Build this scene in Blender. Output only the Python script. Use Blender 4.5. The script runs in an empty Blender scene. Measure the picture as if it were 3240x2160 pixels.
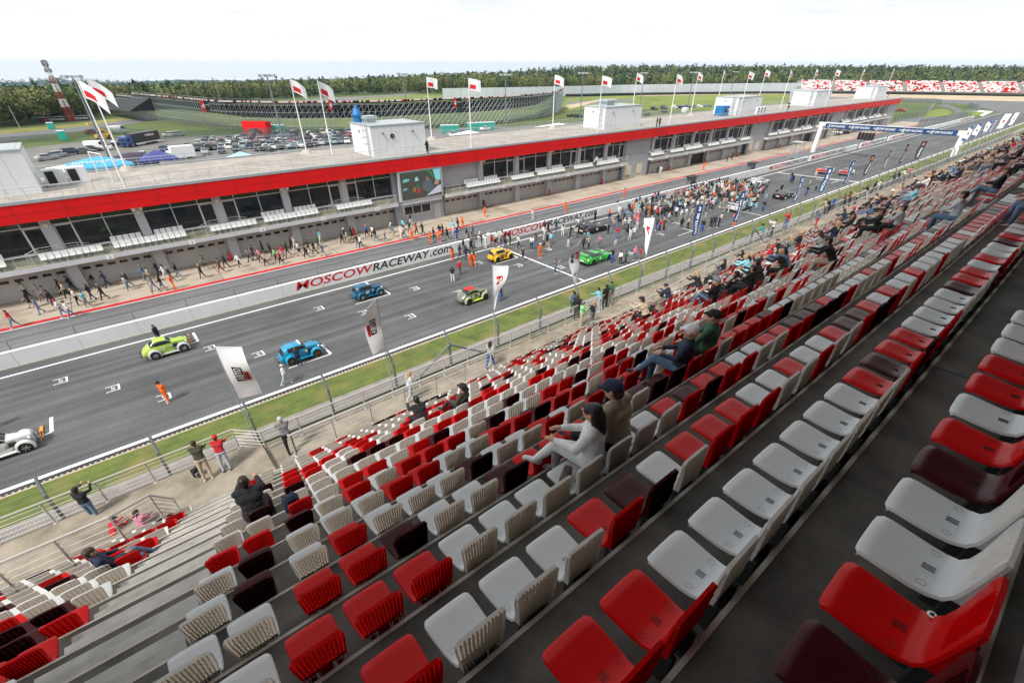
import bpy, bmesh, math, random
import numpy as np
from mathutils import Vector, Matrix
R = math.radians
sc = bpy.context.scene
C = sc.collection
rnd = random.Random(11)
# ------------------------------------------------------------------ camera model (photo pixels -> rays)
F, CX, CY, H = 1449., 1620., 1240., 19.0
pit = math.atan((CY - 204) / F)
yaw = math.atan((3750 - CX) / (F / math.cos(pit)))
hd = Vector((math.cos(yaw), math.sin(yaw), 0)); rt = Vector((math.sin(yaw), -math.cos(yaw), 0)); zz = Vector((0, 0, 1))
fw = math.cos(pit) * hd - math.sin(pit) * zz; up = math.sin(pit) * hd + math.cos(pit) * zz
CAM = Vector((0, 0, H))
def ray(x, y): return fw * F + rt * (x - CX) - up * (y - CY)
def PZ(x, y, z=0.): d = ray(x, y); return CAM + d * ((z - H) / d.z)
def PY(x, y, Y): d = ray(x, y); return CAM + d * (Y / d.y)
def PX(x, y, X): d = ray(x, y); return CAM + d * (X / d.x)
def proj(p):
    d = Vector(p) - CAM; w = d.dot(fw)
    return (CX + F * d.dot(rt) / w, CY - F * d.dot(up) / w, w)
def Zo(ox, oy, s=2.9037): return lambda x, y: (ox + x / s, oy + y / s)
def inframe(p, m=40):
    x, y, w = proj(p); return w > .2 and -m < x < 3240 + m and -m < y < 2160 + m
# ------------------------------------------------------------------ materials
def mk(name, col, rough=.6, var=0., scale=3., col2=None, metal=0., bump=0., bscale=40., spec=.5, coat=0., detail=6., alpha=1., trans=0.):
    m = bpy.data.materials.new(name); m.use_nodes = True
    nt = m.node_tree; b = nt.nodes['Principled BSDF']; L = nt.links.new
    c = tuple(col) + (1,)
    b.inputs['Base Color'].default_value = c; b.inputs['Roughness'].default_value = rough
    b.inputs['Metallic'].default_value = metal; b.inputs['Specular IOR Level'].default_value = spec
    b.inputs['Coat Weight'].default_value = coat
    if trans: b.inputs['Transmission Weight'].default_value = trans
    if alpha < 1: b.inputs['Alpha'].default_value = alpha
    if var or col2 or bump:
        tc = nt.nodes.new('ShaderNodeTexCoord')
        if var or col2:
            n = nt.nodes.new('ShaderNodeTexNoise'); n.inputs['Scale'].default_value = scale; n.inputs['Detail'].default_value = detail; n.inputs['Roughness'].default_value = .62
            L(tc.outputs['Object'], n.inputs['Vector'])
            r = nt.nodes.new('ShaderNodeValToRGB'); r.color_ramp.elements[0].position = .33; r.color_ramp.elements[1].position = .68
            d = col2 if col2 else tuple(v * (1 - var) for v in col)
            e = col if col2 else tuple(min(1, v * (1 + var)) for v in col)
            r.color_ramp.elements[0].color = tuple(d) + (1,); r.color_ramp.elements[1].color = tuple(e) + (1,)
            L(n.outputs['Fac'], r.inputs['Fac']); L(r.outputs['Color'], b.inputs['Base Color'])
        if bump:
            n2 = nt.nodes.new('ShaderNodeTexNoise'); n2.inputs['Scale'].default_value = bscale; n2.inputs['Detail'].default_value = 4
            L(tc.outputs['Object'], n2.inputs['Vector'])
            bp = nt.nodes.new('ShaderNodeBump'); bp.inputs['Strength'].default_value = bump; bp.inputs['Distance'].default_value = .02
            L(n2.outputs['Fac'], bp.inputs['Height']); L(bp.outputs['Normal'], b.inputs['Normal'])
    return m
def nodes(m): return m.node_tree.nodes, m.node_tree.links.new, m.node_tree.nodes['Principled BSDF']
M = {}
def plastic(name, col, rough, var, scale, tcol, fac, spec=.35):
    m = mk(name, col, rough, var, scale, spec=spec); N_ = m.node_tree.nodes; L_ = m.node_tree.links.new; b = N_['Principled BSDF']
    t = N_.new('ShaderNodeBsdfTranslucent'); t.inputs['Color'].default_value = tuple(tcol) + (1,)
    x = N_.new('ShaderNodeMixShader'); x.inputs[0].default_value = fac; L_(b.outputs[0], x.inputs[1]); L_(t.outputs[0], x.inputs[2]); L_(x.outputs[0], N_['Material Output'].inputs['Surface']); return m
M['white_plastic'] = plastic('white_plastic', (.74, .76, .77), .3, .04, 6., (.90, .76, .60), .36)
M['red_plastic'] = plastic('red_plastic', (.60, .003, .004), .3, .08, 5., (.85, .012, .01), .30, .25)
M['maroon_plastic'] = plastic('maroon_plastic', (.042, .003, .005), .34, .15, 5., (.06, .004, .005), .08, .18)
M['rib_white'] = plastic('ribbed_white_plastic', (.58, .49, .39), .5, .12, 9., (.80, .66, .50), .4)
M['rib_red'] = plastic('ribbed_red_plastic', (.50, .004, .004), .4, .15, 9., (.7, .01, .008), .35)
M['rib_maroon'] = plastic('ribbed_maroon_plastic', (.022, .004, .005), .4, .2, 9., (.04, .004, .004), .1)
M['bracket'] = mk('dark_bracket', (.03, .033, .036), .45)
M['steel'] = mk('brushed_steel', (.58, .56, .53), .4, metal=.35)
M['galv'] = mk('galvanised_steel', (.20, .23, .25), .5, .12, 2., metal=.4)
M['galv_light'] = mk('light_galvanised_steel', (.42, .46, .48), .5, .1, 2., metal=.3)
M['white_paint'] = mk('white_paint', (.78, .79, .80), .5, .04, .7)
M['wall_white'] = mk('white_wall_paint', (.74, .76, .78), .6, .05, .5)
M['red_paint'] = mk('red_cladding_paint', (.70, .006, .008), .45, .08, .35, spec=.3)
M['grey_panel'] = mk('grey_cladding', (.34, .36, .40), .42, .07, .6)
M['grey_light'] = mk('light_grey_cladding', (.46, .48, .52), .45, .06, .6)
M['door_grey'] = mk('garage_door_grey', (.50, .49, .48), .5, .06, .7)
M['frame_white'] = mk('white_window_frame', (.66, .68, .69), .4)
M['black'] = mk('black_plastic', (.012, .012, .014), .45)
M['rubber'] = mk('tyre_rubber', (.018, .018, .019), .75)
M['blue_plastic'] = mk('bright_blue_plastic', (.01, .16, .42), .4)
M['teal'] = mk('teal_plastic', (.02, .40, .30), .5)
M['orange'] = mk('orange_paint', (.75, .20, .02), .5)
M['concrete'] = mk('concrete', (.34, .32, .295), .85, .0, 1.1, col2=(.19, .18, .165), bump=.25, bscale=25)
M['old_concrete'] = mk('weathered_concrete', (.36, .31, .24), .85, 0, .9, col2=(.17, .145, .11), bump=.3, bscale=18)
M['lip'] = mk('pale_concrete_lip', (.42, .38, .33), .8, .15, 5.)
M['gutter'] = mk('gutter_concrete', (.45, .38, .29), .9, .2, 3.)
M['grate'] = mk('drain_grate', (.03, .03, .032), .6)
M['orange_mark'] = mk('orange_board', (.8, .3, .05), .6)
M['paper'] = mk('paper_white', (.8, .8, .8), .7)
M['txt_red'] = mk('red_lettering', (.62, .008, .012), .5)
M['txt_black'] = mk('black_lettering', (.012, .013, .02), .5)
M['txt_white'] = mk('white_lettering', (.82, .83, .84), .5)
M['navy_banner'] = mk('navy_banner', (.012, .055, .17), .6, .1, 2.)
M['black_banner'] = mk('charcoal_banner', (.03, .024, .035), .6, .2, 2.)
M['white_flag'] = mk('white_flag_cloth', (.80, .81, .83), .8, .03, 2.)
M['brown_tower'] = mk('tower_red_paint', (.30, .035, .022), .6)
M['bark'] = mk('bark', (.09, .07, .055), .9, .3, 4.)
def emit(name, col, s):
    m = bpy.data.materials.new(name); m.use_nodes = True; b = m.node_tree.nodes['Principled BSDF']
    b.inputs['Base Color'].default_value = (0, 0, 0, 1); b.inputs['Emission Color'].default_value = tuple(col) + (1,); b.inputs['Emission Strength'].default_value = s
    return m
M['lamp_glass'] = mk('lamp_glass', (.75, .68, .48), .3)
def glass_dark(name, col=(.012, .015, .018), rough=.06):
    m = mk(name, col, rough, .6, .5, spec=.6); return m
M['glass'] = glass_dark('dark_window_glass')
M['glass_green'] = glass_dark('dark_green_glass', (.012, .028, .012))
M['glass_car'] = glass_dark('car_glass', (.02, .03, .035), .05)
gl = bpy.data.materials.new('balustrade_glass'); gl.use_nodes = True
_n = gl.node_tree.nodes; _b = _n['Principled BSDF']; _b.inputs['Base Color'].default_value = (.5, .62, .57, 1); _b.inputs['Alpha'].default_value = .09; _b.inputs['Roughness'].default_value = .05
M['balus'] = gl
PAL = {}
def cloth(code, col, rough=.85): PAL[code] = mk('cloth_' + code, col, rough, .18, 7.)
for k, c in dict(K=(.012, .012, .014), N=(.014, .022, .05), D=(.10, .17, .27), J=(.13, .20, .31), W=(.66, .66, .65), T=(.45, .36, .26), G=(.16, .165, .17), L=(.40, .44, .50), R=(.45, .015, .02), O=(.85, .14, .012), B=(.13, .075, .045), r=(.22, .05, .025), P=(.62, .20, .30), C=(.22, .55, .65), g=(.03, .10, .05), l=(.25, .55, .22), b=(.02, .09, .38), y=(.06, .30, .32), V=(.10, .07, .28), k=(.26, .22, .16), o=(.055, .05, .033), m=(.36, .38, .37), h=(.50, .51, .53)).items(): cloth(k, c)
WORD = dict(K='black', N='navy', D='denim', J='jean', W='white', T='beige', G='grey', L='light grey', R='red', O='orange', B='brown', r='rust', P='pink', C='light blue', g='dark green', l='lime green', b='bright blue', y='teal', V='purple', k='khaki', o='olive', m='sage', h='ash')
M['skin'] = mk('skin', (.50, .27, .18), .55, .08, 6.)
M['hair_brown'] = mk('brown_hair', (.045, .024, .014), .6, .3, 20.)
M['hair_dark'] = mk('dark_hair', (.012, .009, .008), .5, .3, 20.)
M['hair_blond'] = mk('blond_hair', (.38, .25, .12), .6, .3, 20.)
M['hair_grey'] = mk('grey_hair', (.5, .47, .42), .7, .2, 20.)
M['shoe_w'] = mk('white_shoe', (.6, .6, .6), .6); M['shoe_k'] = mk('black_shoe', (.015, .015, .016), .6)
# ------------------------------------------------------------------ mesh helpers
class MB:
    def __init__(s): s.v = []; s.f = []; s.m = []; s.off = Matrix()
    def add(s, vs, fs, mi=0):
        o = len(s.v); s.v += [tuple(s.off @ Vector(v)) for v in vs]; s.f += [tuple(i + o for i in f) for f in fs]; s.m += [mi] * len(fs)
    def box(s, c, d, mi=0, rz=0., rx=0., ry=0.):
        x, y, z = d[0] / 2, d[1] / 2, d[2] / 2
        vs = [Vector((a * x, b * y, e * z)) for a in (-1, 1) for b in (-1, 1) for e in (-1, 1)]
        if rz or rx or ry: q = Matrix.Rotation(rz, 3, 'Z') @ Matrix.Rotation(ry, 3, 'Y') @ Matrix.Rotation(rx, 3, 'X'); vs = [q @ v for v in vs]
        c = Vector(c)
        s.add([v + c for v in vs], [(0, 1, 3, 2), (4, 6, 7, 5), (0, 4, 5, 1), (2, 3, 7, 6), (0, 2, 6, 4), (1, 5, 7, 3)], mi)
    def bx(s, a, b, mi=0): s.box([(a[i] + b[i]) / 2 for i in range(3)], [abs(b[i] - a[i]) for i in range(3)], mi)
    def cyl(s, a, b, r0, r1=None, n=8, mi=0, cap=True):
        a, b = Vector(a), Vector(b); r1 = r0 if r1 is None else r1
        d = (b - a); d = d.normalized() if d.length > 1e-9 else Vector((0, 0, 1))
        u = d.cross(Vector((0, 0, 1)) if abs(d.z) < .95 else Vector((1, 0, 0))).normalized(); w = d.cross(u)
        vs = [a + (u * math.cos(t) + w * math.sin(t)) * r0 for t in [2 * math.pi * i / n for i in range(n)]] + [b + (u * math.cos(t) + w * math.sin(t)) * r1 for t in [2 * math.pi * i / n for i in range(n)]]
        fs = [(i, (i + 1) % n, n + (i + 1) % n, n + i) for i in range(n)]
        if cap: fs += [tuple(range(n))[::-1], tuple(range(n, 2 * n))]
        s.add(vs, fs, mi)
    def path(s, pts, r, n=6, mi=0):
        for a, b in zip(pts, pts[1:]): s.cyl(a, b, r, r, n, mi)
    def quad(s, a, b, c, d, mi=0): s.add([a, b, c, d], [(0, 1, 2, 3)], mi)
    def loft(s, secs, mi=0, cap=True, fm=None, close=False):
        n = len(secs[0]); vs = [p for q in secs for p in q]; o = len(s.v); s.v += [tuple(s.off @ Vector(v)) for v in vs]
        for i in range(len(secs) - 1):
            for j in range(n if close else n - 1):
                k = (j + 1) % n
                s.f.append((o + i * n + j, o + i * n + k, o + (i + 1) * n + k, o + (i + 1) * n + j)); s.m.append(fm(i, j) if fm else mi)
        if cap:
            s.f.append(tuple(o + j for j in range(n))[::-1]); s.m.append(mi)
            s.f.append(tuple(o + (len(secs) - 1) * n + j for j in range(n))); s.m.append(mi)
    def mesh(s, name, mats, smooth=False):
        me = bpy.data.meshes.new(name); me.from_pydata(s.v, [], s.f)
        for m in mats: me.materials.append(m)
        me.polygons.foreach_set('material_index', s.m)
        if smooth: me.polygons.foreach_set('use_smooth', [True] * len(s.f))
        me.update(); return me
    def build(s, name, mats, parent=None, loc=(0, 0, 0), rz=0., smooth=False):
        if not isinstance(mats, (list, tuple)): mats = [mats]
        return link(name, s.mesh(name, mats, smooth), parent, loc, rz)
def link(name, data, parent=None, loc=(0, 0, 0), rz=0.):
    o = bpy.data.objects.new(name, data); C.objects.link(o); o.location = loc; o.rotation_euler = (0, 0, rz)
    if parent: o.parent = parent
    return o
def tag(o, label=None, cat=None, group=None, kind=None):
    if label: o['label'] = label
    if cat: o['category'] = cat
    if group: o['group'] = group
    if kind: o['kind'] = kind
    return o
def thing(name, label, cat, loc=(0, 0, 0), rz=0., group=None): return tag(link(name, None, None, loc, rz), label, cat, group)
def struct(o): o['kind'] = 'structure'; return o
def dup(o, parent=None, loc=None, rz=None):
    c = o.copy(); C.objects.link(c)
    if parent: c.parent = parent
    if loc is not None: c.location = loc
    if rz is not None: c.rotation_euler = (0, 0, rz)
    for ch in o.children: dup(ch, c)
    return c
def finish(me, smooth_angle=None, bevel=0., solid=0.):
    bm = bmesh.new(); bm.from_mesh(me)
    bmesh.ops.remove_doubles(bm, verts=bm.verts, dist=1e-5)
    if solid: bmesh.ops.solidify(bm, geom=bm.faces[:], thickness=solid)
    bmesh.ops.recalc_face_normals(bm, faces=bm.faces)
    if bevel: bmesh.ops.bevel(bm, geom=[e for e in bm.edges if e.calc_face_angle(0) > R(35)], offset=bevel, segments=1, affect='EDGES')
    bm.to_mesh(me); bm.free()
    if smooth_angle is not None:
        me.polygons.foreach_set('use_smooth', [True] * len(me.polygons)); me.set_sharp_from_angle(angle=R(smooth_angle))
    return me
FONT = bpy.data.curves.new('f', 'FONT')
def text(s, mat, width=None, height=None, shear=.0, bold=.0, ext=.004, align='LEFT', name='lettering', parent=None, M4=None):
    cu = bpy.data.curves.new(name, 'FONT'); cu.body = s; cu.align_x = align; cu.shear = shear; cu.offset = bold; cu.extrude = ext; cu.resolution_u = 3
    o = bpy.data.objects.new('tmp_text', cu); C.objects.link(o)
    bpy.context.view_layer.update()
    me = bpy.data.meshes.new_from_object(o.evaluated_get(bpy.context.evaluated_depsgraph_get()))
    bpy.data.objects.remove(o)
    xs = [v.co.x for v in me.vertices]; ys = [v.co.y for v in me.vertices]
    x0, x1, y0, y1 = min(xs), max(xs), min(ys), max(ys)
    sx = width / (x1 - x0) if width else None; sy = height / (y1 - y0) if height else sx
    sx = sx or sy
    for v in me.vertices: v.co = ((v.co.x - x0) * sx, (v.co.y - y0) * sy, v.co.z)
    me.materials.clear(); me.materials.append(mat)
    if M4 is not None: me.transform(M4)
    r = link(name, me, parent); return r
def frame(o, xa, ya):
    xa = Vector(xa).normalized(); ya = Vector(ya).normalized(); za = xa.cross(ya)
    m = Matrix((xa, ya, za)).transposed().to_4x4(); m.translation = Vector(o); return m
ORD = 'first second third fourth fifth sixth seventh eighth ninth tenth eleventh twelfth thirteenth fourteenth fifteenth sixteenth seventeenth eighteenth nineteenth twentieth'.split()
TENS = {20: 'twenty', 30: 'thirty', 40: 'forty', 50: 'fifty', 60: 'sixty', 70: 'seventy', 80: 'eighty', 90: 'ninety', 100: 'hundred'}
def ordw(i):
    if i < 20: return ORD[i]
    n = i + 1
    if n % 10 == 0: return {20: 'twentieth', 30: 'thirtieth', 40: 'fortieth', 50: 'fiftieth', 60: 'sixtieth', 70: 'seventieth', 80: 'eightieth', 90: 'ninetieth', 100: 'hundredth'}.get(n, 'far')
    return TENS.get(n // 10 * 10, 'far') + '-' + ORD[n % 10 - 1]
NUM = 'one two three four five six seven eight nine ten eleven twelve thirteen fourteen fifteen sixteen seventeen eighteen nineteen twenty twenty-one twenty-two twenty-three twenty-four twenty-five twenty-six twenty-seven twenty-eight twenty-nine thirty thirty-one thirty-two'.split()
# ------------------------------------------------------------------ camera, world, sun
cd = bpy.data.cameras.new('camera'); cam = bpy.data.objects.new('camera', cd); C.objects.link(cam)
cd.sensor_width = 36; cd.lens = F / 3240 * 36; cd.shift_y = (CY - 1080) / 3240; cd.clip_end = 20000; cd.clip_start = .05
cam.matrix_world = Matrix(((rt.x, up.x, -fw.x, 0), (rt.y, up.y, -fw.y, 0), (rt.z, up.z, -fw.z, H), (0, 0, 0, 1)))
sc.camera = cam
SUN_EL, SUN_AZ = R(50), R(197)     # direction towards the sun, azimuth from +X
w = bpy.data.worlds.new('World'); sc.world = w; w.use_nodes = True
nt = w.node_tree; L = nt.links.new; bg = nt.nodes['Background']
sky = nt.nodes.new('ShaderNodeTexSky'); sky.sky_type = 'NISHITA'; sky.sun_disc = False; sky.sun_elevation = SUN_EL; sky.sun_rotation = math.pi / 2 - SUN_AZ
sky.dust_density = 2.; sky.air_density = 1.
tc = nt.nodes.new('ShaderNodeTexCoord'); sep = nt.nodes.new('ShaderNodeSeparateXYZ'); L(tc.outputs['Generated'], sep.inputs[0])
def mth(op, a, b=None, c=None):
    n = nt.nodes.new('ShaderNodeMath'); n.operation = op
    for i, v in enumerate((a, b, c)):
        if v is None: continue
        if isinstance(v, (int, float)): n.inputs[i].default_value = v
        else: L(v, n.inputs[i])
    return n.outputs[0]
zc = mth('ADD', mth('MAXIMUM', sep.outputs[2], 0.), .10)
cv = nt.nodes.new('ShaderNodeCombineXYZ'); L(mth('DIVIDE', sep.outputs[0], zc), cv.inputs[0]); L(mth('DIVIDE', sep.outputs[1], zc), cv.inputs[1]); cv.inputs[2].default_value = 3.1
def wnoise(scale, det, rgh, p0, p1, c0, c1):
    n = nt.nodes.new('ShaderNodeTexNoise'); n.inputs['Scale'].default_value = scale; n.inputs['Detail'].default_value = det; n.inputs['Roughness'].default_value = rgh
    L(cv.outputs[0], n.inputs['Vector']); r = nt.nodes.new('ShaderNodeValToRGB')
    r.color_ramp.elements[0].position = p0; r.color_ramp.elements[1].position = p1
    r.color_ramp.elements[0].color = c0 + (1,); r.color_ramp.elements[1].color = c1 + (1,); L(n.outputs['Fac'], r.inputs['Fac']); return r.outputs['Color']
c1 = wnoise(.85, 8, .58, .40, .56, (.74, .775, .81), (1.10, 1.11, 1.10))
c2 = wnoise(2.3, 7, .6, .55, .70, (1, 1, 1), (.80, .82, .845))
mx = nt.nodes.new('ShaderNodeMix'); mx.data_type = 'RGBA'; mx.blend_type = 'MULTIPLY'; mx.inputs[0].default_value = 1; L(c1, mx.inputs[6]); L(c2, mx.inputs[7])
hz = nt.nodes.new('ShaderNodeMapRange'); L(sep.outputs[2], hz.inputs[0]); hz.inputs[1].default_value = .0; hz.inputs[2].default_value = .14
mh = nt.nodes.new('ShaderNodeMix'); mh.data_type = 'RGBA'; L(hz.outputs[0], mh.inputs[0]); mh.inputs[6].default_value = (.98, 1.0, 1.01, 1); L(mx.outputs[2], mh.inputs[7])
m3 = nt.nodes.new('ShaderNodeMix'); m3.data_type = 'RGBA'; m3.inputs[0].default_value = .90
sm = nt.nodes.new('ShaderNodeMix'); sm.data_type = 'RGBA'; sm.blend_type = 'MULTIPLY'; sm.inputs[0].default_value = 1; L(sky.outputs[0], sm.inputs[6]); sm.inputs[7].default_value = (.10, .10, .10, 1)
L(sm.outputs[2], m3.inputs[6]); L(mh.outputs[2], m3.inputs[7]); L(m3.outputs[2], bg.inputs['Color']); bg.inputs['Strength'].default_value = .70
sd = bpy.data.lights.new('sun', 'SUN'); sd.energy = 2.6; sd.angle = R(12); sd.color = (1, .96, .9)
so = bpy.data.objects.new('sun', sd); C.objects.link(so)
so.rotation_euler = Vector((math.cos(SUN_EL) * math.cos(SUN_AZ), math.cos(SUN_EL) * math.sin(SUN_AZ), math.sin(SUN_EL))).to_track_quat('Z', 'Y').to_euler()
vs = sc.view_settings; vs.view_transform = 'Standard'; vs.look = 'None'; vs.exposure = .76; vs.gamma = 1
sc.cycles.max_bounces = 6; sc.cycles.diffuse_bounces = 3; sc.cycles.glossy_bounces = 3; sc.cycles.transparent_max_bounces = 16
sc.cycles.use_denoising = True
# ------------------------------------------------------------------ ground
def gz(x, y):
    u = y - .45 * x
    d = max(0., u - 290)
    z = -.034 * min(d, 2700)
    return z
M['grass_far'] = mk('meadow_grass', (.12, .15, .035), .95, 0, .02, col2=(.055, .085, .02), detail=10)
xs = sorted(set([-500, -400, -250, -150, -100, -60] + list(range(-40, 400, 40)) + [450, 500, 600, 700, 800, 950, 1100, 1400, 1800, 2300, 3000, 4000, 5000]))
ys = sorted(set([-500, -200, -100, -50, 0] + list(range(20, 500, 30)) + [520, 600, 700, 850, 1000, 1300, 1700, 2100, 2600, 3300, 4200, 5000]))
b = MB(); nx = len(xs)
b.v = [(x, y, gz(x, y) - .06) for y in ys for x in xs]
b.f = [(j * nx + i, j * nx + i + 1, (j + 1) * nx + i + 1, (j + 1) * nx + i) for j in range(len(ys) - 1) for i in range(nx - 1)]; b.m = [0] * len(b.f)
struct(b.build('ground', M['grass_far'], smooth=True))
# asphalt with skid streaks along X
def asphalt(name, lo, hi, streak=True):
    m = mk(name, hi, .8, 0, .15, col2=lo, detail=8, bump=.35, bscale=55.)
    N_, L_, B_ = nodes(m)
    tc = N_.new('ShaderNodeTexCoord'); mp = N_.new('ShaderNodeMapping'); L_(tc.outputs['Object'], mp.inputs[0])
    ramp = [n for n in N_ if n.type == 'VALTORGB'][0]; src = ramp.outputs['Color']
    def mul(fac_out, lo_, hi_, p0, p1):
        nonlocal src
        r = N_.new('ShaderNodeValToRGB'); r.color_ramp.elements[0].position = p0; r.color_ramp.elements[1].position = p1
        r.color_ramp.elements[0].color = (lo_, lo_, lo_, 1); r.color_ramp.elements[1].color = (hi_, hi_, hi_, 1); L_(fac_out, r.inputs[0])
        x = N_.new('ShaderNodeMix'); x.data_type = 'RGBA'; x.blend_type = 'MULTIPLY'; x.inputs[0].default_value = 1; L_(src, x.inputs[6]); L_(r.outputs[0], x.inputs[7]); src = x.outputs[2]
    if streak:
        mp.inputs['Scale'].default_value = (.012, .9, 1); mp.inputs['Rotation'].default_value = (0, 0, .012)
        n = N_.new('ShaderNodeTexNoise'); n.inputs['Scale'].default_value = 1.3; n.inputs['Detail'].default_value = 7; n.inputs['Roughness'].default_value = .7; L_(mp.outputs[0], n.inputs['Vector'])
        mul(n.outputs['Fac'], .58, 1.18, .36, .60)
    n2 = N_.new('ShaderNodeTexNoise'); n2.inputs['Scale'].default_value = 9.; n2.inputs['Detail'].default_value = 5; n2.inputs['Roughness'].default_value = .85; L_(tc.outputs['Object'], n2.inputs['Vector'])
    mul(n2.outputs['Fac'], .72, 1.3, .35, .65)
    L_(src, B_.inputs['Base Color']); return m
M['asphalt'] = asphalt('track_asphalt', (.072, .074, .078), (.118, .120, .122))
M['asphalt_pit'] = asphalt('pit_lane_asphalt', (.12, .12, .125), (.16, .16, .165))
M['asphalt_lot'] = asphalt('paddock_asphalt', (.13, .125, .118), (.19, .182, .17), False)
def sheet(name, pts, mat, z=0.):
    b = MB(); b.add([(p[0], p[1], z) for p in pts], [tuple(range(len(pts)))]); 
    o = b.build(name, mat); finish(o.data)
    if o.data.polygons[0].normal.z < 0: o.data.flip_normals()
    return struct(o)
def rect(name, x0, x1, y0, y1, mat, z=0.): return sheet(name, [(x0, y0), (x1, y0), (x1, y1), (x0, y1)], mat, z)
rect('track', -80, 350, 30.9, 47.4, M['asphalt'])
# wide corner at the end of the straight
pp = lambda l: [PZ(x, y) for x, y in l]
sheet('track_corner', [Vector((350, 30.9, 0))] + [Vector((350, -160, 0)), Vector((470, -160, 0))] + pp([(3300, 323), (3050, 317), (2845, 312), (2600, 306)]) + pp([(2640, 318), (2850, 322), (2990, 326), (3050, 330), (3105, 341), (3146, 352)]) + [Vector((350, 47.4, 0))], M['asphalt_pit'], .004)
M['sand'] = mk('gravel_trap_sand', (.46, .36, .24), .95, .15, .05)
sheet('gravel_trap', pp([(2845, 312), (3050, 317), (3300, 323), (3400, 326), (3400, 309), (3239, 306), (2826, 299), (2400, 292), (1990, 298), (2020, 304), (2400, 299), (2600, 306)]), M['sand'], -.01)
M['grass'] = mk('verge_grass', (.135, .170, .028), .95, 0, .75, col2=(.060, .090, .016), bump=.9, bscale=14., detail=12)
def _gr():
    N_, L_, B_ = nodes(M['grass']); r = [n for n in N_ if n.type == 'VALTORGB'][0]
    tc = N_.new('ShaderNodeTexCoord'); n = N_.new('ShaderNodeTexNoise'); n.inputs['Scale'].default_value = .35; n.inputs['Detail'].default_value = 4; L_(tc.outputs['Object'], n.inputs['Vector'])
    q = N_.new('ShaderNodeValToRGB'); q.color_ramp.elements[0].position = .48; q.color_ramp.elements[1].position = .7; q.color_ramp.elements[0].color = (0, 0, 0, 1); q.color_ramp.elements[1].color = (1, 1, 1, 1); L_(n.outputs['Fac'], q.inputs[0])
    x = N_.new('ShaderNodeMix'); x.data_type = 'RGBA'; L_(q.outputs[0], x.inputs[0]); L_(r.outputs['Color'], x.inputs[6]); x.inputs[7].default_value = (.20, .165, .05, 1); L_(x.outputs[2], B_.inputs['Base Color'])
_gr()
rect('grass_verge', -80, 350, 27.8, 30.45, M['grass'], -.02)
rect('gutter', -80, 350, 30.45, 30.9, M['gutter'], -.01)
b = MB(); b.bx((-80, 30.72, -.004), (350, 30.9, .012))
x = -14.
while x < 90: b.bx((x, 30.6, .0), (x + .13, 30.8, .016)); x += .26
b.m = [0] * len(b.f); struct(b.build('drain_channel', M['grate']))
rect('road_line_inner', -80, 350, 30.98, 31.28, M['white_paint'], .006)
rect('road_line_outer', -80, 345, 46.05, 46.25, M['white_paint'], .006)
# brick strip under the fence, and embankment
M['pavers'] = mk('grey_pavers', (.30, .27, .25), .9, 0, 1.2, col2=(.21, .19, .18), bump=.3)
rect('paver_path', -80, 350, 26.15, 27.8, M['pavers'], .0)
b = MB(); b.quad((-80, 18.7, 4.75), (350, 18.7, 4.75), (350, 26.1, -.05), (-80, 26.1, -.05)); struct(b.build('embankment', M['grass']))
b = MB(); b.bx((-80, 25.95, -.3), (350, 26.15, .12)); struct(b.build('kerb', M['grate']))
# pit side
rect('pit_lane', -80, 300, 47.9, 56.0, M['asphalt_pit'], .0)
M['red_line'] = mk('red_line_paint', (.52, .02, .025), .6, .3, .9)
rect('pit_red_line', -80, 270, 56.0, 56.65, M['red_line'], .004)
rect('pit_white_line', -80, 270, 55.78, 55.9, M['white_paint'], .004)
M['apron'] = mk('pit_apron_concrete', (.40, .34, .27), .8, 0, .22, col2=(.20, .15, .105), bump=.2, detail=9)
def _ap():
    N_, L_, B_ = nodes(M['apron']); r = [n for n in N_ if n.type == 'VALTORGB'][0]; r.color_ramp.elements[0].position = .30; r.color_ramp.elements[1].position = .50
_ap()
rect('pit_apron', -80, 262, 56.65, 63.6, M['apron'], .0)
b = MB()
for i in range(-8, 40): b.bx((i * 6.5, 56.7, .001), (i * 6.5 + .05, 63.5, .004))
b.bx((-80, 60.6, .001), (260, 60.68, .004)); struct(b.build('road_joint_lines', M['grate']))
sheet('paddock', [(-80, 74), (262, 74), (262, 120), (200, 142), (130, 152), (99, 166), (70, 174), (47, 192), (19, 201), (8, 206), (-30, 190), (-80, 190)], M['asphalt_lot'], -.02)
# far infield circuit strips (world coordinates through ground points)
def strip(name, l, mat, z): return sheet(name, pp(l), mat, z)
strip('track_back_section', [(0, 424), (60, 420), (150, 411), (300, 396), (420, 378), (480, 368), (520, 372), (440, 388), (300, 412), (150, 430), (60, 442), (0, 452)], M['asphalt_pit'], -.03)
M['dry_grass'] = mk('dry_verge_grass', (.26, .22, .06), .95, 0, .05, col2=(.13, .14, .03))
strip('verge_dry', [(0, 412), (120, 403), (240, 392), (380, 372), (420, 378), (300, 396), (150, 411), (0, 424)], M['dry_grass'], -.035)
strip('track_infield', [(960, 318), (1040, 309), (1130, 306), (1240, 300), (1320, 292), (1330, 296), (1240, 306), (1150, 312), (1100, 324), (1000, 332), (930, 330)], M['asphalt_lot'], -.03)
M['field'] = mk('mown_grass', (.20, .24, .035), .95, 0, .03, col2=(.11, .15, .025))
strip('lawn_infield', [(1110, 322), (1160, 308), (1240, 303), (1330, 298), (1500, 300), (1520, 320), (1300, 328)], M['field'], -.04)
strip('lawn_curve', [(1795, 310), (1980, 303), (2300, 300), (2560, 299), (2640, 318), (2400, 322), (2000, 332), (1790, 352), (1740, 370)], M['field'], -.04)
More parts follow.
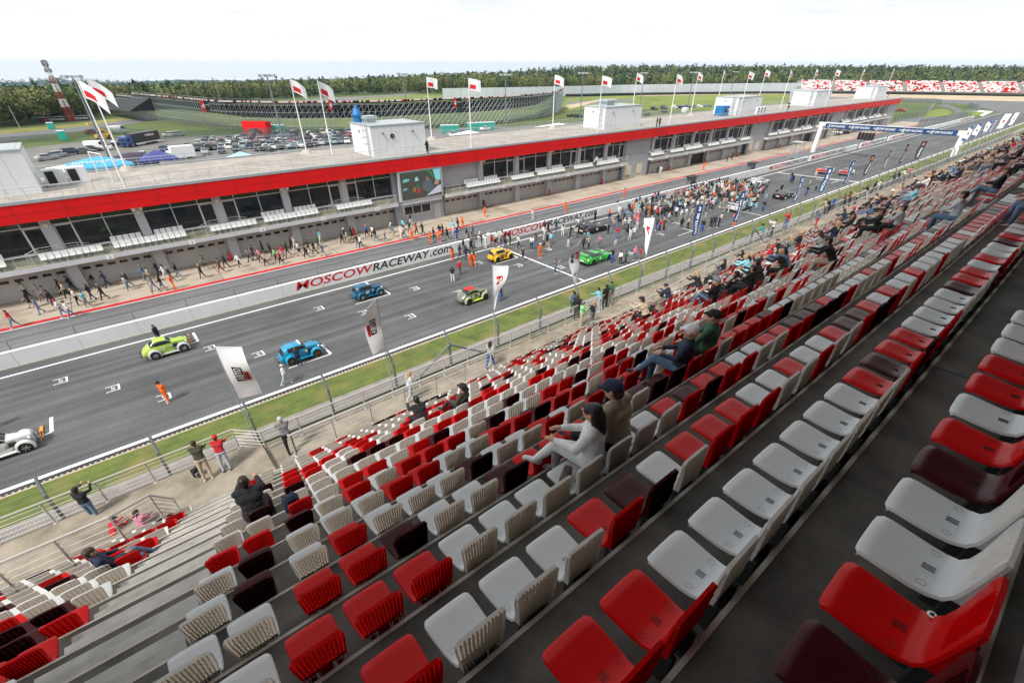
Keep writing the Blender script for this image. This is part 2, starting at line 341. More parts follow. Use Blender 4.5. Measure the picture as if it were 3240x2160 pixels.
strip('track_curve', [(1795, 322), (2000, 314), (2240, 310), (2500, 308), (2600, 306), (2640, 318), (2400, 314), (2240, 317), (2020, 322), (1800, 334)], M['asphalt_lot'], -.03)
strip('gravel_bend', [(1790, 334), (1900, 314), (1960, 312), (1880, 324), (1800, 346)], M['sand'], -.025)
strip('lawn_pit_exit', [(2925, 372), (2940, 352), (2975, 344), (3000, 348), (3012, 357), (3000, 364), (2975, 368)], M['field'], .0)
strip('pit_exit_road', [(2820, 392), (2850, 376), (2920, 367), (2990, 371), (3015, 362), (3026, 356), (3005, 343), (2960, 335), (2990, 330), (3040, 345), (3050, 360), (3020, 374), (2900, 402), (2835, 420)], M['asphalt_pit'], -.005)
strip('kerb_apex', [(3060, 352), (3105, 350), (3143, 353), (3110, 368), (3100, 366), (3118, 356)], M['white_paint'], .012)
strip('lawn_apex', [(3040, 350), (3100, 351), (3122, 356), (3098, 366), (3080, 366)], M['field'], .008)
struct(bpy.data.objects['ground'])
# grassy bank behind the paddock (right)
b = MB(); A_ = [PZ(x, y) for x, y in [(2000, 345), (2120, 348), (2260, 349), (2560, 349)]]; B_ = [PZ(x, y) for x, y in [(2010, 322), (2120, 318), (2260, 314), (2560, 312)]]
for i in range(3): b.quad(A_[i], A_[i + 1], B_[i + 1] + Vector((0, 0, 2.5)), B_[i] + Vector((0, 0, 2.5)))
struct(b.build('bank_hill', M['field']))
# grid boxes on the track
def slot(pts_num, n):
    p = PZ(*pts_num)
    return p
grid = MB()
z1 = Zo(0, 1080); z2 = Zo(810, 600); z3 = Zo(1620, 500)
for f, x, y in [(z1, 560, 360), (z1, 1040, 430), (z1, 1510, 510), (z1, 1930, 60), (z2, 580, 1090), (z2, 990, 1128), (z2, 25, 1510), (z2, 1460, 908), (z2, 1420, 1163), (z2, 1862, 942), (z2, 2045, 672), (z3, 60, 985), (z3, 445, 1005), (z3, 330, 840), (z3, 1080, 875), (z3, 1365, 702), (z3, 1510, 600), (z3, 60 + 2300, 120)]:
    p = PZ(*f(x, y)); 
    grid.bx((p.x + .28, p.y - .42, .006), (p.x + .40, p.y + .42, .0075))
    for s in (-.42, .34): grid.bx((p.x - .45, p.y + s, .006), (p.x + .28, p.y + s + .07, .0075))
    for i in range(2): grid.bx((p.x - .12, p.y - .2 + .22 * i, .006), (p.x + .12, p.y - .13 + .22 * i, .0075))
    grid.bx((p.x - .12, p.y + .08, .008), (p.x - .05, p.y + .2, .0085))
for f, a, c in [(z1, (1820, 0), (1340, 215)), (z1, (475, 835), (0, 1145)), (z2, (1235, 960), (915, 1055)), (z2, (690, 1510), (300, 1640)), (z3, (55, 915), (-115, 985)), (Zo(2430, 450), (275, 478), (215, 503)), (z3, (905, 925), (730, 985)), (z3, (1660, 670), (1525, 715)), (Zo(2430, 450), (650, 355), (585, 380)), (Zo(2430, 450), (540, 352), (480, 366))]:
    p = PZ(*f(*a)); q = PZ(*f(*c)); grid.bx((min(p.x, q.x), p.y - .04, .009), (max(p.x, q.x), p.y + .06, .0105)); grid.bx((p.x - .1, p.y + .06, .009), (p.x + .1, p.y + 2.0, .0105))
grid.bx((36.15, 31.28, .006), (36.4, 46.05, .0075)); grid.add([(113.0, 46.05, .007), (113.5, 46.05, .007), (115.9, 31.28, .007), (115.4, 31.28, .007)], [(0, 3, 2, 1)])
grid.bx((76.6, 31.3, .006), (76.75, 40., .0075))
struct(grid.build('road_markings', M['white_paint']))
# ------------------------------------------------------------------ grandstand under the camera
def Zk(k): return H - 2.249 - .5436 * k - .002735 * k * k          # seat level of row k
def Fk(k): return Zk(k) - .42
def E(k): return .9 * k - .58
XL, XR = -24., 175.
gs = thing('grandstand', 'concrete grandstand terraces with rows of red, white and maroon seats under a roof', 'grandstand', (0, 0, 0))
b = MB()
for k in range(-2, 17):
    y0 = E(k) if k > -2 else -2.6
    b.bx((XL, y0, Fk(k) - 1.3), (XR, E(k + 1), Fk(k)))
for k in (17, 18):
    for xa, xb in ((11.3, 19.6), (33.6, 51), (70, XR)): b.bx((xa, E(k), Fk(k) - 1.3), (xb, E(k + 1), Fk(k)))
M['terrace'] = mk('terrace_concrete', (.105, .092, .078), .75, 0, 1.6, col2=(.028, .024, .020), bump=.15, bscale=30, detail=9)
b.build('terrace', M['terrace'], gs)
b = MB()
for k in range(0, 17):
    b.bx((XL, E(k) - .03, Fk(k - 1) + .0), (XR, E(k) + .004, Fk(k - 1) + .004))
b.build('step_edge', M['lip'], gs)
b = MB()
for k in range(0, 17):
    for xj in (-.36 + .098 * k, 6.2, 12.4, 18.6, 24.8, 31, 37.2): b.bx((xj, E(k) + .01, Fk(k) + .001), (xj + .035, E(k + 1) - .05, Fk(k) + .005))
b.build('slab_joint', M['grate'], gs)
def XA(k): return -1.62 + .098 * k          # edge of the right block at the stairs
def XB(k): return -3.45 + .118 * k          # edge of the left block
b = MB(); b2_ = MB()
for k in range(0, 17):
    for j in range(1, 3):
        y = E(k) + .3 * j; zt = Fk(k - 1) + (Fk(k) - Fk(k - 1)) * (j / 3)
        y = E(k) + .30 * (j - 1) 
        b.bx((XB(k), E(k) + .002, Fk(k) + .001), (XA(k), E(k) + .3 * (3 - j), Fk(k) + (Fk(k - 1) - Fk(k)) * j / 3))
    for j in range(1, 3):
        b2_.bx((22.1, E(k) + .002, Fk(k) + .001), (23.5, E(k) + .3 * (3 - j), Fk(k) + (Fk(k - 1) - Fk(k)) * j / 3))
M['stair'] = mk('stair_concrete', (.42, .40, .37), .8, 0, 1.6, col2=(.25, .235, .215), bump=.2, bscale=22, detail=9)
b2_.build('stair_flight', M['stair'], gs); b.build('stair_flight', M['stair'], gs)
b = MB()
b.bx((XL, E(17) - .12, 2.), (11.2, E(17) + .0, Fk(16) + .02)); b.bx((19.6, E(17) - .12, 2), (33.5, E(17), Fk(16) + .02))
b.bx((XL, E(17), 4.6), (11.3, 18.7, 5.2)); b.bx((11.3, 16.5, 4.6), (XR, 18.7, 5.2)); b.bx((19.6, E(17), 4.6), (33.6, 16.6, 5.19)); b.bx((51, E(17), 4.6), (70, 16.6, 5.19))
b.bx((-9, 16.4, 4.6), (1.2, 19.0, 5.45))
b.build('walkway', M['old_concrete'], gs)
M['roof_under'] = mk('roof_underside', (.10, .10, .10), .7)
b = MB(); b.add([(XL - 10, -4, 23.6), (XR, -4, 23.6), (XR, 3.4, 27.2), (XL - 10, 3.4, 27.2), (XL - 10, -4, 24), (XR, -4, 24), (XR, 3.4, 27.6), (XL - 10, 3.4, 27.6)], [(0, 3, 2, 1), (4, 5, 6, 7), (0, 1, 5, 4), (1, 2, 6, 5), (2, 3, 7, 6), (3, 0, 4, 7)])
b.build('roof', M['roof_under'], gs)
b = MB(); b.bx((XL - 10, -4.2, 2), (XR, -2.6, 23.7)); b.build('back_wall', M['roof_under'], gs)
b = MB(); b.bx((1.4, -1.5, Fk(-1)), (2.9, -.70, Fk(-1) + .14)); tag(b.build('cable_cover', M['galv_light']), 'grey metal cover plate behind the topmost seat row', 'cover plate')
# ------------------------------------------------------------------ seats
PROF = [(.002, .385, .190), (.014, .41, .199), (-.008, .427, .204), (-.06, .428, .206), (-.16, .417, .204), (-.27, .407, .198), (-.34, .408, .190), (-.39, .423, .180), (-.416, .465, .176), (-.428, .54, .180), (-.436, .635, .193), (-.442, .745, .205), (-.449, .822, .206), (-.461, .850, .200), (-.484, .843, .194)]
US = [-1, -.965, -.88, -.5, 0, .5, .88, .965, 1]
def seat_grid(r0, r1):
    rows = []
    for i in range(r0, r1 + 1):
        y, z, wd = PROF[i]; a = PROF[max(0, i - 1)]; c = PROF[min(len(PROF) - 1, i + 1)]
        t = Vector((0, c[0] - a[0], c[1] - a[1])).normalized(); n = Vector((0, -t.z, t.y))
        if n.z < 0 and i < 8: n = -n
        if i >= 8 and n.y < 0: n = -n
        row = []
        for u in US:
            au = abs(u); drop = .026 if au == 1 else .006 if au > .95 else 0
            if i >= 8: drop = drop * .9
            dish = -.022 * (1 - au * au) if i >= 9 and i < 13 else (-.006 * (1 - au * au) if 2 < i < 8 else 0)
            cr_ = max(0, (au - .78) / .22) ** 2
            row.append(Vector((u * wd, y - (.03 * cr_ * max(0, 1 - i / 4) if i < 4 else 0), z - (.045 * cr_ * (i - 10) / 4 if i > 10 else 0))) + n * (dish - drop))
        rows.append(row)
    return rows
def seat_pan():
    b = MB(); b.loft(seat_grid(0, 8), cap=False); me = b.mesh('seat_pan', [M['white_plastic']]); finish(me, 50)
    return me
def seat_slots():
    b = MB()
    for i in range(3): b.box((-.018 + .018 * i, -.30, .4035), (.0035, .06, .006))
    for s in (-.12, .12):
        for k in range(12):
            a, c = 2 * math.pi * k / 12, 2 * math.pi * (k + 1) / 12
            b.cyl((s * 1.15 + .02 * math.cos(a), -.30 + .022 * math.sin(a), .4065), (s * 1.15 + .02 * math.cos(c), -.30 + .022 * math.sin(c), .4065), .0008, n=4)
    return b.mesh('groove', [M['black']])
def seat_back(hi):
    b = MB(); b.loft(seat_grid(8, 14), cap=False); me0 = b.mesh('t', [M['white_plastic']]); finish(me0, 50)
    b2 = MB(); b2.v = [tuple(v.co) for v in me0.vertices]; b2.f = [tuple(p.vertices) for p in me0.polygons]; b2.m = [0] * len(b2.f); bpy.data.meshes.remove(me0)
    def back_y(z): 
        for (y0, z0, _), (y1, z1, _) in zip(PROF[8:13], PROF[9:14]):
            if z0 <= z <= z1: return y0 + (y1 - y0) * (z - z0) / (z1 - z0)
        return PROF[8][0]
    # rear panel and ribs
    zs = [.43, .53, .63, .73, .812]; wd = [.166, .172, .183, .194, .194]
    rows = [[Vector((u * w_, back_y(max(z, .466)) - .034 - (.02 if z < .5 else 0) * 0, z)) for u in (-1, -.5, 0, .5, 1)] for z, w_ in zip(zs, wd)]
    n = 13 if hi else 7
    for i in range(n):
        u = -1 + 2 * i / (n - 1)
        for j in range(4):
            p0 = Vector((u * wd[j], back_y(max(zs[j], .466)) - .012, zs[j])); p1 = Vector((u * wd[j + 1], back_y(zs[j + 1]) - .012, zs[j + 1]))
            t = .0035; d = Vector((0, -.050 + .006 * j, 0))
            b2.add([p0 + Vector((-t, 0, 0)), p0 + Vector((t, 0, 0)), p0 + d, p1 + Vector((-t, 0, 0)), p1 + Vector((t, 0, 0)), p1 + d], [(0, 2, 5, 3), (1, 4, 5, 2)], 1)
    if hi:
        for s in (-1, 1):
            for i in range(-5, 9):
                x0 = (-.2 + i * .05) * s; x1 = x0 + .2 * s
                za, zb = .44, .80
                ta = 0.; tb = 1.
                for lim in (-.185, .185):
                    pass
                pts = []
                for q in range(5):
                    f = q / 4; x = x0 + (x1 - x0) * f; z = za + (zb - za) * f
                    if abs(x) < .178 + .02 * f: pts.append(Vector((x, back_y(max(z, .466)) - .016, z)))
                for p, q in zip(pts, pts[1:]): b2.cyl(p, q, .0026, n=3, mi=1, cap=False)
    me = b2.mesh('backrest', [M['white_plastic'], M['rib_white']]); me.polygons.foreach_set('use_smooth', [True] * len(me.polygons)); me.set_sharp_from_angle(angle=R(45)); return me
def bracket_mesh():
    b = MB(); b.box((0, -.40, .30), (.10, .12, .2)); b.box((0, -.30, .385), (.34, .18, .03)); b.box((.11, -.46, .25), (.05, .1, .3)); b.box((-.11, -.46, .25), (.05, .1, .3)); me = b.mesh('bracket', [M['bracket']]); finish(me, None, .008); return me
PAN, BACK_HI, BACK_LO, BRK, SLOT = seat_pan(), seat_back(True), seat_back(False), bracket_mesh(), seat_slots()
SM = dict(W=('white_plastic', 'rib_white', 'white'), R=('red_plastic', 'rib_red', 'red'), M=('maroon_plastic', 'rib_maroon', 'maroon'))
def cmesh(me, c):
    m2 = me.copy(); m2.materials.clear(); m2.materials.append(M[SM[c][0]])
    if me is not PAN: m2.materials.append(M[SM[c][1]])
    return m2
SEATM = {c: (cmesh(PAN, c), cmesh(BACK_HI, c), cmesh(BACK_LO, c)) for c in 'WRM'}
ROWC = {0: 'RWM' + 'WMRWWMRWRRWWWRWW', 1: 'RM' + 'WRRWWWWWWWRMRRWWWWMRRW', 2: 'MRWWWRMWRRRWWRWWRMMRWRWW', 3: 'RRRWWWWWWWRMRRWWRRMMMRWW', 4: 'RRMWWMRRRRWMMRRW', 5: 'WRWWWMWWRWRMRRWR', 6: 'WWWRRWWRRMRRWR', 7: 'MWRWRRRWMWWRRMWR'}
sr = random.Random(5); SEATS = []
N0 = [-.481, -.57, -.394, -.263]
for k in range(0, 19):
    x00 = XA(k) + .05
    cols = []
    # left block
    n = 0
    while True:
        xl = XB(k) - .47 - .5 * n
        if xl < XL + 1: break
        if k <= 16: cols.append((xl, 'left', n))
        n += 1
    for n in range(2 if k > 1 else 1): cols.append((x00 + .5 * n, 'right', n))
    st = N0[k] if k < 4 else x00 + (1.13 if k < 8 else 1.2)
    n = 0
    while st + .5 * n < XR - 1:
        cols.append((st + .5 * n, 'right', n + 2)); n += 1
    for x, side, n in cols:
        if 21.9 < x + .2 < 23.7: continue
        if k >= 17 and not (11.4 < x < 19.1 or 33.8 < x < 50.5 or x > 70.2): continue
        i = n - 2
        c = ROWC[k][i] if side == 'right' and k in ROWC and 0 <= i < len(ROWC[k]) else sr.choices('WRM', (.58, .28, .14))[0]
        p = Vector((x + .215, .9 * k - .03, Fk(k)))
        q = p + Vector((0, -.3, .55))
        if not inframe(q, 130): continue
        d = (q - CAM).length
        SEATS.append((d, p, c, k, side, n))
SEATS.sort(key=lambda s: s[0])
NEAR = SEATS[:300]; FAR = SEATS[300:]
protos = {}
def make_seat(c, hi):
    t = thing('stadium_seat', 'x', 'seat', (0, 0, 0), 0, 'plastic seats bolted along the grandstand rows')
    pn = link('seat_pan', SEATM[c][0], t); link('backrest', SEATM[c][1 if hi else 2], t); link('bracket', BRK, t)
    if hi: link('groove', SLOT, pn)
    return t
for i, (d, p, c, k, side, n) in enumerate(NEAR):
    key = (c, i < 130)
    if key not in protos: o = protos[key] = make_seat(*key)
    else: o = dup(protos[key])
    o.location = p; o.rotation_euler = (0, 0, sr.uniform(-.012, .012))
    o['label'] = f"{SM[c][2]} plastic seat, {ordw(n)} {'from' if side == 'right' else 'beyond'} the concrete stairs, {ordw(k)} row from the top"
    if k == 0 and n == 3 - 2 or (k == 0 and c == 'R' and not protos.get('sticker')):
        protos['sticker'] = 1
        b = MB(); b.cyl((.165, -.385, .4262), (.165, -.385, .4292), .021, n=20); s = b.build('number_sticker', M['paper'], o)
        text('30', M['txt_black'], height=.018, name='number', parent=s, M4=frame((.152, -.393, .4296), (1, 0, 0), (0, 1, 0)))
# remaining seats: one object
b = MB(); fv, ff, fm = [], [], []
base_v = np.array([(-.2, .0, .40), (.2, .0, .40), (.21, -.02, .427), (-.21, -.02, .427), (-.19, -.40, .41), (.19, -.40, .41), (-.18, -.43, .46), (.18, -.43, .46), (-.205, -.485, .83), (.205, -.485, .83), (-.18, -.47, .46), (.18, -.47, .46), (-.19, -.53, .75), (.19, -.53, .75), (-.06, -.40, .40), (.06, -.40, .40), (.06, -.5, .12), (-.06, -.5, .12), (-.195, -.52, .848), (.195, -.52, .848)])
base_f = [((0, 1, 2, 3), 0), ((3, 2, 5, 4), 0), ((4, 5, 7, 6), 0), ((6, 7, 9, 8), 0), ((8, 9, 19, 18), 0), ((14, 15, 16, 17), 6), ((0, 4, 5, 1), 3)]
cidx = dict(W=0, R=1, M=2)
for (d, p, c, k, side, n) in FAR:
    o = len(fv) * 20; fv.append(base_v + np.array(p))
    for f, t in base_f: ff.append(tuple(i + o for i in f)); fm.append(6 if t == 6 else cidx[c] + t)
me = bpy.data.meshes.new('seat_rows'); me.from_pydata([tuple(v) for v in np.concatenate(fv)], [], ff)
for c in 'WRM': me.materials.append(M[SM[c][0]])
for c in 'WRM': me.materials.append(M[SM[c][1]])
me.materials.append(M['bracket']); me.polygons.foreach_set('material_index', fm)
tag(link('seat_rows', me), 'white, red and maroon seats of the lower and farther grandstand rows', 'seats', None, 'stuff')
# ------------------------------------------------------------------ handrails of the stand
def rail(pts, label, h=1.05, sp=1.5, nmid=5, r=.034, cat='handrail', mat=None, grp=None):
    mat = mat or M['steel']; pts = [Vector(p) for p in pts]
    t = thing('handrail', label, cat, pts[0], 0, grp); o0 = pts[0]
    loc = [p - o0 for p in pts]
    b = MB(); b.path([p + Vector((0, 0, h)) for p in loc], r); b.build('top_rail', mat, t)
    b = MB()
    for i in range(nmid): b.path([p + Vector((0, 0, h * (.14 + .72 * i / max(1, nmid - 1)))) for p in loc], r * .42, 4)
    b.build('rail_wire', mat, t)
    pb = MB(); pb.cyl((0, 0, 0), (0, 0, h), r * .9); pb.cyl((0, 0, 0), (0, 0, .02), r * 2.2); me = pb.mesh('post', [mat])
    cnt = 0
    for a, c in zip(loc, loc[1:]):
        n = max(1, round((c - a).length / sp))
        for i in range(n + 1):
            if i == 0 and a is not loc[0]: continue
            if cnt < 100: link('post', me, t, a + (c - a) * (i / n)); cnt += 1
    return t
rail([(-12, 18.9, 5.45), (.4, 18.9, 5.45), (1.3, 18.35, 5.2), (24.5, 18.35, 5.2)], 'long steel handrail at the outer edge of the walkway by the stairs')
rail([(24.5, 18.35, 5.2), (25.6, 18.6, 5.2), (33.5, 18.6, 5.2), (36, 18.1, 5.2), (52, 18.1, 5.2)], 'steel handrail along the walkway behind the waiting spectators in teal and green', sp=2)
rail([(52, 18.4, 5.2), (175, 18.4, 5.2)], 'last stretch of the steel walkway handrail, towards the start gantry', sp=2)
rail([(1.9, 15.3, Fk(16) - .2), (1.9, 14.95, Fk(16)), (11.2, 14.95, Fk(16))], 'steel handrail guarding the stairwell in front of the lowest seat row')
rail([(19.8, 16.2, 5.2), (19.8, 14.95, 5.9), (27, 14.95, 6.4), (33.3, 14.95, Fk(16))], 'steel handrail sloping down beside the second stairwell')
rail([(50.5, 14.95, Fk(16)), (70, 14.95, Fk(16))], 'steel handrail in front of the seats by the person in a red jacket', sp=2)
rail([(-7.2, E(14) + .1, Fk(13) + .02), (-2.9, E(14) + .1, Fk(13) + .02), (-2.2, E(15) + .4, Fk(14) - .1), (-1.9, E(16) + .4, Fk(16))], 'short steel handrail with a sloping end beside the concrete stairs', sp=1.1)
b = MB(); b.bx((-9.5, E(14) - .06, Fk(14)), (-2.4, E(14) + .14, Fk(13) + .02)); b.build('parapet', M['terrace'], gs)
# ------------------------------------------------------------------ debris fence in front of the stand
FY = 19.3; FB = 4.3
fe = thing('debris_fence', 'tall grey debris fence with cranked posts and wires between the grandstand and the grass verge', 'fence', (0, FY, FB))
pm = MB(); pm.box((0, 0, 1.1), (.09, .13, 2.2)); pm.cyl((0, .02, 2.16), (0, .42, 2.75), .055, n=6); me = pm.mesh('post', [M['galv']])
FPX = [11.6 + 3.45 * i for i in range(-7, 48)]
for x in FPX: link('post', me, fe, (x, 0, 0))
b = MB()
for x in (11.6, 46.1, 80.6, 115.1):
    for s in (-1, 1): b.cyl((x, -.03, 2.05), (x + s * 3.3, -.03, .1), .06, n=6)
b.build('brace', M['galv'], fe)
b = MB()
for i in range(9): b.cyl((-14, 0, .25 + .24 * i), (175, 0, .25 + .24 * i), .0045, n=3)
for i in range(3): b.cyl((-14, .13 + .12 * i, 2.36 + .18 * i), (175, .13 + .12 * i, 2.36 + .18 * i), .0045, n=3)
b.build('wire', M['galv'], fe)
ch = bpy.data.materials.new('chain_link'); ch.use_nodes = True; N_, L_, B_ = nodes(ch)
B_.inputs['Base Color'].default_value = (.16, .18, .19, 1)
tc_ = N_.new('ShaderNodeTexCoord'); mp_ = N_.new('ShaderNodeMapping'); L_(tc_.outputs['Object'], mp_.inputs[0]); mp_.inputs['Rotation'].default_value = (0, R(45), 0)
sp_ = N_.new('ShaderNodeSeparateXYZ'); L_(mp_.outputs[0], sp_.inputs[0]); outs = []
for ax in (0, 2):
    m1 = N_.new('ShaderNodeMath'); m1.operation = 'PINGPONG'; m1.inputs[1].default_value = .045; L_(sp_.outputs[ax], m1.inputs[0])
    m2 = N_.new('ShaderNodeMath'); m2.operation = 'LESS_THAN'; m2.inputs[1].default_value = .0045; L_(m1.outputs[0], m2.inputs[0]); outs.append(m2)
m3_ = N_.new('ShaderNodeMath'); m3_.operation = 'MAXIMUM'; L_(outs[0].outputs[0], m3_.inputs[0]); L_(outs[1].outputs[0], m3_.inputs[1]); L_(m3_.outputs[0], B_.inputs['Alpha'])
b = MB(); b.quad((-14, .05, .05), (175, .05, .05), (175, .05, 1.25), (-14, .05, 1.25)); b.build('mesh_netting', ch, fe)
b = MB(); b.bx((60, .07, .3), (175, .09, 1.2)); b.build('banner_panel', M['galv_light'], fe)
# ------------------------------------------------------------------ pit wall with lettering
pw = thing('pit_wall', 'long white pit wall with red and black circuit lettering', 'wall', (0, 47.5, 0))
b = MB()
segs = [(-60, 33.0), (33.9, 131.6), (132.9, 163), (165.5, 186), (188.5, 296)]
for x0, x1 in segs: b.bx((x0, 0, 0), (x1, .35, 1.25))
b.build('concrete_wall', M['wall_white'], pw)
b = MB()
for x in range(-58, 296, 4):
    if any(a < x < c for a, c in segs): b.bx((x, -.004, 0), (x + .03, -.001, 1.25))
b.build('joint', M['galv_light'], pw)
b = MB()
for x0, x1 in segs: b.bx((x0, -.04, -.05), (x1, .0, .06))
b.build('base_strip', M['gutter'], pw)
TX = [(11.27, 30.0), (38.15, 56.48), (76.68, 95.29), (112.04, 130.65), (133.52, 152.2), (166.0, 184.5), (192., 211), (274., 293)]
for x0, x1 in TX:
    W_ = x1 - x0
    Mf = frame((x0, -.004, .36), (1, 0, 0), (0, 0, 1))
    text('MOSCOW', M['txt_red'], width=W_ * .455, height=.84, shear=.25, bold=.014, parent=pw, M4=Mf)
    text('RACEWAY', M['txt_black'], width=W_ * .395, height=.84, shear=.25, bold=.016, parent=pw, M4=frame((x0 + W_ * .448, -.0055, .36), (1, 0, 0), (0, 0, 1)))
    text('.com', M['txt_black'], width=W_ * .165, height=.66, shear=.25, bold=.014, parent=pw, M4=frame((x0 + W_ * .84, -.004, .36), (1, 0, 0), (0, 0, 1)))
# fence and hoops behind the pit wall
pf = thing('pit_lane_fence', 'blue-grey wire fence with cranked posts on the pit side of the white wall', 'fence', (0, 48.4, 0))
pm = MB(); pm.cyl((0, 0, 0), (0, 0, 1.75), .035, n=6); pm.cyl((0, 0, 1.73), (0, .35, 2.15), .035, n=6); me = pm.mesh('post', [M['galv']])
pxs = [x for x in range(-30, 292, 4)]
for i, x in enumerate(pxs): link('post', me, pf, (x, 0, 0))
b = MB()
for i in range(5): b.cyl((-30, 0, .35 + .33 * i), (33, 0, .35 + .33 * i), .010, n=3); b.cyl((36, 0, .35 + .33 * i), (290, 0, .35 + .33 * i), .010, n=3)
b.build('wire', M['galv_light'], pf)
b = MB()
for x in range(-30, 140, 4):
    b.path([(x + .8, .5, 0), (x + .85, .5, .75), (x + 1.0, .5, .86), (x + 2.7, .5, .86), (x + 2.85, .5, .75), (x + 2.9, .5, 0)], .03, 5)
b.build('hoop', M['galv_light'], pf)
b = MB(); b.path([(-30, .15, 1.9), (33, .15, 1.9)], .03, 4); b.path([(36, .15, 1.9), (290, .15, 1.9)], .03, 4); b.build('top_rail', M['galv'], pf)
# wide gate opening with mesh panels at the crowd entrance
# ------------------------------------------------------------------ pit building
BY, GY, GLY = 61.6, 63.5, 63.2
X0, X1, ZR = -58., 240., 8.9
pb_ = thing('pit_building', 'long two-storey pit building with red fascia, glazed upper floor and grey garage doors', 'pit building', (0, 0, 0))
def part(name, mat, b, parent=pb_, smooth=False): return b.build(name, mat, parent, smooth=smooth)
b = MB(); b.bx((X0, GY + .35, 0), (X1, 75.4, 4.0)); b.bx((X0, 64.4, 4.05), (X1, 75.4, 6.9)); part('wall', M['grey_panel'], b)
M['roof_tile'] = mk('roof_paving', (.44, .40, .36), .85, 0, .35, col2=(.30, .265, .23), detail=9)
def _rt():
    N_, L_, B_ = nodes(M['roof_tile']); tc = N_.new('ShaderNodeTexCoord'); br = N_.new('ShaderNodeTexBrick'); br.offset = 0; br.inputs['Scale'].default_value = 1; br.inputs['Mortar Size'].default_value = .02; br.inputs['Brick Width'].default_value = .6; br.inputs['Row Height'].default_value = .6
    br.inputs['Color1'].default_value = (1, 1, 1, 1); br.inputs['Color2'].default_value = (.88, .88, .88, 1); br.inputs['Mortar'].default_value = (.62, .62, .62, 1); L_(tc.outputs['Object'], br.inputs[0])
    x = N_.new('ShaderNodeMix'); x.data_type = 'RGBA'; x.blend_type = 'MULTIPLY'; x.inputs[0].default_value = 1; r = [n for n in N_ if n.type == 'VALTORGB'][0]; L_(r.outputs[0], x.inputs[6]); L_(br.outputs[0], x.inputs[7]); L_(x.outputs[2], B_.inputs['Base Color'])
_rt()
b = MB(); b.bx((X0, 62.1, 8.5), (X1, 75.3, ZR)); part('roof', M['roof_tile'], b)
b = MB(); b.bx((X0, 61.75, 8.72), (X1, 62.1, 8.98)); b.bx((X0, 75.3, 8.6), (X1, 75.6, 9.05)); part('roof_edge', M['galv_light'], b)
b = MB(); b.bx((X0, 61.8, 7.15), (X1, 62.0, 8.70)); b.bx((X0, 62.0, 7.16), (X1, 64.5, 7.3)); fa = part('fascia', M['red_paint'], b)
b = MB()
for i in range(-15, 65): b.bx((i * 3.7 + .4, 61.785, 7.15), (i * 3.7 + .445, 61.799, 8.7))
b.bx((X0, 61.787, 7.9), (X1, 61.799, 7.925)); b.build('joint', mk('dark_red_joint', (.28, .006, .008), .6), fa)
# upper floor glazing
b = MB(); b.bx((X0, 63.25, 3.95), (X1, 63.45, 7.16)); part('plinth', M['grey_light'], b)
gw = [];
closed = [(-62, -50), (30.9, 38.9), (81.4, 89.2), (131.2, 139.2), (181.5, 188.5), (232, 241)]
def isclosed(x): return any(a <= x <= c for a, c in closed)
pillar_x = [1.98 + 7.37 * i for i in range(-8, 33)]
wg, wgg, mull, colb, doorb = None, None, None, None, None
lampm = MB(); lampm.cyl((0, 0, 0), (0, -.12, 0), .19, n=14); me_lamp = lampm.mesh('wall_lamp', [M['lamp_glass']])
hm = MB()
for s in (-1, 1): hm.cyl((s * .1, 0, 0), (s * .34, -.34, -.02), .06, .19, 10); hm.cyl((s * .05, .1, 0), (s * .12, 0, 0), .08, .07, 8)
hm.cyl((0, .2, 0), (0, -.02, 0), .05, n=6); me_horn = hm.mesh('loudspeaker', [M['white_paint']])
nwin = 0
for i, xc in enumerate(pillar_x):
    if isclosed(xc): continue
    b = MB(); b.bx((xc - .42, 62.75, 3.6), (xc + .42, 63.25, 7.15)); c = part('column', M['grey_light'], b)
    link('wall_lamp', me_lamp, c, (xc, 62.74, 6.55))
    xn = xc + 7.37
    if not isclosed(xn) or True:
        xe = xn - .42
        for a, cl in closed:
            if xc < a < xn: xe = a
        door = (i % 2 == 1)
        xs_, xe_ = xc + .42, xe
        nm = f'window'
        b = MB(); b.bx((xs_, 63.18, 4.15), (xe_, 63.2, 6.44)); win = part('window', M['glass'], b)
        b = MB(); b.bx((xs_, 63.18, 6.5), (xe_, 63.2, 7.12)); b.build('top_light', M['glass_green'], win)
        b = MB(); b.bx((xs_, 63.1, 6.42), (xe_, 63.178, 6.5)); b.bx((xs_, 63.1, 4.05), (xe_, 63.178, 4.16))
        L_w = xe_ - xs_
        dl = (i % 2 == 1)   # door at the start of the bay when its column carries doors, else at its end
        cuts = [1.42, 1.42 + (L_w - 1.42) / 2] if dl else [(L_w - 1.42) / 2, L_w - 1.42]
        for q in cuts: b.bx((xs_ + q - .04, 63.09, 4.05), (xs_ + q + .04, 63.177, 7.12))
        d0 = xs_ + (0 if dl else L_w - 1.42)
        for q in (d0 + .02, d0 + 1.32): b.bx((q, 63.06, 3.8), (q + .1, 63.17, 6.42))
        b.bx((d0 + .1, 63.06, 6.30), (d0 + 1.34, 63.17, 6.42)); b.bx((d0 + .1, 63.06, 3.86), (d0 + 1.34, 63.17, 3.98))
        b.build('frame', M['frame_white'], win)
    if i % 2 == 0: tag(link('loudspeaker', me_horn, None, (xc, 62.5, 6.98)), f'pair of white horn loudspeakers on the column above garage {NUM[max(0, min(31, round((xc + 9.2) / 7.37)))]}' if xc > -9 and xc < 200 else f'pair of white horn loudspeakers on the {ordw(i)} column of the pit building', 'loudspeaker', 'horn loudspeakers on the pit building')
for a, c in closed[1:]:
    b = MB(); b.bx((a, 62.7, 0), (c, 63.24, 7.14)); part('wall_panel', M['grey_panel'], b)
b = MB()
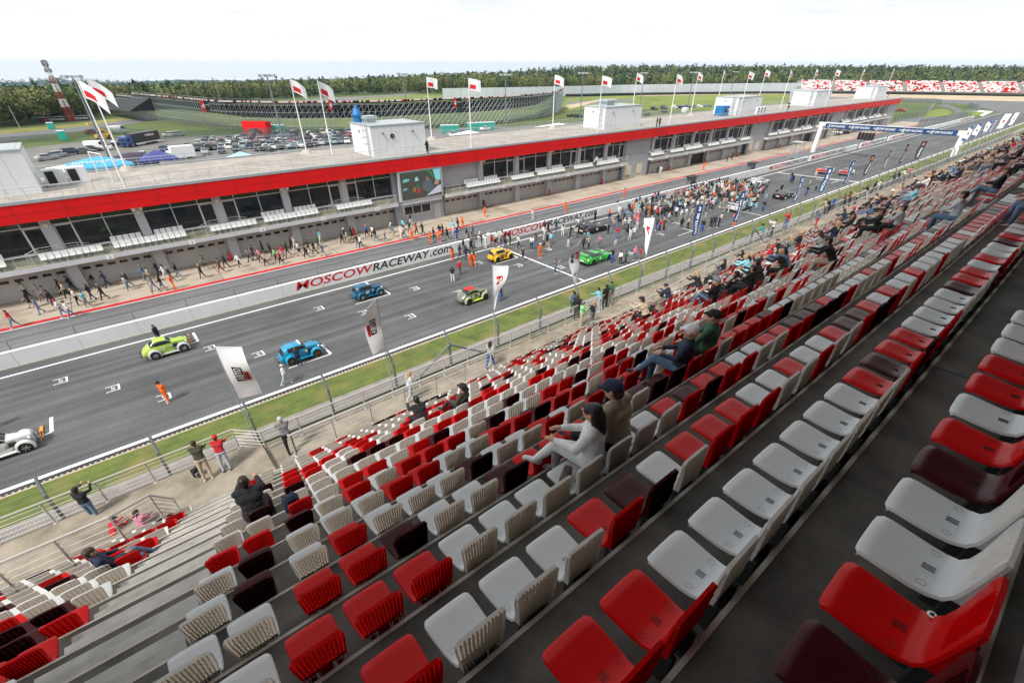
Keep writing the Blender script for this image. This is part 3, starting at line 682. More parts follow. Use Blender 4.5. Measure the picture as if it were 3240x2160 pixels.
for a, c in closed[1:]:
    for z in (1.1, 2.2, 3.3, 4.4, 5.5, 6.6): b.bx((a, 62.692, z), (c, 62.698, z + .03))
    for q in (.5,): b.bx((a + (c - a) * q, 62.692, 0), (a + (c - a) * q + .03, 62.698, 7.1))
part('panel_joint', M['galv'], b)
# balcony slabs between the closed bays, with seats, balustrade and signs
bal = [(X0, 30.9), (38.9, 81.4), (89.2, 131.2), (139.2, 181.5), (188.5, 236)]
M['bal_conc'] = mk('balcony_concrete', (.40, .36, .28), .85, 0, 1.2, col2=(.16, .15, .09), detail=9)
M['seat_white'] = mk('white_seat_shell', (.80, .81, .82), .4)
M['slab'] = mk('balcony_slab_paint', (.56, .57, .62), .6, .06, .5)
seatsP = []
sb = MB()
sb.box((0, .05, .42), (.48, .42, .07)); sb.box((0, .27, .68), (.48, .06, .46), rx=-.14); sb.box((0, .05, .2), (.06, .3, .36), 1); sb.box((0, -.02, .03), (.3, .06, .05), 1)
me_bs = sb.mesh('balcony_seat', [M['seat_white'], M['galv']]); finish(me_bs, None, .014)
for j, (a, c) in enumerate(bal):
    b = MB(); b.bx((a, BY, 2.87), (c, 63.5, 3.28)); s = part('balcony', M['slab'], b)
    b = MB(); b.bx((a + .02, BY + .06, 3.281), (c - .02, 63.24, 3.32)); b.bx((a + .02, 62.35, 3.321), (c - .02, 63.24, 3.72)); b.build('step', M['bal_conc'], s)
    b = MB()
    b.path([(a, BY + .05, 4.35), (c, BY + .05, 4.35)], .025, 4)
    x = a
    while x <= c: b.cyl((x, BY + .05, 3.28), (x, BY + .05, 4.35), .022, n=4); x += 1.23
    b.build('balustrade', M['steel'], s)
    b = MB(); b.bx((a + .02, BY + .07, 3.36), (c - .02, BY + .078, 4.25)); b.build('glass_panel', M['balus'], s)
for i, xc in enumerate(pillar_x):
    if isclosed(xc): continue
    if i % 2 == 1:
        for n in range(9): seatsP.append((xc - 1.7 + .55 * n + .3, 61.98, 3.32, i, 'lower', n))
        # landing rail at the doors
        b = MB()
        for z in (.25, .5, .75, 1.0): b.path([(xc - 2.6, 62.42, 3.7 + z * .62), (xc - 1.5, 62.42, 3.72 + z), (xc + 1.5, 62.42, 3.72 + z), (xc + 2.4, 62.42, 3.7 + z * .75)], .022 if z == 1 else .014, 5)
        for q in (-2.6, -1.5, 0, 1.5, 2.4): b.cyl((xc + q, 62.42, 3.33), (xc + q, 62.42, 3.72 + (1. if abs(q) < 2 else .62)), .018, n=5)
        part('landing_rail', M['steel'], b)
    else:
        for n in range(12):
            seatsP.append((xc - 3.3 + .55 * n + .3, 61.98, 3.32, i, 'lower', n))
            if abs(xc - 3.3 + .55 * n + .3 - xc) > .45: seatsP.append((xc - 3.3 + .55 * n + .3, 62.62, 3.72, i, 'upper', n))
seatsP = [s for s in seatsP if inframe(Vector(s[:3]), 20) and not isclosed(s[0] - .3) and not isclosed(s[0] + .3)]
seatsP.sort(key=lambda s: (Vector(s[:3]) - CAM).length)
for s in seatsP[:290]:
    o = link('balcony_seat', me_bs, None, s[:3], math.pi * 0)
    o.rotation_euler = (0, 0, 0)
    g = max(0, min(31, round((pillar_x[s[3]] + 9.2) / 7.37)))
    tag(o, f'white balcony seat, {ordw(s[5])} in the {s[4]} row over {"garage " + NUM[g] if pillar_x[s[3]] > -9 else "the garage before number one"}', 'balcony seat', 'white seats on the pit building balcony')
if len(seatsP) > 290:
    fvv, fff, fmm = [], [], []
    V0 = np.array([v.co[:] for v in me_bs.vertices]); F0 = [(tuple(p.vertices), p.material_index) for p in me_bs.polygons]
    for s in seatsP[290:]:
        o = len(fvv) * len(V0); fvv.append(V0 + np.array(s[:3]))
        for f, mi in F0: fff.append(tuple(q + o for q in f)); fmm.append(mi)
    me = bpy.data.meshes.new('balcony_seating'); me.from_pydata([tuple(v) for v in np.concatenate(fvv)], [], fff); me.materials.append(M['seat_white']); me.materials.append(M['galv']); me.polygons.foreach_set('material_index', fmm)
    tag(link('balcony_seating', me), 'white seats on the farther balconies of the pit building', 'balcony seats', None, 'stuff')
# garages
nb = 0
gwm = MB(); gwm.box((0, 0, 0), (.66, .03, .26)); me_gwin = gwm.mesh('window', [M['glass']])
smb = MB(); smb.box((0, 0, 0), (.62, .02, .42)); me_sign = smb.mesh('number_sign', [M['paper']])
i = -8
open_bays = (7, 17, 25)
while True:
    xl = -4.8 + 7.4 * i; xr = xl + 6.4; i += 1
    if xr > X1 - 4: break
    if isclosed((xl + xr) / 2): continue
    num = i + 1
    b = MB(); b.bx((xr, 62.95, 0), (xr + 1.0, GY + .34, 2.86)); part('pillar', M['grey_light'], b)
    b = MB(); b.bx((xl, GY - .02, 2.72), (xr, GY + .33, 2.86)); part('lintel', M['grey_panel'], b)
    zb = 0.0 if num not in open_bays else 2.1
    b = MB(); b.bx((xl, GY + .1, zb), (xr, GY + .2, 2.72))
    g = part('garage_door', M['door_grey'], b)
    b = MB()
    for z in range(1, 11 if zb < 1 else 1):
        zz_ = z * .245
        if zz_ > zb: b.bx((xl, GY + .088, zz_), (xr, GY + .098, zz_ + .02))
    for q in (.55, .85): b.bx((xl + (xr - xl) * q, GY + .086, zb), (xl + (xr - xl) * q + .02, GY + .0985, 2.7))
    b.build('groove', M['grey_panel'], g)
    b = MB()
    if zb < 1.9:
        for n in range(6): link('window', me_gwin, g, (xl + .55 + n * 1.06, GY + .09, 1.87))
    if zb > 1: 
        b = MB(); b.bx((xl, GY + .28, 0), (xr, GY + .34, zb)); b.build('opening', M['black'], g)
    if -9 < xl + 2.87 < 215:
        s = link('number_sign', me_sign, pb_, (xl + 2.87, BY - .012, 3.02))
        text(str(num), M['txt_black'], height=.26, parent=s, name='number', M4=frame((-.09, -.013, -.13), (1, 0, 0), (0, 0, 1)))
b = MB(); b.bx((X1 - 4, GY, 0), (X1, GY + .33, 3.2)); part('end_wall', M['grey_light'], b)
# control room under the screen
b = MB(); b.bx((32.2, 62.685, 1.25), (36.6, 62.70, 2.25)); cw = part('control_window', M['glass'], b)
b = MB()
for x in (32.15, 33.55, 35.0, 36.55): b.bx((x, 62.66, 1.2), (x + .1, 62.684, 2.3))
b.bx((32.15, 62.66, 1.12), (36.65, 62.684, 1.2)); b.bx((32.15, 62.66, 2.3), (36.65, 62.684, 2.38)); b.build('frame', M['frame_white'], cw)
b = MB(); b.bx((37.2, 62.67, .02), (38.3, 62.69, 2.15)); part('service_door', M['grey_light'], b)
# cream service doors in the closed bays
M['cream'] = mk('cream_door', (.62, .55, .42), .5)
for a, c in closed[2:5]:
    for x in (a + .6, a + 4.2):
        b = MB(); b.bx((x, 62.67, .02), (x + 1.9, 62.69, 2.5)); d = part('service_door', M['cream'], b)
        b = MB(); b.bx((x + .2, 62.66, .3), (x + .85, 62.669, .8)); b.bx((x + 1.05, 62.66, .3), (x + 1.7, 62.669, .8)); b.build('vent', M['bal_conc'], d)
# LED screen
scr = thing('video_screen', 'large outdoor video screen on the pit building showing a driver in a car cockpit', 'video screen', (35, 61.9, 5.2))
b = MB(); b.box((0, .2, 0), (7.0, .5, 3.9)); b.box((0, 0.3, -2.2), (6.4, .6, .5)); b.build('housing', M['grey_light'], scr)
sm_ = bpy.data.materials.new('screen_picture'); sm_.use_nodes = True; N_, L_, B_ = nodes(sm_); B_.inputs['Base Color'].default_value = (.01, .01, .01, 1); B_.inputs['Emission Strength'].default_value = .5
def eq(col, st=.55): return emit('screen_' + str(rnd.random())[2:6], col, st)
b = MB(); b.box((0, -.07, 0), (6.5, .03, 3.5)); b.build('display', emit('screen_dark', (.045, .048, .04), .8), scr)
sc_shapes = [((.15, .5, .52), [(-3.0, .5), (-2.0, .6), (-1.8, .9), (-2.7, .95)]), ((.35, .6, .62), [(-1., .5), (-.4, .5), (-.5, 1.), (-.9, 1.)]), ((.02, .25, .07), [(1.1, 1.7), (1.5, 1.7), (2.6, .3), (2.4, .25)]), ((.25, .62, .7), [(2.0, 1.7), (3.2, 1.7), (3.2, .2), (2.4, .3)]), ((.10, .13, .15), [(.2, .2), (1.5, .6), (2., -.9), (1., -1.2), (.1, -.6)]), ((.32, .16, .10), [(.75, .8), (1.15, .9), (1.2, .4), (.8, .35)]), ((.5, .03, .03), [(-.9, -1.2), (-.3, -.9), (-.2, -.4), (-.7, -.6)]), ((.55, .55, .62), [(.6, -1.6), (3.2, -1.4), (3.2, -.4), (2.6, -.5)]), ((.45, .25, .2), [(2., -.3), (2.8, -.3), (2.9, .3), (2.3, .25)]), ((.3, .14, .03), [(-1.5, -.9), (-1., -.8), (-.9, -.2), (-1.4, -.3)]), ((.03, .2, .08), [(-.75, -.5), (-.45, -.5), (-.45, .1), (-.75, .1)]), ((.2, .3, .32), [(-3., -.6), (-2.2, -.4), (-2.4, -.2), (-3., -.2)])]
for i, (col, pts) in enumerate(sc_shapes):
    b = MB(); b.add([(x, -.09 - .002 * i, z) for x, z in pts], [tuple(range(len(pts)))]); b.build('picture', eq(col), scr)
# extinguishers in the pit lane
eb = MB(); eb.cyl((0, 0, .1), (0, 0, .85), .16, n=10); eb.cyl((0, 0, .85), (0, 0, 1.0), .15, .05, 10); eb.cyl((0, 0, 1.), (0, 0, 1.12), .04, n=6)
eh = MB(); eh.path([(0, .1, 1.1), (0, .28, 1.15), (0, .3, .2)], .025); ew = MB(); ew.cyl((-.22, .12, .14), (.22, .12, .14), .14, n=10)
M['ext_red'] = mk('extinguisher_red', (.55, .01, .01), .35)
for j, (f, x, y) in enumerate([(Zo(0, 600), 2110, 640), (Zo(810, 600), 895, 415), (Zo(810, 150), 2100, 1480), (Zo(1620, 150), 330, 1355), (Zo(1620, 150), 822, 1258), (Zo(1620, 150), 1428, 1130), (Zo(1620, 150), 1760, 1062), (Zo(1620, 150), 2052, 1000), (Zo(2430, 150), 65, 920), (Zo(2430, 150), 278, 880)]):
    p = PZ(*f(x, y)); p.y = min(p.y, 62.4)
    t = thing('fire_extinguisher', f'red wheeled fire extinguisher by the pit garages, {ordw(j)} along from garage one', 'extinguisher', p, 0, 'fire extinguishers along the garages')
    eb.build('cylinder', M['ext_red'], t); eh.build('hose', M['black'], t); ew.build('wheel', M['rubber'], t)
# ------------------------------------------------------------------ roof furniture
def roofrail(y, xa, xb, name='roof_rail'):
    b = MB()
    for z, r in ((1.0, .032), (.68, .016), (.36, .016)): b.cyl((xa, y, 8.95 + z), (xb, y, 8.95 + z), r, n=4)
    x = xa
    while x <= xb: b.cyl((x, y, 8.9), (x, y, 9.95), .024, n=4); x += 1.25
    part(name, M['galv_light'], b)
roofrail(62.3, X0, X1)
roofrail(75.1, X0, 27.5); roofrail(75.1, 40, 84); roofrail(75.1, 90, 122); roofrail(75.1, 141, X1)
def ladder(parent, x, y, z0, z1, wdt=.5, ax='x'):
    b = MB(); d = Vector((wdt, 0, 0)) if ax == 'x' else Vector((0, wdt, 0))
    p = Vector((x, y, 0))
    for s in (0, 1): b.cyl(p + d * s + Vector((0, 0, z0)), p + d * s + Vector((0, 0, z1 + .7)), .025, n=4)
    n = int((z1 - z0) / .3)
    for i in range(n): b.cyl(p + Vector((0, 0, z0 + .3 * i + .2)), p + d + Vector((0, 0, z0 + .3 * i + .2)), .015, n=4)
    o = Vector((0, -.55, 0)) if ax == 'x' else Vector((-.55, 0, 0))
    for z in (1.4, 2.2, 3.0):
        if z0 + z < z1 + .5: b.path([p + Vector((0, 0, z0 + z)), p + o + Vector((0, 0, z0 + z)), p + o + d + Vector((0, 0, z0 + z)), p + d + Vector((0, 0, z0 + z))], .018, 4)
    for s in (0, 1): b.cyl(p + o + d * s + Vector((0, 0, z0 + 1.4)), p + o + d * s + Vector((0, 0, z1 + .6)), .018, n=4)
    b.build('ladder', M['galv'], parent)
M['cabin'] = mk('cabin_cladding', (.70, .72, .74), .5, .05, .4)
def cabin(x0, x1, y0, y1, h, label, door=True, lad='x'):
    t = thing('rooftop_cabin', label, 'roof cabin', (x0, y0, 8.9), 0, 'white cabins on the pit building roof'); W_, D_ = x1 - x0, y1 - y0
    b = MB(); b.bx((0, 0, .004), (W_, D_, h)); b.build('wall', M['cabin'], t)
    b = MB(); b.bx((-.06, -.06, h), (W_ + .06, D_ + .06, h + .14)); b.bx((.3, .3, h + .14), (W_ - .3, D_ - .3, h + .16)); b.build('roof', M['galv_light'], t)
    b = MB()
    for i in range(1, int(W_)): b.bx((i, -.008, .1), (i + .02, -.002, h))
    for i in range(1, int(D_)): b.bx((-.008, i, .1), (-.002, i + .02, h))
    b.build('panel_joint', M['galv_light'], t)
    if door:
        b = MB(); b.bx((-.05, D_ * .25, .02), (-.01, D_ * .25 + 1.6, 2.2)); b.build('door', M['frame_white'], t)
    ladder(t, -.12, D_ * .12, .1, h, ax='y')
    b = MB()
    for q in (.2, .75): b.cyl((W_ * q, -.02, h * .8), (W_ * q, -.25, h * .76), .09, .13, 8)
    b.bx((-.12, D_ * .55, h * .75), (-.01, D_ * .55 + .2, h * .83)); b.build('floodlight', M['galv'], t)
    return t
c1_ = cabin(29.5, 37.6, 63.9, 70., 3.5, 'white rooftop cabin with a blue extractor fan and a black wreath on its side', False)
b = MB(); b.box((2., 4.2, 3.9), (1.3, 1.3, .5)); b.box((2., 4.2, 4.25), (1.7, 1.7, .35)); b.build('duct', M['galv_light'], c1_)
b = MB(); b.cyl((.9, 5.4, 3.6), (.9, 5.4, 4.4), .55, .62, 14); b.cyl((.9, 5.4, 4.4), (.9, 5.4, 4.6), .75, .75, 14); b.cyl((.9, 5.4, 4.6), (.9, 5.4, 5.2), .62, .36, 14); b.cyl((.9, 5.4, 5.2), (.9, 5.4, 5.6), .3, .22, 14); b.build('fan', M['blue_plastic'], c1_)
b = MB()
for i in range(14): a = i * 2 * math.pi / 14; b.cyl((3.0 + .22 * math.cos(a), -.03, 2.3 + .2 * math.sin(a)), (3.0 + .22 * math.cos(a), -.1, 2.3 + .2 * math.sin(a)), .09, n=6)
b.build('wreath', M['black'], c1_)
c2_ = cabin(77.2, 88.2, 65.2, 70.5, 3.5, 'white rooftop cabin with a square silver vent on its roof')
b = MB(); b.box((4.5, 3.8, 3.95), (2.2, 2.2, .6)); b.box((4.5, 3.8, 4.4), (2.8, 2.8, .3)); b.build('duct', M['galv_light'], c2_)
c3_ = cabin(125.5, 137.5, 65.0, 71, 3.5, 'white rooftop cabin behind the blue generator')
c4_ = cabin(170, 181, 65, 71.5, 3.6, 'white rooftop cabin with a rounded silver unit behind it')
b = MB(); b.box((8.5, 8., 1.9), (9, 3, 3.8)); me = b.mesh('air_unit', [M['galv_light']]); finish(me, 40, .5); link('air_unit', me, c4_)
c5_ = cabin(221, 231.5, 65, 71.5, 3.6, 'white rooftop cabin at the far end of the pit roof')
b = MB(); b.box((8, 3.5, 4.0), (2.6, 2.2, .6)); b.build('duct', M['galv_light'], c5_)
c0_ = cabin(-20, -4.5, 65.6, 71.5, 3.6, 'white rooftop cabin with a tall ladder cut off by the frame edge', False)
ladder(c0_, 7.6, -.15, .1, 3.6)
b = MB(); b.box((0, 0, 1.0), (3.0, 2.0, 1.9)); b.box((0, 0, 1.99), (3.05, 2.05, .06)); t = thing('generator', 'bright blue generator box on the pit roof', 'generator', (121.5, 66.5, 8.9)); b.off = Matrix(); b.build('housing', M['blue_plastic'], t)
b = MB(); b.box((0, -1.01, .95), (.9, .03, .9)); b.box((1., -1.01, 1.3), (.5, .03, .25), 1); b.build('panel', [M['black'], M['paper']], t)
for j, (x, y) in enumerate([(133, 63.4), (134.6, 63.4), (136.2, 63.4), (-3.2, 69), (-1.4, 69.3)]):
    t = thing('air_conditioner', f'{"grey" if j > 2 else "white"} air conditioning unit {["in front of the third roof cabin, first of three", "in front of the third roof cabin, middle of three", "in front of the third roof cabin, last of three", "with a dark grille beside the ladder cabin", "wide box beside the ladder cabin"][j]}', 'air conditioner', (x, y, 8.9), 0, 'air conditioners on the pit roof')
    b = MB(); b.box((0, 0, .75), (1.3 if j < 3 else 1.7, .6 if j < 3 else 1.1, 1.5)); me = b.mesh('case', [M['cabin']]); finish(me, None, .03); link('case', me, t)
    b = MB()
    if j < 3:
        for z in (.45, 1.05): b.cyl((0, -.305, z), (0, -.315, z), .26, n=14)
    else: b.box((-.3, -.56, .8), (.7, .03, 1.1))
    b.build('grille', M['black'], t)
t = thing('mesh_screen', 'white perforated screen panel standing on the roof by the air conditioners', 'screen', (1.2, 67.5, 8.9), .35)
b = MB(); b.path([(0, 0, 0), (0, 0, 2.6), (.1, 2.8, 2.6), (.1, 2.8, 0)], .05); b.build('frame', M['white_paint'], t); b = MB(); b.quad((0, 0, .3), (.1, 2.8, .3), (.1, 2.8, 2.5), (0, 0, 2.5)); b.build('panel', M['balus'], t)
# rooftop flagpoles
fl_tex = [('MOSCOW', 'txt_red')]
def cloth_flag(W_, Hh, wav, seed, droop):
    rr = random.Random(seed); n, m = 12, 8; b = MB(); rows = []
    ph = rr.uniform(0, 6)
    for i in range(n + 1):
        u = i / n; row = []
        for j in range(m + 1):
            v = j / m
            x = W_ * u * (1 - droop * .25 * v * 0); y = wav * u * math.sin(u * 5 + ph + v * 1.2); z = Hh * (v - .5) - droop * W_ * u * u * .5 - droop * .35 * u
            row.append((x, y, z))
        rows.append(row)
    b.loft(rows, 0, cap=False); return b
POLES = [(1.9, 63.2, 17.9, 1), (3.1, 74., 17.8, 0), (23.5, 62.6, 17.5, 2), (23.8, 73., 17.5, 3), (44.6, 62.3, 17.5, 4), (44.7, 74., 17.5, 5), (72.6, 62.4, 17.5, 6), (70.8, 72.5, 17.5, 7), (94.7, 62.7, 17.5, 8), (115.4, 71., 17.6, 9), (96., 73.5, 17.6, 15), (125.8, 64.2, 17.7, 10), (131, 73.5, 17.8, 16), (151.8, 66.2, 17.8, 11), (153, 73.5, 17.8, 17), (174.3, 63.3, 17.8, 12), (185, 73, 17.8, 18), (205.4, 66.4, 17.8, 13), (230.4, 65.2, 17.9, 14)]
for j, (x, y, zt, s) in enumerate(POLES):
    y = max(y, 62.75); near_ = y < 69
    t = thing('flagpole', f'white flagpole with red-emblem flag, {ordw(sum(1 for q in POLES[:j] if (q[1] < 69) == near_))} along the {"track" if near_ else "paddock"} edge of the roof', 'flagpole', (x, y, 8.9), 0, 'flagpoles on the pit building roof')
    b = MB(); b.cyl((0, 0, 0), (0, 0, 3), .09, .085, 8); b.cyl((0, 0, 3), (0, 0, zt - 8.9), .085, .04, 8); b.build('pole', M['white_paint'], t)
    if not near_: b = MB(); b.cyl((0, 0, .005), (0, 0, .45), .9, .45, 6); b.build('base', M['lip'], t)
    ang = R(-12) + rnd.uniform(-.5, .4); dr = .25 + rnd.random() * .5
    if j in (0, 1): dr = 1.1
    if j == 3: dr = .9
    fb = cloth_flag(1.65, 1.35, .16, s, dr); f = fb.build('flag', M['white_flag'], t, (.05, 0, zt - 8.9 - .75), ang, smooth=True)
    # emblem on both sides: red swoosh
    def cl(u, v, off):
        n_, m_ = 12, 8; i_, j_ = min(11, int(u * 12)), min(7, int(v * 8)); p = Vector(fb.v[i_ * 9 + j_]).lerp(Vector(fb.v[(i_ + 1) * 9 + j_ + 1]), .5) if False else Vector(fb.v[round(u * 12) * 9 + round(v * 8)])
        return p + Vector((0, off, 0))
    for off in (-.012, .012):
        e = MB(); e.loft([[cl(u, v, off) for v in (1 / 8, 2 / 8, 3 / 8, 3.6 / 8)] for u in (1 / 12, 2 / 12, 3 / 12, 4 / 12, 5 / 12, 6 / 12, 7 / 12)], cap=False); e.build('emblem', M['txt_red'], f, smooth=True)
# ------------------------------------------------------------------ start gantry
ga = thing('start_gantry', 'white start gantry with a blue racing banner spanning the track', 'gantry', (149, 24.2, 0))
def gb(a, b_): 
    m = MB(); m.bx(a, b_); return m
b = gb((-.45, -.5, -.2), (.45, .5, 7.2)); b.build('post', M['white_paint'], ga)
b = gb((-.45, 28.6, -.0), (.45, 29.5, 6.9)); b.build('post', M['white_paint'], ga)
bb = MB(); bb.add([(x, y, z) for y, z0, z1 in ((-.8, 6.3, 7.2), (29.7, 6.1, 6.9)) for x in (-.35, .35) for z in (z0, z1)], [(0, 1, 3, 2), (4, 6, 7, 5), (0, 4, 5, 1), (2, 3, 7, 6), (0, 2, 6, 4), (1, 5, 7, 3)]); bb.build('beam', M['white_paint'], ga)
def beam_z(y): return 6.42 - .028 * y * .6
bn = MB(); bn.add([(-.5, 1.1, 6.15), (-.5, 28.0, 5.68), (-.5, 28.0, 6.72), (-.5, 1.1, 7.25), (-.42, 1.1, 6.15), (-.42, 28., 5.68), (-.42, 28, 6.72), (-.42, 1.1, 7.25)], [(0, 3, 2, 1), (4, 5, 6, 7), (0, 1, 5, 4), (3, 7, 6, 2), (0, 4, 7, 3), (1, 2, 6, 5)])
ban = bn.build('banner', M['navy_banner'], ga)
sl = (6.15 - 5.68) / 26.9
def bann(s, y, wdt, hgt, mat, zoff=.3):
    z = 6.15 - sl * (y - 1.1) + zoff
    return text(s, mat, width=wdt, height=hgt, shear=.2, bold=.02, parent=ban, M4=frame((-.508, y, z), (0, -1, sl), (0, -sl, 1)) if False else frame((-.508, y, z), (0, -1, .0175), (0, .0175, 1)))
for i, y in enumerate((26.7, 21.3, 16., 10.7, 5.2)):
    bann('SMP RACING', y, 3.3, .46, M['txt_white'])
    e = MB(); z = 6.15 - sl * (y + .5 - 1.1) + .52
    e.add([(-.509, y + q[0], z + q[1]) for q in ((.55, -.3), (.35, -.33), (.28, -.05), (.1, .22), (.33, .32), (.5, .12), (.42, -.08))], [tuple(range(7))]); e.add([(-.509, y + q[0], z + q[1]) for q in ((.85, -.18), (.5, -.36), (.15, -.30), (.2, -.24), (.5, -.29), (.8, -.10))], [tuple(range(6))]); e.build('emblem', M['txt_white'], ban)
    if i < 4:
        ya = y - 4.; e = MB(); z = 6.15 - sl * (ya - 1.1) + .30
        e.add([(-.506, ya + .05, z - .07), (-.506, ya - 1.15, z - .07), (-.506, ya - 1.25, z + .12), (-.506, ya - .05, z + .12)], [(0, 1, 2, 3)]); e.build('logo_box', M['black'], ban)
        bann('АВТО', ya, 1.25, .32, M['txt_white'], .38)
ck = thing('digital_clock', 'black digital clock showing 14:24:46 under the start gantry', 'clock', (148.9, 47, 5.1)); p1_ = PX(2430 + 572 / 2.9037, 150 + 757 / 2.9037, 148.9); p2_ = PX(2430 + 745 / 2.9037, 150 + 798 / 2.9037, 148.9)
cz0, cz1 = p2_.z, p1_.z - .1; cy0, cy1 = p2_.y, p1_.y
ck.location = (148.9, cy1, cz0)
b = MB(); b.bx((-.1, cy0 - cy1, 0), (.1, 0, cz1 - cz0)); b.build('case', M['black'], ck)
text('14:24:46', emit('clock_digits', (1, .98, .95), 1.1), width=(cy1 - cy0) * .62, height=(cz1 - cz0) * .55, bold=.02, parent=ck, name='digits', M4=frame((-.108, -(cy1 - cy0) * .06, (cz1 - cz0) * .25), (0, -1, 0), (0, 0, 1)))
b = MB(); b.cyl((0, -.5, cz1 - cz0), (0, -.5, cz1 - cz0 + .6), .04); b.cyl((0, (cy0 - cy1) + .5, cz1 - cz0), (0, (cy0 - cy1) + .5, cz1 - cz0 + .6), .04); b.build('hanger', M['galv'], ck)
q1 = PX(2430 + 840 / 2.9037, 150 + 772 / 2.9037, 148.9); q2 = PX(2430 + 965 / 2.9037, 150 + 858 / 2.9037, 148.9)
stl = thing('start_lights', 'black rack of hanging start lights under the middle of the gantry', 'start lights', (148.9, q1.y, q2.z))
W_ = q1.y - q2.y; Hh = q1.z - q2.z
for i in range(5):
    b = MB(); y = -W_ * (i + .5) / 5
    for j in range(4): b.box((0, y, Hh * (j + .5) / 4 * .88), (.25, W_ / 5 * .86, Hh / 4 * .78)); b.cyl((-.12, y, Hh * (j + .5) / 4 * .88), (-.34, y, Hh * (j + .5) / 4 * .88 + .02), W_ / 5 * .38, n=10)
    b.cyl((0, y, Hh * .8), (0, y, Hh + .5), .03, n=4); b.build('light_panel', M['black'], stl)
# ------------------------------------------------------------------ feather banners on the debris fence posts
def banner(top, bot, wdt, sgn, kind, label, hfrac=.62):
    wdt = wdt * (.62 if bot[0] > 2100 else 1)
    T_ = PY(*top, FY); B_ = PY(*bot, FY); x = B_.x; zt = T_.z; zb = B_.z; hgt = max(1.6, (zt - zb))
    t = thing('feather_banner', label, 'banner', (x, FY, FB), 0, 'tall banners along the debris fence')
    b = MB(); b.cyl((0, 0, .4), (T_.x - x, 0, zt - FB), .028, .02, 6); b.build('pole', M['galv_light'], t)
    xb = 0; n, m = 6, 14; rows = []; rr = random.Random(int(top[0])); ph = rr.uniform(0, 6)
    ax = Vector((T_.x - x, 0, zt - FB)); a0 = ax * ((zb - FB) / (zt - FB))
    tip = kind.endswith('tip')
    def at(u, v):   # u across 0..1, v down from the top 0..1
        p = ax.lerp(a0, v); ww = wdt * (1 if not tip else max(.04, 1 - v * 1.0))
        d = Vector((-.42, .88 + .1 * math.sin(v * 3 + ph), 0)) if x > 24 else Vector((sgn * math.cos(.35 + .25 * math.sin(v * 4 + ph)), -.35 - .35 * math.sin(v * 4 + ph), 0))
        return p + d * (ww * u) + Vector((0, .06 * math.sin(v * 9 + ph + u * 2) * u, -.10 * u))
    b = MB(); b.loft([[at(i / n, j / m) for j in range(m + 1)] for i in range(n + 1)], cap=False)
    km = dict(w='white_flag', n='navy_banner', k='black_banner', f='white_flag')[kind[0]]
    f = b.build('flag', M[km], t, smooth=True)
    b = MB(); b.cyl(ax, at(1, 0), .018, n=5); b.build('top_arm', M['galv_light'], t)
    def put(s, mat, v0, v1, u0, u1, name='lettering'):
        # lettering reads up the banner: text x runs along v (bottom to top), y across u
        for side in (1, -1):
            o = text(s, M[mat], width=1, height=1, bold=.02, ext=0, name=name, parent=f)
            me = o.data
            for vt in me.vertices:
                a, c = vt.co.x, vt.co.y
                dn_ = kind[0] in 'nk'; v = v0 + (v1 - v0) * a if dn_ else v1 + (v0 - v1) * a; left_ = sgn < 0 or x > 24
                fl_ = (dn_ and left_) or (not dn_ and not left_); u = u1 - (u1 - u0) * c if fl_ else u0 + (u1 - u0) * c
                p = at(u, v); e1 = at(min(1, u + .05), v) - at(max(0, u - .05), v); e2 = at(u, min(1, v + .03)) - at(u, max(0, v - .03)); nn = e1.cross(e2).normalized()
                vt.co = p + nn * .018 * side
    def patch(mat, pts, k=1, name='emblem'):
        for side in (1, -1):
            b = MB(); vs = []
            for u, v in pts:
                p = at(u, v); e1 = at(min(1, u + .05), v) - at(max(0, u - .05), v); e2 = at(u, min(1, v + .03)) - at(u, max(0, v - .03)); vs.append(p + e1.cross(e2).normalized() * (.009 * k) * side)
            b.add(vs, [tuple(range(len(vs)))]); b.build(name, M[mat], f)
    def strip_(mat, u0, u1, v0, v1, k=1): 
        for q in range(6):
            a, c = v0 + (v1 - v0) * q / 6, v0 + (v1 - v0) * (q + 1) / 6
            patch(mat, [(u0, a), (u1, a), (u1, c), (u0, c)], k)
    if kind == 'wa':
        strip_('txt_black', .30, .66, .35, .66); strip_('txt_red', .68, .86, .44, .66)
        put('АВТО', 'txt_white', .37, .64, .34, .62); put('РОС', 'txt_black', .46, .62, .70, .83)
    if kind == 'wg':
        patch('txt_red', [(.15, .26), (.45, .24), (.45, .30), (.28, .31), (.28, .44), (.15, .46)]); patch('navy_banner', [(.52, .26), (.78, .28), (.82, .34), (.70, .37), (.86, .42), (.80, .50), (.52, .50), (.56, .44), (.66, .43), (.6, .38), (.56, .36), (.66, .32)])
        patch('txt_red', [(.4, .74), (.58, .74), (.58, .79), (.4, .79)]); patch('navy_banner', [(.62, .75), (.8, .75), (.8, .80), (.62, .80)])
    if kind == 'w7tip':
        patch('txt_red', [(.3, .24), (.7, .2), (.75, .27), (.45, .42), (.3, .42), (.5, .28), (.3, .30)]); 
    if kind[0] == 'n': put('SMP RACING', 'txt_white', .28, .95, .30, .70); patch('txt_white', [(.3, .1), (.6, .08), (.5, .16), (.7, .2), (.35, .22)])
    if kind[0] == 'k': put('АМАНОКХ', 'txt_white', .38, .92, .30, .64); patch('orange_mark', [(.35, .1), (.5, .16), (.65, .1), (.58, .2), (.68, .28), (.5, .23), (.33, .28), (.42, .2)])
    if kind[0] == 'f': patch('navy_banner', [(0, 0), (1, 0), (1, .06), (0, .3)], 1); patch('navy_banner', [(0, .9), (1, .78), (1, 1), (0, 1)], 1); patch('txt_black', [(.35, .42), (.65, .42), (.72, .52), (.6, .6), (.4, .6), (.28, .52)], 1)
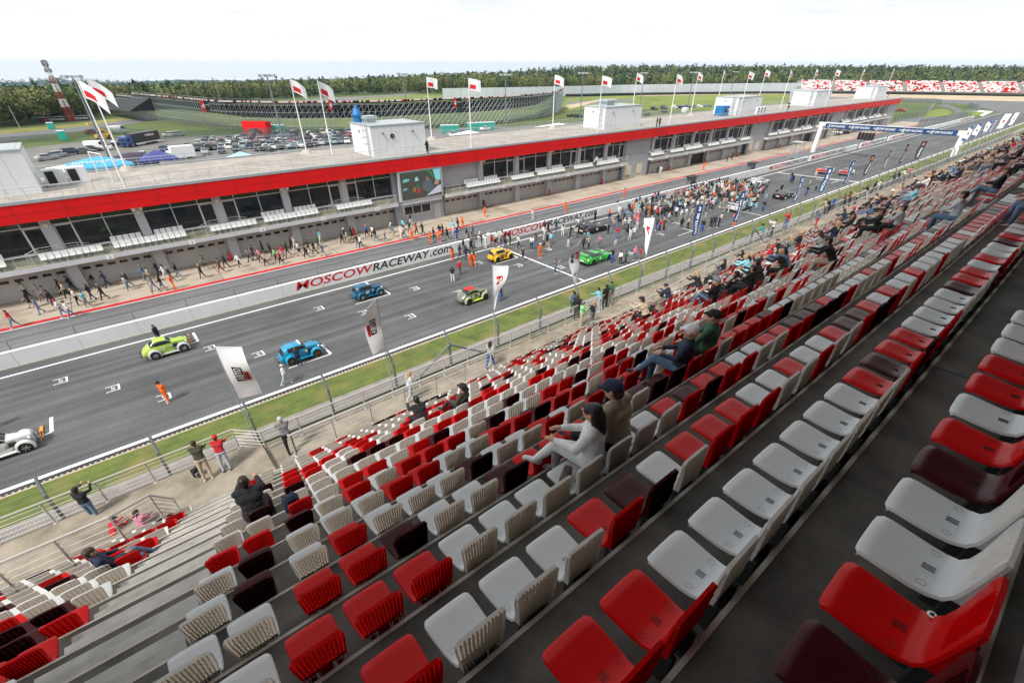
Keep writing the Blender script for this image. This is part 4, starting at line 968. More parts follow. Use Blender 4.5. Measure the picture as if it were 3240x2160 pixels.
    if kind == 'wr': patch('txt_red', [(.3, .42), (.7, .42), (.7, .58), (.5, .64), (.3, .58)])
BN = [((678, 1097), (752, 1262), .95, 1, 'wa', 'white banner with a black and red logo box, standing behind the person in orange overalls'),
      ((1191, 944.6), (1215, 1095), .85, -1, 'wa', 'white banner with a black logo box beside the two dark blue sedans'),
      ((1557.6, 839), (1563.6, 974), .9, 1, 'w7tip', 'narrow white pennant with a red figure beside the black and yellow coupe'),
      ((1837.8, 760), (1832, 880), .95, -1, 'wg', 'white banner with red and blue letters in front of the green sports car'),
      ((2073, 689), (2037, 813), .8, -1, 'w7tip', 'narrow white pennant tapering to a tip behind the green sports car'),
      ((2228, 644.6), (2209, 743), .8, -1, 'nb', 'blue racing banner at the edge of the crowd, lowest of the blue ones'),
      ((2362, 601.6), (2338, 700), .6, -1, 'nb', 'blue racing banner in front of the dense crowd near the orange marshals'),
      ((2548.6, 555.8), (2520, 637.7), .5, -1, 'nb', 'narrow blue racing banner beside the black coupe with its door open'),
      ((2640, 529), (2600, 610), .9, -1, 'nb', 'wide blue racing banner in front of the first red and white safety car'),
      ((2710, 506), (2680, 581), .65, -1, 'nb', 'blue racing banner in front of the second red and white safety car'),
      ((2773.6, 487.7), (2738, 556.5), .7, -1, 'k', 'twisted charcoal banner, first of four past the safety cars'),
      ((2827.5, 472.7), (2791, 537.4), .45, -1, 'k', 'very thin charcoal banner, second of four past the safety cars'),
      ((2881.4, 454), (2852, 516.8), .5, -1, 'k', 'charcoal banner with pale lettering, third of four past the safety cars'),
      ((2938.8, 444.5), (2905, 504), 1.2, -1, 'k', 'wide charcoal banner with an orange mark, last of four before the gantry post'),
      ((3086, 398.7), (3050, 448), 1.2, -1, 'f', 'white banner with navy corners, first one past the gantry post'),
      ((3113.5, 390), (3079, 437), 1.2, -1, 'f', 'white banner with navy corners, second one past the gantry post'),
      ((3144.4, 380.7), (3107, 425.8), 1.2, -1, 'f', 'white banner with navy corners, third one past the gantry post'),
      ((3160, 375.5), (3131, 419), .7, -1, 'nb', 'slim blue banner past the three white banners with navy corners'),
      ((3202.5, 360), (3160, 410), 1.8, -1, 'wr', 'wide white banner with a red print beyond the slim blue banner'),
      ((3226.7, 356.7), (3196, 396.7), 1.2, -1, 'wr', 'last white banner with a red print along the fence')]
for a in BN: banner(*a)
# ------------------------------------------------------------------ light masts, tower, billboard
def mast(base, top, label, zb=0.):
    B_ = PZ(*base, zb); d = ray(*top); t_ = math.hypot(B_.x, B_.y) / math.hypot(d.x, d.y); h = H + d.z * t_ - zb
    t = thing('light_mast', label, 'light mast', B_, 0, 'tall floodlight masts in the paddock')
    b = MB(); b.cyl((0, 0, 0), (0, 0, h), .26, .14, 8); b.build('pole', M['galv'], t)
    b = MB(); b.cyl((0, 0, h - .2), (0, 0, h), 1.1, 1.1, 10)
    for i in range(8): a = i * math.pi / 4; b.box((1.6 * math.cos(a), 1.6 * math.sin(a), h - .1), (.9, .6, .55), rz=a); b.cyl((0, 0, h - .05), (1.2 * math.cos(a), 1.2 * math.sin(a), h - .05), .04, n=4)
    b.build('lamp_head', M['galv_light'], t)
z1_, z2_, z3_, z4_ = Zo(0, 150), Zo(810, 150), Zo(1620, 150), Zo(2430, 150)
mast(z1_(1005, 1020), z1_(645, 265), 'tall floodlight mast behind the crossed flagpoles by the car park')
mast(z2_(275, 945), z2_(100, 255), 'tall floodlight mast rising from the middle of the car park')
mast(z2_(1400, 700), z2_(1350, 245), 'tall floodlight mast behind the cabin with the blue fan')
mast(z2_(2295, 735), z2_(2285, 250), 'tall floodlight mast near the green portable toilets')
mast(z3_(622, 680), z3_(650, 235), 'tall floodlight mast at the end of the scaffold stand')
mast(z3_(1175, 540), z3_(1215, 235), 'tall floodlight mast beside the second roof cabin')
mast(z3_(1612, 560), z3_(1675, 230), 'tall floodlight mast in front of the grassy bank')
mast(z3_(2005, 440), z3_(2050, 225), 'tall floodlight mast behind the third roof cabin')
B_ = PZ(230, 385); d = ray(*z1_(430, 118)); t_ = math.hypot(B_.x, B_.y) / math.hypot(d.x, d.y); TH = H + d.z * t_
tw = thing('lattice_tower', 'red and white lattice telecom tower above the tyre advertising board', 'tower', B_, .3)
for s in range(8):
    z0, z1 = TH * s / 8, TH * (s + 1) / 8; w0, w1 = 1.15 * (1 - .68 * s / 8), 1.15 * (1 - .68 * (s + 1) / 8); b = MB()
    c0 = [Vector((a * w0, c * w0, z0)) for a, c in ((-1, -1), (1, -1), (1, 1), (-1, 1))]; c1 = [Vector((a * w1, c * w1, z1)) for a, c in ((-1, -1), (1, -1), (1, 1), (-1, 1))]
    for i in range(4):
        b.cyl(c0[i], c1[i], .085, n=4); j = (i + 1) % 4
        for q in range(3):
            f0, f1 = q / 3, (q + 1) / 3; b.cyl(c0[i].lerp(c1[i], f0), c0[j].lerp(c1[j], f1), .045, n=3); b.cyl(c0[j].lerp(c1[j], f0), c0[i].lerp(c1[i], f1), .045, n=3)
        b.cyl(c1[i], c1[j], .08, n=4)
    b.build('lattice', M['brown_tower'] if s % 2 == 1 or s < 2 else M['white_paint'], tw)
b = MB()
for i in range(8): a = i * math.pi / 4; b.box((.9 * math.cos(a), .9 * math.sin(a), TH * .95), (.25, .25, 1.8)); b.box((1.0 * math.cos(a), 1.0 * math.sin(a), TH * .84), (.3, .3, 1.2))
b.build('antenna', M['galv'], tw)
B0, B1 = PZ(113, 405), PZ(305, 405)
d0 = ray(*z1_(330, 650)); d1 = ray(*z1_(340, 690))
sy = 285.
L0, L1 = PY(*z1_(325, 650), sy), PY(*z1_(860, 640), sy); L0b = PY(*z1_(345, 690), sy)
bl = thing('billboard', 'long black billboard with white tyre brand lettering by the back track', 'billboard', (L0.x, sy, 0))
W_ = L1.x - L0.x; zt = L0.z; zb = L0b.z - .1
b = MB(); b.bx((0, -.2, zb), (W_, .2, zt)); b.build('panel', M['black'], bl)
b = MB(); b.bx((-.1, -.25, zb - .15), (W_ + .1, .25, zb)); b.bx((-.1, -.25, zt), (W_ + .1, .25, zt + .18)); b.build('frame', M['galv_light'], bl)
b = MB()
for x in (.5, W_ * .5, W_ - .4): b.cyl((x, .1, -6), (x, .1, zb), .15, n=6)
b.build('leg', M['galv'], bl)
for s in (.12, .54):
    text('YOKOHAMA', M['txt_white'], width=W_ * .28, height=(zt - zb) * .42, bold=.02, parent=bl, M4=frame((W_ * (s + .08), -.21, zb + (zt - zb) * .3), (1, 0, 0), (0, 0, 1)))
    e = MB(); e.add([(W_ * (s + q[0]), -.212, zb + (zt - zb) * q[1]) for q in ((0, .7), (.02, .3), (.045, .3), (.07, .78), (.05, .78), (.03, .5))], [tuple(range(6))]); e.build('emblem', M['txt_red'], bl)
# ------------------------------------------------------------------ scaffold grandstand across the paddock (seen from behind)
PL = [Vector((22, 318, 0)), Vector((29, 262, 0)), Vector((41, 203, 0)), Vector((54, 186, 0)), Vector((70, 174.5, 0)), Vector((85, 168, 0)), Vector((100, 167, 0)), Vector((118, 164, 0)), Vector((136, 163.5, 0)), Vector((155, 168, 0)), Vector((175, 178, 0)), Vector((205, 203, 0))]
for i, p in enumerate(PL): p.z = gz(p.x, p.y)
sg = thing('scaffold_grandstand', 'curved scaffold grandstand seen from behind, with dark netting under its seats', 'grandstand', PL[2])
o_ = PL[2]; TOP = 8.7
net, tube, seat_, deck, tread_ = MB(), MB(), MB(), MB(), MB()
def along(step):
    out = []
    for a, c in zip(PL, PL[1:]):
        n = max(1, int((c - a).length / step))
        for i in range(n): out.append((a.lerp(c, i / n), (c - a).normalized()))
    out.append((PL[-1], (PL[-1] - PL[-2]).normalized())); return out
al = along(1.9)
tops = []
for (p, tdir) in al:
    nrm = Vector((-tdir.y, tdir.x, 0))       # away from the camera side
    if nrm.dot(Vector((0, 1, 0)) + Vector((-.2, 0, 0))) < 0: nrm = -nrm
    q = p - o_; topz = TOP if p.y < 290 else TOP - 1.2
    hh = topz - 0
    tops.append((q, nrm, hh))
for (q, nrm, hh), (q2, n2, h2) in zip(tops, tops[1:]):
    A0 = q + Vector((0, 0, hh)); B0_ = q2 + Vector((0, 0, h2)); A1 = q + nrm * 9 + Vector((0, 0, hh * .42)); B1_ = q2 + n2 * 9 + Vector((0, 0, h2 * .42))
    net.quad(A0 + Vector((0, 0, -.5)), B0_ + Vector((0, 0, -.5)), B1_, A1)
    mid = (A0 + B0_) / 2
    deck.quad(A0 + Vector((0, 0, -.35)), B0_ + Vector((0, 0, -.35)), B0_ + Vector((0, 0, .05)), A0 + Vector((0, 0, .05)))
    for s in range(3):
        qa = q.lerp(q2, s / 3 + .15) + Vector((0, 0, hh + .05)); c = rnd.choices((0, 1, 2), (.66, .12, .22))[0]
        seat_.box(qa + Vector((0, 0, .2)), (.55, .4, .45), c)
    for f in (0, 1.6, 3.2):
        zA = hh - f * .55
        for (qq, nn, h_) in ((q, nrm, hh),): tube.cyl(qq + nn * f + Vector((0, 0, -1.)), qq + nn * f + Vector((0, 0, h_ - f * .55 - .3)), .06, n=3)
    nl = 4
    for z in range(1, nl + 1): tube.cyl(q + Vector((0, 0, hh * z / (nl + .4))), q2 + Vector((0, 0, h2 * z / (nl + .4))), .05, n=3)
    for z in range(nl):
        a0, a1 = hh * z / (nl + .4), hh * (z + 1) / (nl + .4)
        tube.cyl(q + Vector((0, 0, a0)), q2 + Vector((0, 0, a1)), .055, n=3)
        tube.cyl(q + Vector((0, 0, a1)), q + nrm * 3.2 + Vector((0, 0, a1)), .025, n=3)
    tube.cyl(A0 + Vector((0, 0, 1.)), B0_ + Vector((0, 0, 1.)), .025, n=3); tube.cyl(A0, A0 + Vector((0, 0, 1.05)), .025, n=3)
M['net'] = mk('dark_netting', (.028, .03, .032), .9, .2, .4)
net.build('netting', M['net'], sg); tube.build('scaffolding', M['galv_light'], sg); deck.build('deck_edge', M['black'], sg)
sobj = seat_.build('seat_row', [M['white_plastic'], M['red_plastic'], M['maroon_plastic']], sg); sobj['kind'] = 'stuff'
for j, (x, y, lb) in enumerate([z1_(1900, 535) + ('first from the trees',), z2_(712, 528) + ('above the middle of the car park',), z2_(1852, 508) + ('behind the front-edge flagpoles',)]):
    dd = ray(x, y); best = min(al, key=lambda pt: abs(proj(pt[0] + Vector((0, 0, 8)))[0] - x)); p = best[0] + Vector((0, -.6, 0)); pz = CAM + dd * (p.y / dd.y)
    t = thing('sponsor_board', f'black and red board with a white figure four, {lb}', 'board', (pz.x, p.y, pz.z), 0, 'boards on the scaffold stand')
    s_ = 1.0 * (pz - CAM).length / 200
    b = MB(); b.bx((-.7 * s_, -.1, -1.35 * s_), (1.7 * s_, .1, 1.35 * s_)); b.build('panel', M['black'], t); b = MB(); b.bx((-1.7 * s_, -.12, -1.6 * s_), (-.7 * s_, .08, 1.4 * s_)); b.build('panel', M['txt_red'], t)
    text('4', M['txt_white'], height=1.4 * s_, parent=t, name='number', M4=frame((-1.6 * s_, -.13, -.8 * s_), (1, 0, 0), (0, 0, 1)))
    text('Квартал', M['txt_white'], width=2.0 * s_, parent=t, M4=frame((-.5 * s_, -.11, -.1), (1, 0, 0), (0, 0, 1)))
# white sound wall behind the curve
def wallline(name, label, cat, pts, h, mat, thick=.4, seam=4.):
    pts = [PZ(*p) for p in pts]; t = thing(name, label, cat, pts[0]); b = MB(); s = MB(); o = pts[0]
    for a, c in zip(pts, pts[1:]):
        dv = (c - a); nrm = Vector((-dv.y, dv.x, 0)).normalized() * thick; 
        b.add([a - o, c - o, c - o + nrm, a - o + nrm] + [v + Vector((0, 0, h)) for v in (a - o, c - o, c - o + nrm, a - o + nrm)], [(0, 1, 5, 4), (1, 2, 6, 5), (2, 3, 7, 6), (3, 0, 4, 7), (4, 5, 6, 7)])
        n = int(dv.length / seam)
        for i in range(n): q = a.lerp(c, i / n) - o - nrm * .1; s.cyl(q, q + Vector((0, 0, h)), .09, n=4)
    b.build('panel', mat, t); s.build('post', M['galv_light'], t); return t
M['sound'] = mk('sound_wall_panel', (.50, .54, .58), .5, .06, .05)
wallline('sound_wall', 'long pale grey noise wall curving behind the far bend', 'wall', [(1402, 314), (1620, 309), (1795, 304), (1964, 298), (2200, 293), (2430, 290), (2578, 289)], 6.0, M['sound'], seam=6)
tt = thing('tyre_barrier', 'dark tyre barrier along the outside of the far bend', 'barrier', PZ(2200, 299)); b = MB(); o = PZ(2200, 299)
tp = [PZ(*p) - o for p in [(1790, 306), (1990, 302), (2200, 299), (2400, 297), (2560, 297), (2700, 297), (2826, 298), (3000, 301), (3239, 306), (3420, 311)]]
for a, c in zip(tp, tp[1:]): b.cyl(a + Vector((0, 0, .8)), c + Vector((0, 0, .8)), .9, n=6)
b.build('tyre_row', M['rubber'], tt)
# far grandstand with red and white seats
fg = thing('far_grandstand', 'far open grandstand of red and white seats behind the tyre barrier', 'grandstand', (540, 118, 0))
P0, P1 = Vector((512, 165, 0)), Vector((650, -50, 0)); dv = (P1 - P0).normalized(); nv = Vector((-dv.y, dv.x, 0)); nv = nv if nv.x > 0 else -nv; LN = (P1 - P0).length
P0 -= dv * 45; LN += 45
ter, st_ = MB(), MB(); fo = Vector((540, 118, 0)); rows = 14
for r_ in range(rows):
    a = P0 + nv * (1.0 * r_) - fo; c = a + dv * LN; z = 1.2 + .48 * r_
    ter.quad(a + Vector((0, 0, z)), c + Vector((0, 0, z)), c + nv * 1.0 + Vector((0, 0, z)), a + nv * 1.0 + Vector((0, 0, z))); ter.quad(a + Vector((0, 0, z - .5)), c + Vector((0, 0, z - .5)), c + Vector((0, 0, z)), a + Vector((0, 0, z)))
    s = 0.; prev = 0
    while s < LN:
        if (s % 26) > 2.2:
            if rnd.random() < .72: prev = rnd.choices((0, 1, 2), (.62, .28, .10))[0]
            q = a + dv * s + nv * .55; st_.add([q + Vector((0, 0, z)), q + dv * .95 + Vector((0, 0, z)), q + dv * .95 + nv * .2 + Vector((0, 0, z + .75)), q + nv * .2 + Vector((0, 0, z + .75))], [(0, 1, 2, 3)], prev)
        s += 1.0
ter.build('terrace', M['concrete'], fg); so_ = st_.build('seat_row', [M['white_plastic'], M['red_plastic'], M['maroon_plastic']], fg); so_['kind'] = 'stuff'
b = MB()
a = P0 + nv * rows - fo
for z in (8.3, 9.0): b.cyl(a + Vector((0, 0, z)), a + dv * LN + Vector((0, 0, z)), .05, n=3)
s = 0
while s < LN: b.cyl(a + dv * s + Vector((0, 0, 0)), a + dv * s + Vector((0, 0, 9.2)), .09, n=4); s += 5
b.build('railing', M['galv'], fg)
# portable toilets, containers, fences of the paddock
def boxthing(name, label, cat, base, size, mat, rz=0., group=None, roofm=None, z=0., detail=None):
    t = thing(name, label, cat, (base[0], base[1], z), rz, group); b = MB(); b.box((0, 0, size[2] / 2), size); me = b.mesh('body', [mat]); finish(me, None, .04); link('body', me, t)
    b = MB(); b.box((0, 0, size[2] + .08), (size[0] * 1.02, size[1] * 1.02, .16)); b.build('roof', roofm or M['white_paint'], t)
    b = MB(); b.box((0, -size[1] / 2 - .01, size[2] * .48), (size[0] * .6, .03, size[2] * .85)); b.build('door', detail or mat, t); return t
M['teal_l'] = mk('pale_teal_door', (.05, .33, .27), .45)
for g, (a, c, n) in enumerate([(z2_(45, 790), z2_(280, 785), 10), (z2_(1700, 790), z2_(1865, 785), 6), (z2_(1945, 768), z2_(2190, 755), 9)]):
    A_, B_ = PZ(*a), PZ(*c)
    for i in range(n):
        p = A_.lerp(B_, (i + .5) / n)
        boxthing('portable_toilet', f'green portable toilet, {ordw(i)} in the row {["beside the red trailer", "near the scaffold stand", "below the floodlight mast"][g]}', 'portable toilet', p, ((B_ - A_).length / n * .93, 1.2, 2.3), M['teal'], math.atan2(B_.y - A_.y, B_.x - A_.x), 'green portable toilets', None, 0, M['teal_l'])
p = PZ(*z1_(592, 855)); boxthing('portable_toilet', 'single green portable toilet standing alone by the back track fence', 'portable toilet', p, (1.9, 1.6, 2.5), M['teal'])
p = PZ(*z1_(480, 750)); boxthing('portable_toilet', 'small distant green cabin beyond the back track', 'portable toilet', p, (2., 1.6, 1.9), M['teal'])
p = PZ(*z1_(2290, 800)); boxthing('trailer', 'bright red trailer parked at the edge of the car park', 'trailer', (p.x + 3, p.y), (9., 2.6, 3.4), M['red_paint'], -.9, None, M['red_paint'])
# fence around the lot
pf2 = thing('paddock_fence', 'dark green mesh fence along the far side of the car park', 'fence', PZ(300, 430)); o = PZ(300, 430); b = MB(); pm_ = MB()
fp_ = [PZ(*p) - o for p in [(0, 462), (150, 448), (250, 440), (330, 425), (420, 428), (520, 442), (700, 432), (900, 424), (1100, 423)]]
M['fence_net'] = mk('green_fence_mesh', (.05, .09, .07), .8, alpha=.45)
pm_.cyl((0, 0, 0), (0, 0, 2.2), .05, n=4); me_fp = pm_.mesh('post', [M['galv']])
for a, c in zip(fp_, fp_[1:]):
    b.quad(a + Vector((0, 0, .1)), c + Vector((0, 0, .1)), c + Vector((0, 0, 2)), a + Vector((0, 0, 2)))
    n = int((c - a).length / 3)
    for i in range(n): link('post', me_fp, pf2, a.lerp(c, i / n))
b.build('mesh_netting', M['fence_net'], pf2)
wf = thing('bend_fence', 'grey-green mesh fence around the pit exit bend', 'fence', PZ(2860, 400)); o = PZ(2860, 400); b = MB(); pm_ = MB()
for line in ([(2822, 385), (2900, 372), (2935, 356), (2955, 338)], [(2900, 402), (2990, 388), (3040, 372), (3095, 352), (3060, 340)], [(2840, 322), (2950, 326), (2975, 332)]):
    l = [PZ(*p) - o for p in line]
    for a, c in zip(l, l[1:]):
        b.quad(a, c, c + Vector((0, 0, 2.4)), a + Vector((0, 0, 2.4))); n = max(1, int((c - a).length / 4))
        for i in range(n): q = a.lerp(c, i / n); pm_.cyl(q, q + Vector((0, 0, 2.6)), .06, n=4)
b.build('mesh_netting', M['fence_net'], wf); pm_.build('post', M['galv_light'], wf)
# marshal stand and control boxes on the pit wall
ms = thing('marshal_stand', 'glazed marshal stand on legs behind the white pit wall near the gantry', 'marshal stand', (128, 49.3, 0)); b = MB()
for x in (-1.2, 1.2):
    for y in (-.9, .9): b.cyl((x, y, 0), (x, y, 4.3), .07, n=5)
for z in (1.4, 2.6, 4.3): b.path([(-1.2, -.9, z), (1.2, -.9, z), (1.2, .9, z), (-1.2, .9, z), (-1.2, -.9, z)], .05)
b.cyl((-1.2, -.9, 0), (1.2, .9, 1.4), .04, n=4); b.cyl((1.2, -.9, 0), (-1.2, .9, 1.4), .04, n=4)
b.build('frame', M['galv_light'], ms); b = MB(); b.bx((-1.15, -.88, 1.45), (1.15, -.86, 4.2)); b.bx((-1.15, .86, 1.45), (1.15, .88, 4.2)); b.bx((-1.17, -.86, 1.45), (-1.15, .86, 4.2)); b.build('glass_panel', M['balus'], ms)
b = MB(); b.box((0, 0, 4.38), (2.9, 2.3, .12)); b.build('roof', M['galv_light'], ms); b = MB(); b.box((0, 0, 1.42), (2.4, 1.8, .08)); b.build('floor', M['galv'], ms)
for x, lb in ((84.5, 'behind the wall lettering at the crowd'), (107, 'behind the white wall past the crowd')):
    t = thing('timing_box', f'dark grey timing booth {lb}', 'booth', (x, 49.2, 0)); b = MB(); b.box((0, 0, 1.1), (1.8, 1., 2.2)); me = b.mesh('body', [M['galv']]); finish(me, None, .05); link('body', me, t); b = MB(); b.box((0, -.51, 1.4), (1.5, .03, .9)); b.build('window', M['glass'], t); b = MB(); b.box((-.2, -.1, 2.25), (2.6, 1.5, .08)); b.build('roof', M['black'], t)
# tents beside the paddock edge of the pit building
def tent(base, size, h, mat, label, name='tent', rz=0., letter=None, arch=False, mat2=None):
    t = thing(name, label, 'tent', (base[0], base[1], 0), rz); W_, D_ = size; b = MB()
    if arch:
        n = 10; secs = []
        for k in range(9):
            f = k / 8; secs.append([(-W_ / 2 + W_ * f, D_ / 2 * math.cos(math.pi * i / n), h * math.sin(math.pi * i / n) * (.75 + .25 * math.sin(math.pi * f))) for i in range(n + 1)])
        b.loft(secs, cap=True)
    else:
        e = h * .62; vs = [(-W_ / 2, -D_ / 2, e), (W_ / 2, -D_ / 2, e), (W_ / 2, D_ / 2, e), (-W_ / 2, D_ / 2, e), (-W_ * .02, 0, h), (W_ * .02, 0, h)]
        b.add(vs, [(0, 1, 5, 4), (1, 2, 5), (2, 3, 4, 5), (3, 0, 4)]); b.add([(v[0], v[1], v[2]) for v in vs[:4]] + [(v[0], v[1], v[2] - .35) for v in vs[:4]], [(0, 4, 5, 1), (1, 5, 6, 2), (2, 6, 7, 3), (3, 7, 4, 0)])
    b.build('canopy', mat, t)
    if not arch:
        b = MB()
        for x in (-1, 1):
            for y in (-1, 1): b.cyl((x * W_ / 2 * .96, y * D_ / 2 * .96, 0), (x * W_ / 2 * .96, y * D_ / 2 * .96, h * .62), .06, n=5)
        b.build('leg', M['galv_light'], t)
    if letter:
        text(letter, M['txt_white'], width=W_ * .8, bold=.02, parent=t, M4=frame((-W_ * .4, -D_ / 2 * .60, h * .62 + h * .38 * .40 + .06), (1, 0, 0), (0, D_ / 2, h * .38)))
    return t
M['tent_cyan'] = mk('cyan_tent_fabric', (.04, .36, .62), .6, .1, .8); M['tent_lt'] = mk('pale_blue_tent_fabric', (.35, .62, .75), .6); M['tent_navy'] = mk('indigo_tent_fabric', (.05, .06, .24), .6); M['tent_dark'] = mk('dark_tent_fabric', (.04, .03, .055), .6, .2, .6)
tent(PZ(*z1_(905, 1052), 2.6)[:2], (11, 9), 3.6, M['tent_cyan'], 'bright blue tent roof with white lettering behind the roof railing', letter='AUTOFANATIC.RU')
tent(PZ(*z1_(1235, 1060), 1.6)[:2], (8.5, 7), 3.6, M['tent_dark'], 'dark rounded tent next to the bright blue tent', arch=True)
tent(PZ(*z1_(1450, 1025), 2.2)[:2], (7, 6), 3.9, M['tent_navy'], 'indigo pointed tent between the dark tent and the white box truck')
tent(PZ(*z1_(800, 1120), 1.2)[:2], (13, 8), 2.6, M['white_flag'], 'low white tent roof below the bright blue tent')
tent(PZ(*z1_(2225, 1022), 1.8)[:2], (6, 5), 3.2, M['tent_lt'], 'pale blue pointed tent at the paddock edge by the second pair of flagpoles')
tent(PZ(*z3_(420, 735), 2.2)[:2], (16, 10), 3.4, M['white_flag'], 'wide white tent roof behind the pit roof left of the silver-vented cabin'.replace('left of', 'before'))
tent(PZ(*z2_(1960, 820), 1.5)[:2], (9, 8), 3.1, M['white_flag'], 'small white tent roof behind the pit roof near the portable toilets')
# ------------------------------------------------------------------ trees
M['leaf'] = []
def leafmat(name, c):
    m = mk(name, c, .8, 0, .8, col2=tuple(v * .55 for v in c), detail=8); return m
LEAF = [leafmat('foliage_mid', (.155, .205, .055)), leafmat('foliage_yellow', (.215, .225, .065)), leafmat('foliage_dark', (.075, .125, .045)), leafmat('foliage_olive', (.175, .180, .060)), leafmat('foliage_spruce', (.045, .085, .042))]
nr = np.random.default_rng(3)
def tree_arr(h, rad, kind, nleaf, ls):
    # triangles of a crown: deciduous ellipsoid clumps, or conifer cone
    n = nleaf
    if kind == 'con':
        t = nr.random(n) ** .7; z = h * (.08 + .92 * (1 - t)); r = rad * t * (.55 + .45 * nr.random(n)); a = nr.random(n) * 2 * np.pi
        c = np.stack([r * np.cos(a), r * np.sin(a), z], 1)
    else:
        nb_ = 7; ca = nr.random(nb_) * 2 * np.pi; cr = rad * .55 * nr.random(nb_) ** .5; cz = h * (.35 + .5 * nr.random(nb_)); cs = rad * (.4 + .3 * nr.random(nb_)); cz[0] = h * .78; cr[0] = 0
        k = nr.integers(0, nb_, n); u = nr.normal(size=(n, 3)); u /= np.linalg.norm(u, axis=1)[:, None]; rr_ = cs[k] * (.75 + .3 * nr.random(n))
        c = np.stack([cr[k] * np.cos(ca[k]), cr[k] * np.sin(ca[k]), cz[k]], 1) + u * rr_[:, None] * np.array([1, 1, 1.0]); c[:, 2] = np.clip(c[:, 2], h * .1, h)
    q = nr.normal(size=(n, 3, 3)) * ls * .62; q[:, :, 2] *= .8
    return (c[:, None, :] + q)
def trees_mesh(name, items, mats, nleaf, ls, parent=None, trunk=False):
    tv, mi = [], []
    for (x, y, z, h, rad, kind, mt) in items:
        a = tree_arr(h, rad, kind, nleaf, ls * (h / 12)); a = a + np.array([x, y, z]); tv.append(a.reshape(-1, 3)); mi.append(np.full(len(a), mt))
    v = np.concatenate(tv); n = len(v) // 3
    me = bpy.data.meshes.new(name); me.vertices.add(len(v)); me.vertices.foreach_set('co', v.ravel()); me.loops.add(n * 3); me.loops.foreach_set('vertex_index', np.arange(n * 3)); me.polygons.add(n); me.polygons.foreach_set('loop_start', np.arange(n) * 3); me.polygons.foreach_set('loop_total', np.full(n, 3))
    for m in mats: me.materials.append(m)
    me.polygons.foreach_set('material_index', np.concatenate(mi)); me.update(calc_edges=True)
    return me
def tree_thing(x, y, h, rad, kind, mt, label, nleaf=420, ls=.55):
    t = thing('tree', label, 'tree', (x, y, gz(x, y)), 0, 'trees at the edge of the wood')
    link('crown', trees_mesh('crown', [(0, 0, 0, h, rad, kind, mt)], LEAF, nleaf, ls), t)
    b = MB(); b.cyl((0, 0, -.3), (0, 0, h * .55), .22, .12, 6)
    for i in range(4): a = i * 1.6; b.cyl((0, 0, h * (.3 + .07 * i)), (rad * .5 * math.cos(a), rad * .5 * math.sin(a), h * (.5 + .08 * i)), .09, .04, 4)
    b.build('trunk', M['bark'], t)
tree_r = random.Random(21); edge = []
# forest: px rows (full photo) of base line, filled backwards
items_far, k_ = [], 0
def infor(x, y):
    u = y - .45 * x
    return True
front = [Vector((-60, 275, 0)), Vector((-18, 268, 0)), Vector((2, 285, 0)), Vector((18, 325, 0)), Vector((40, 350, 0)), Vector((75, 380, 0)), Vector((120, 420, 0)), Vector((165, 470, 0)), Vector((215, 395, 0)), Vector((260, 340, 0)), Vector((340, 300, 0)), Vector((430, 262, 0)), Vector((520, 215, 0)), Vector((600, 190, 0)), Vector((690, 120, 0)), Vector((740, 20, 0)), Vector((780, -80, 0))]
def frontdist(x, y):
    # radial: is the point beyond the front line?
    a = math.atan2(y, x); best = None
    for p, q in zip(front, front[1:]):
        a0, a1 = math.atan2(p.y, p.x), math.atan2(q.y, q.x)
        if min(a0, a1) <= a <= max(a0, a1):
            f = (a - a0) / (a1 - a0 + 1e-9); return math.hypot(p.x + (q.x - p.x) * f, p.y + (q.y - p.y) * f)
    return 1e9
cand = []
for i in range(26000):
    a = tree_r.uniform(-.12, 1.80); r0 = None
    r_ = 230 * (1300 / 230) ** tree_r.random()
    x, y = r_ * math.cos(a), r_ * math.sin(a); fd = frontdist(x, y)
    if r_ < fd: continue
    if fd > 600 and False: continue
    cand.append((r_, x, y, r_ - fd))
cand.sort(key=lambda c: c[3])
nth = 0
for (r_, x, y, dep) in cand:
    right = x > 560
    con = tree_r.random() < (.18 if dep < 60 else .45)
    h = tree_r.uniform(8.5, 12.5) if not right else tree_r.uniform(8, 12)
    if con: h *= 1.15
    z = gz(x, y)
    if right: z += min(6, max(0, dep) * .02)
    mt = 4 if con else tree_r.choices((0, 1, 2, 3), (.4, .2, .15, .25))[0]
    it = (x, y, z, h, h * (.17 if con else .36), 'con' if con else 'dec', mt)
    if nth < 46 and dep < 14 and inframe((x, y, z + h * .6), 0):
        kindw = {0: 'mid green', 1: 'yellowish green', 2: 'dark green', 3: 'olive green', 4: 'dark spruce'}[mt]
        px_ = proj((x, y, z + h))[0]
        where = 'behind the tyre billboard' if px_ < 350 else 'behind the scaffold stand' if px_ < 1300 else 'behind the pale noise wall' if px_ < 2600 else 'behind the far red and white grandstand'
        edge.append((it, kindw, where, px_)); nth += 1
    else: items_far.append(it)
edge.sort(key=lambda e: e[3]); cnt = {}
for it, kw, wh, px_ in edge:
    key = (kw, wh); cnt[key] = cnt.get(key, 0) + 1
    x, y, z, h, rad, kd, mt = it; tree_thing(x, y, h, rad, kd, mt, f'{kw} {"conifer" if kd == "con" else "leafy tree"} {wh}, {ordw(cnt[key] - 1)} such')
items_far = [t for t in items_far if inframe((t[0], t[1], t[2] + t[3]), 200)]
near_it = [t for t in items_far if math.hypot(t[0], t[1]) < 480][:2600]; ni = set(id(t) for t in near_it)
far_it = [t for t in items_far if id(t) not in ni][:7000]
tag(link('woods', trees_mesh('woods', near_it, LEAF, 130, .95)), 'dense mixed birch and spruce wood behind the circuit', 'woods', None, 'stuff')
tag(link('woods', trees_mesh('woods', far_it, LEAF, 48, 1.6)), 'farther stretch of mixed wood fading behind the circuit', 'woods', None, 'stuff')
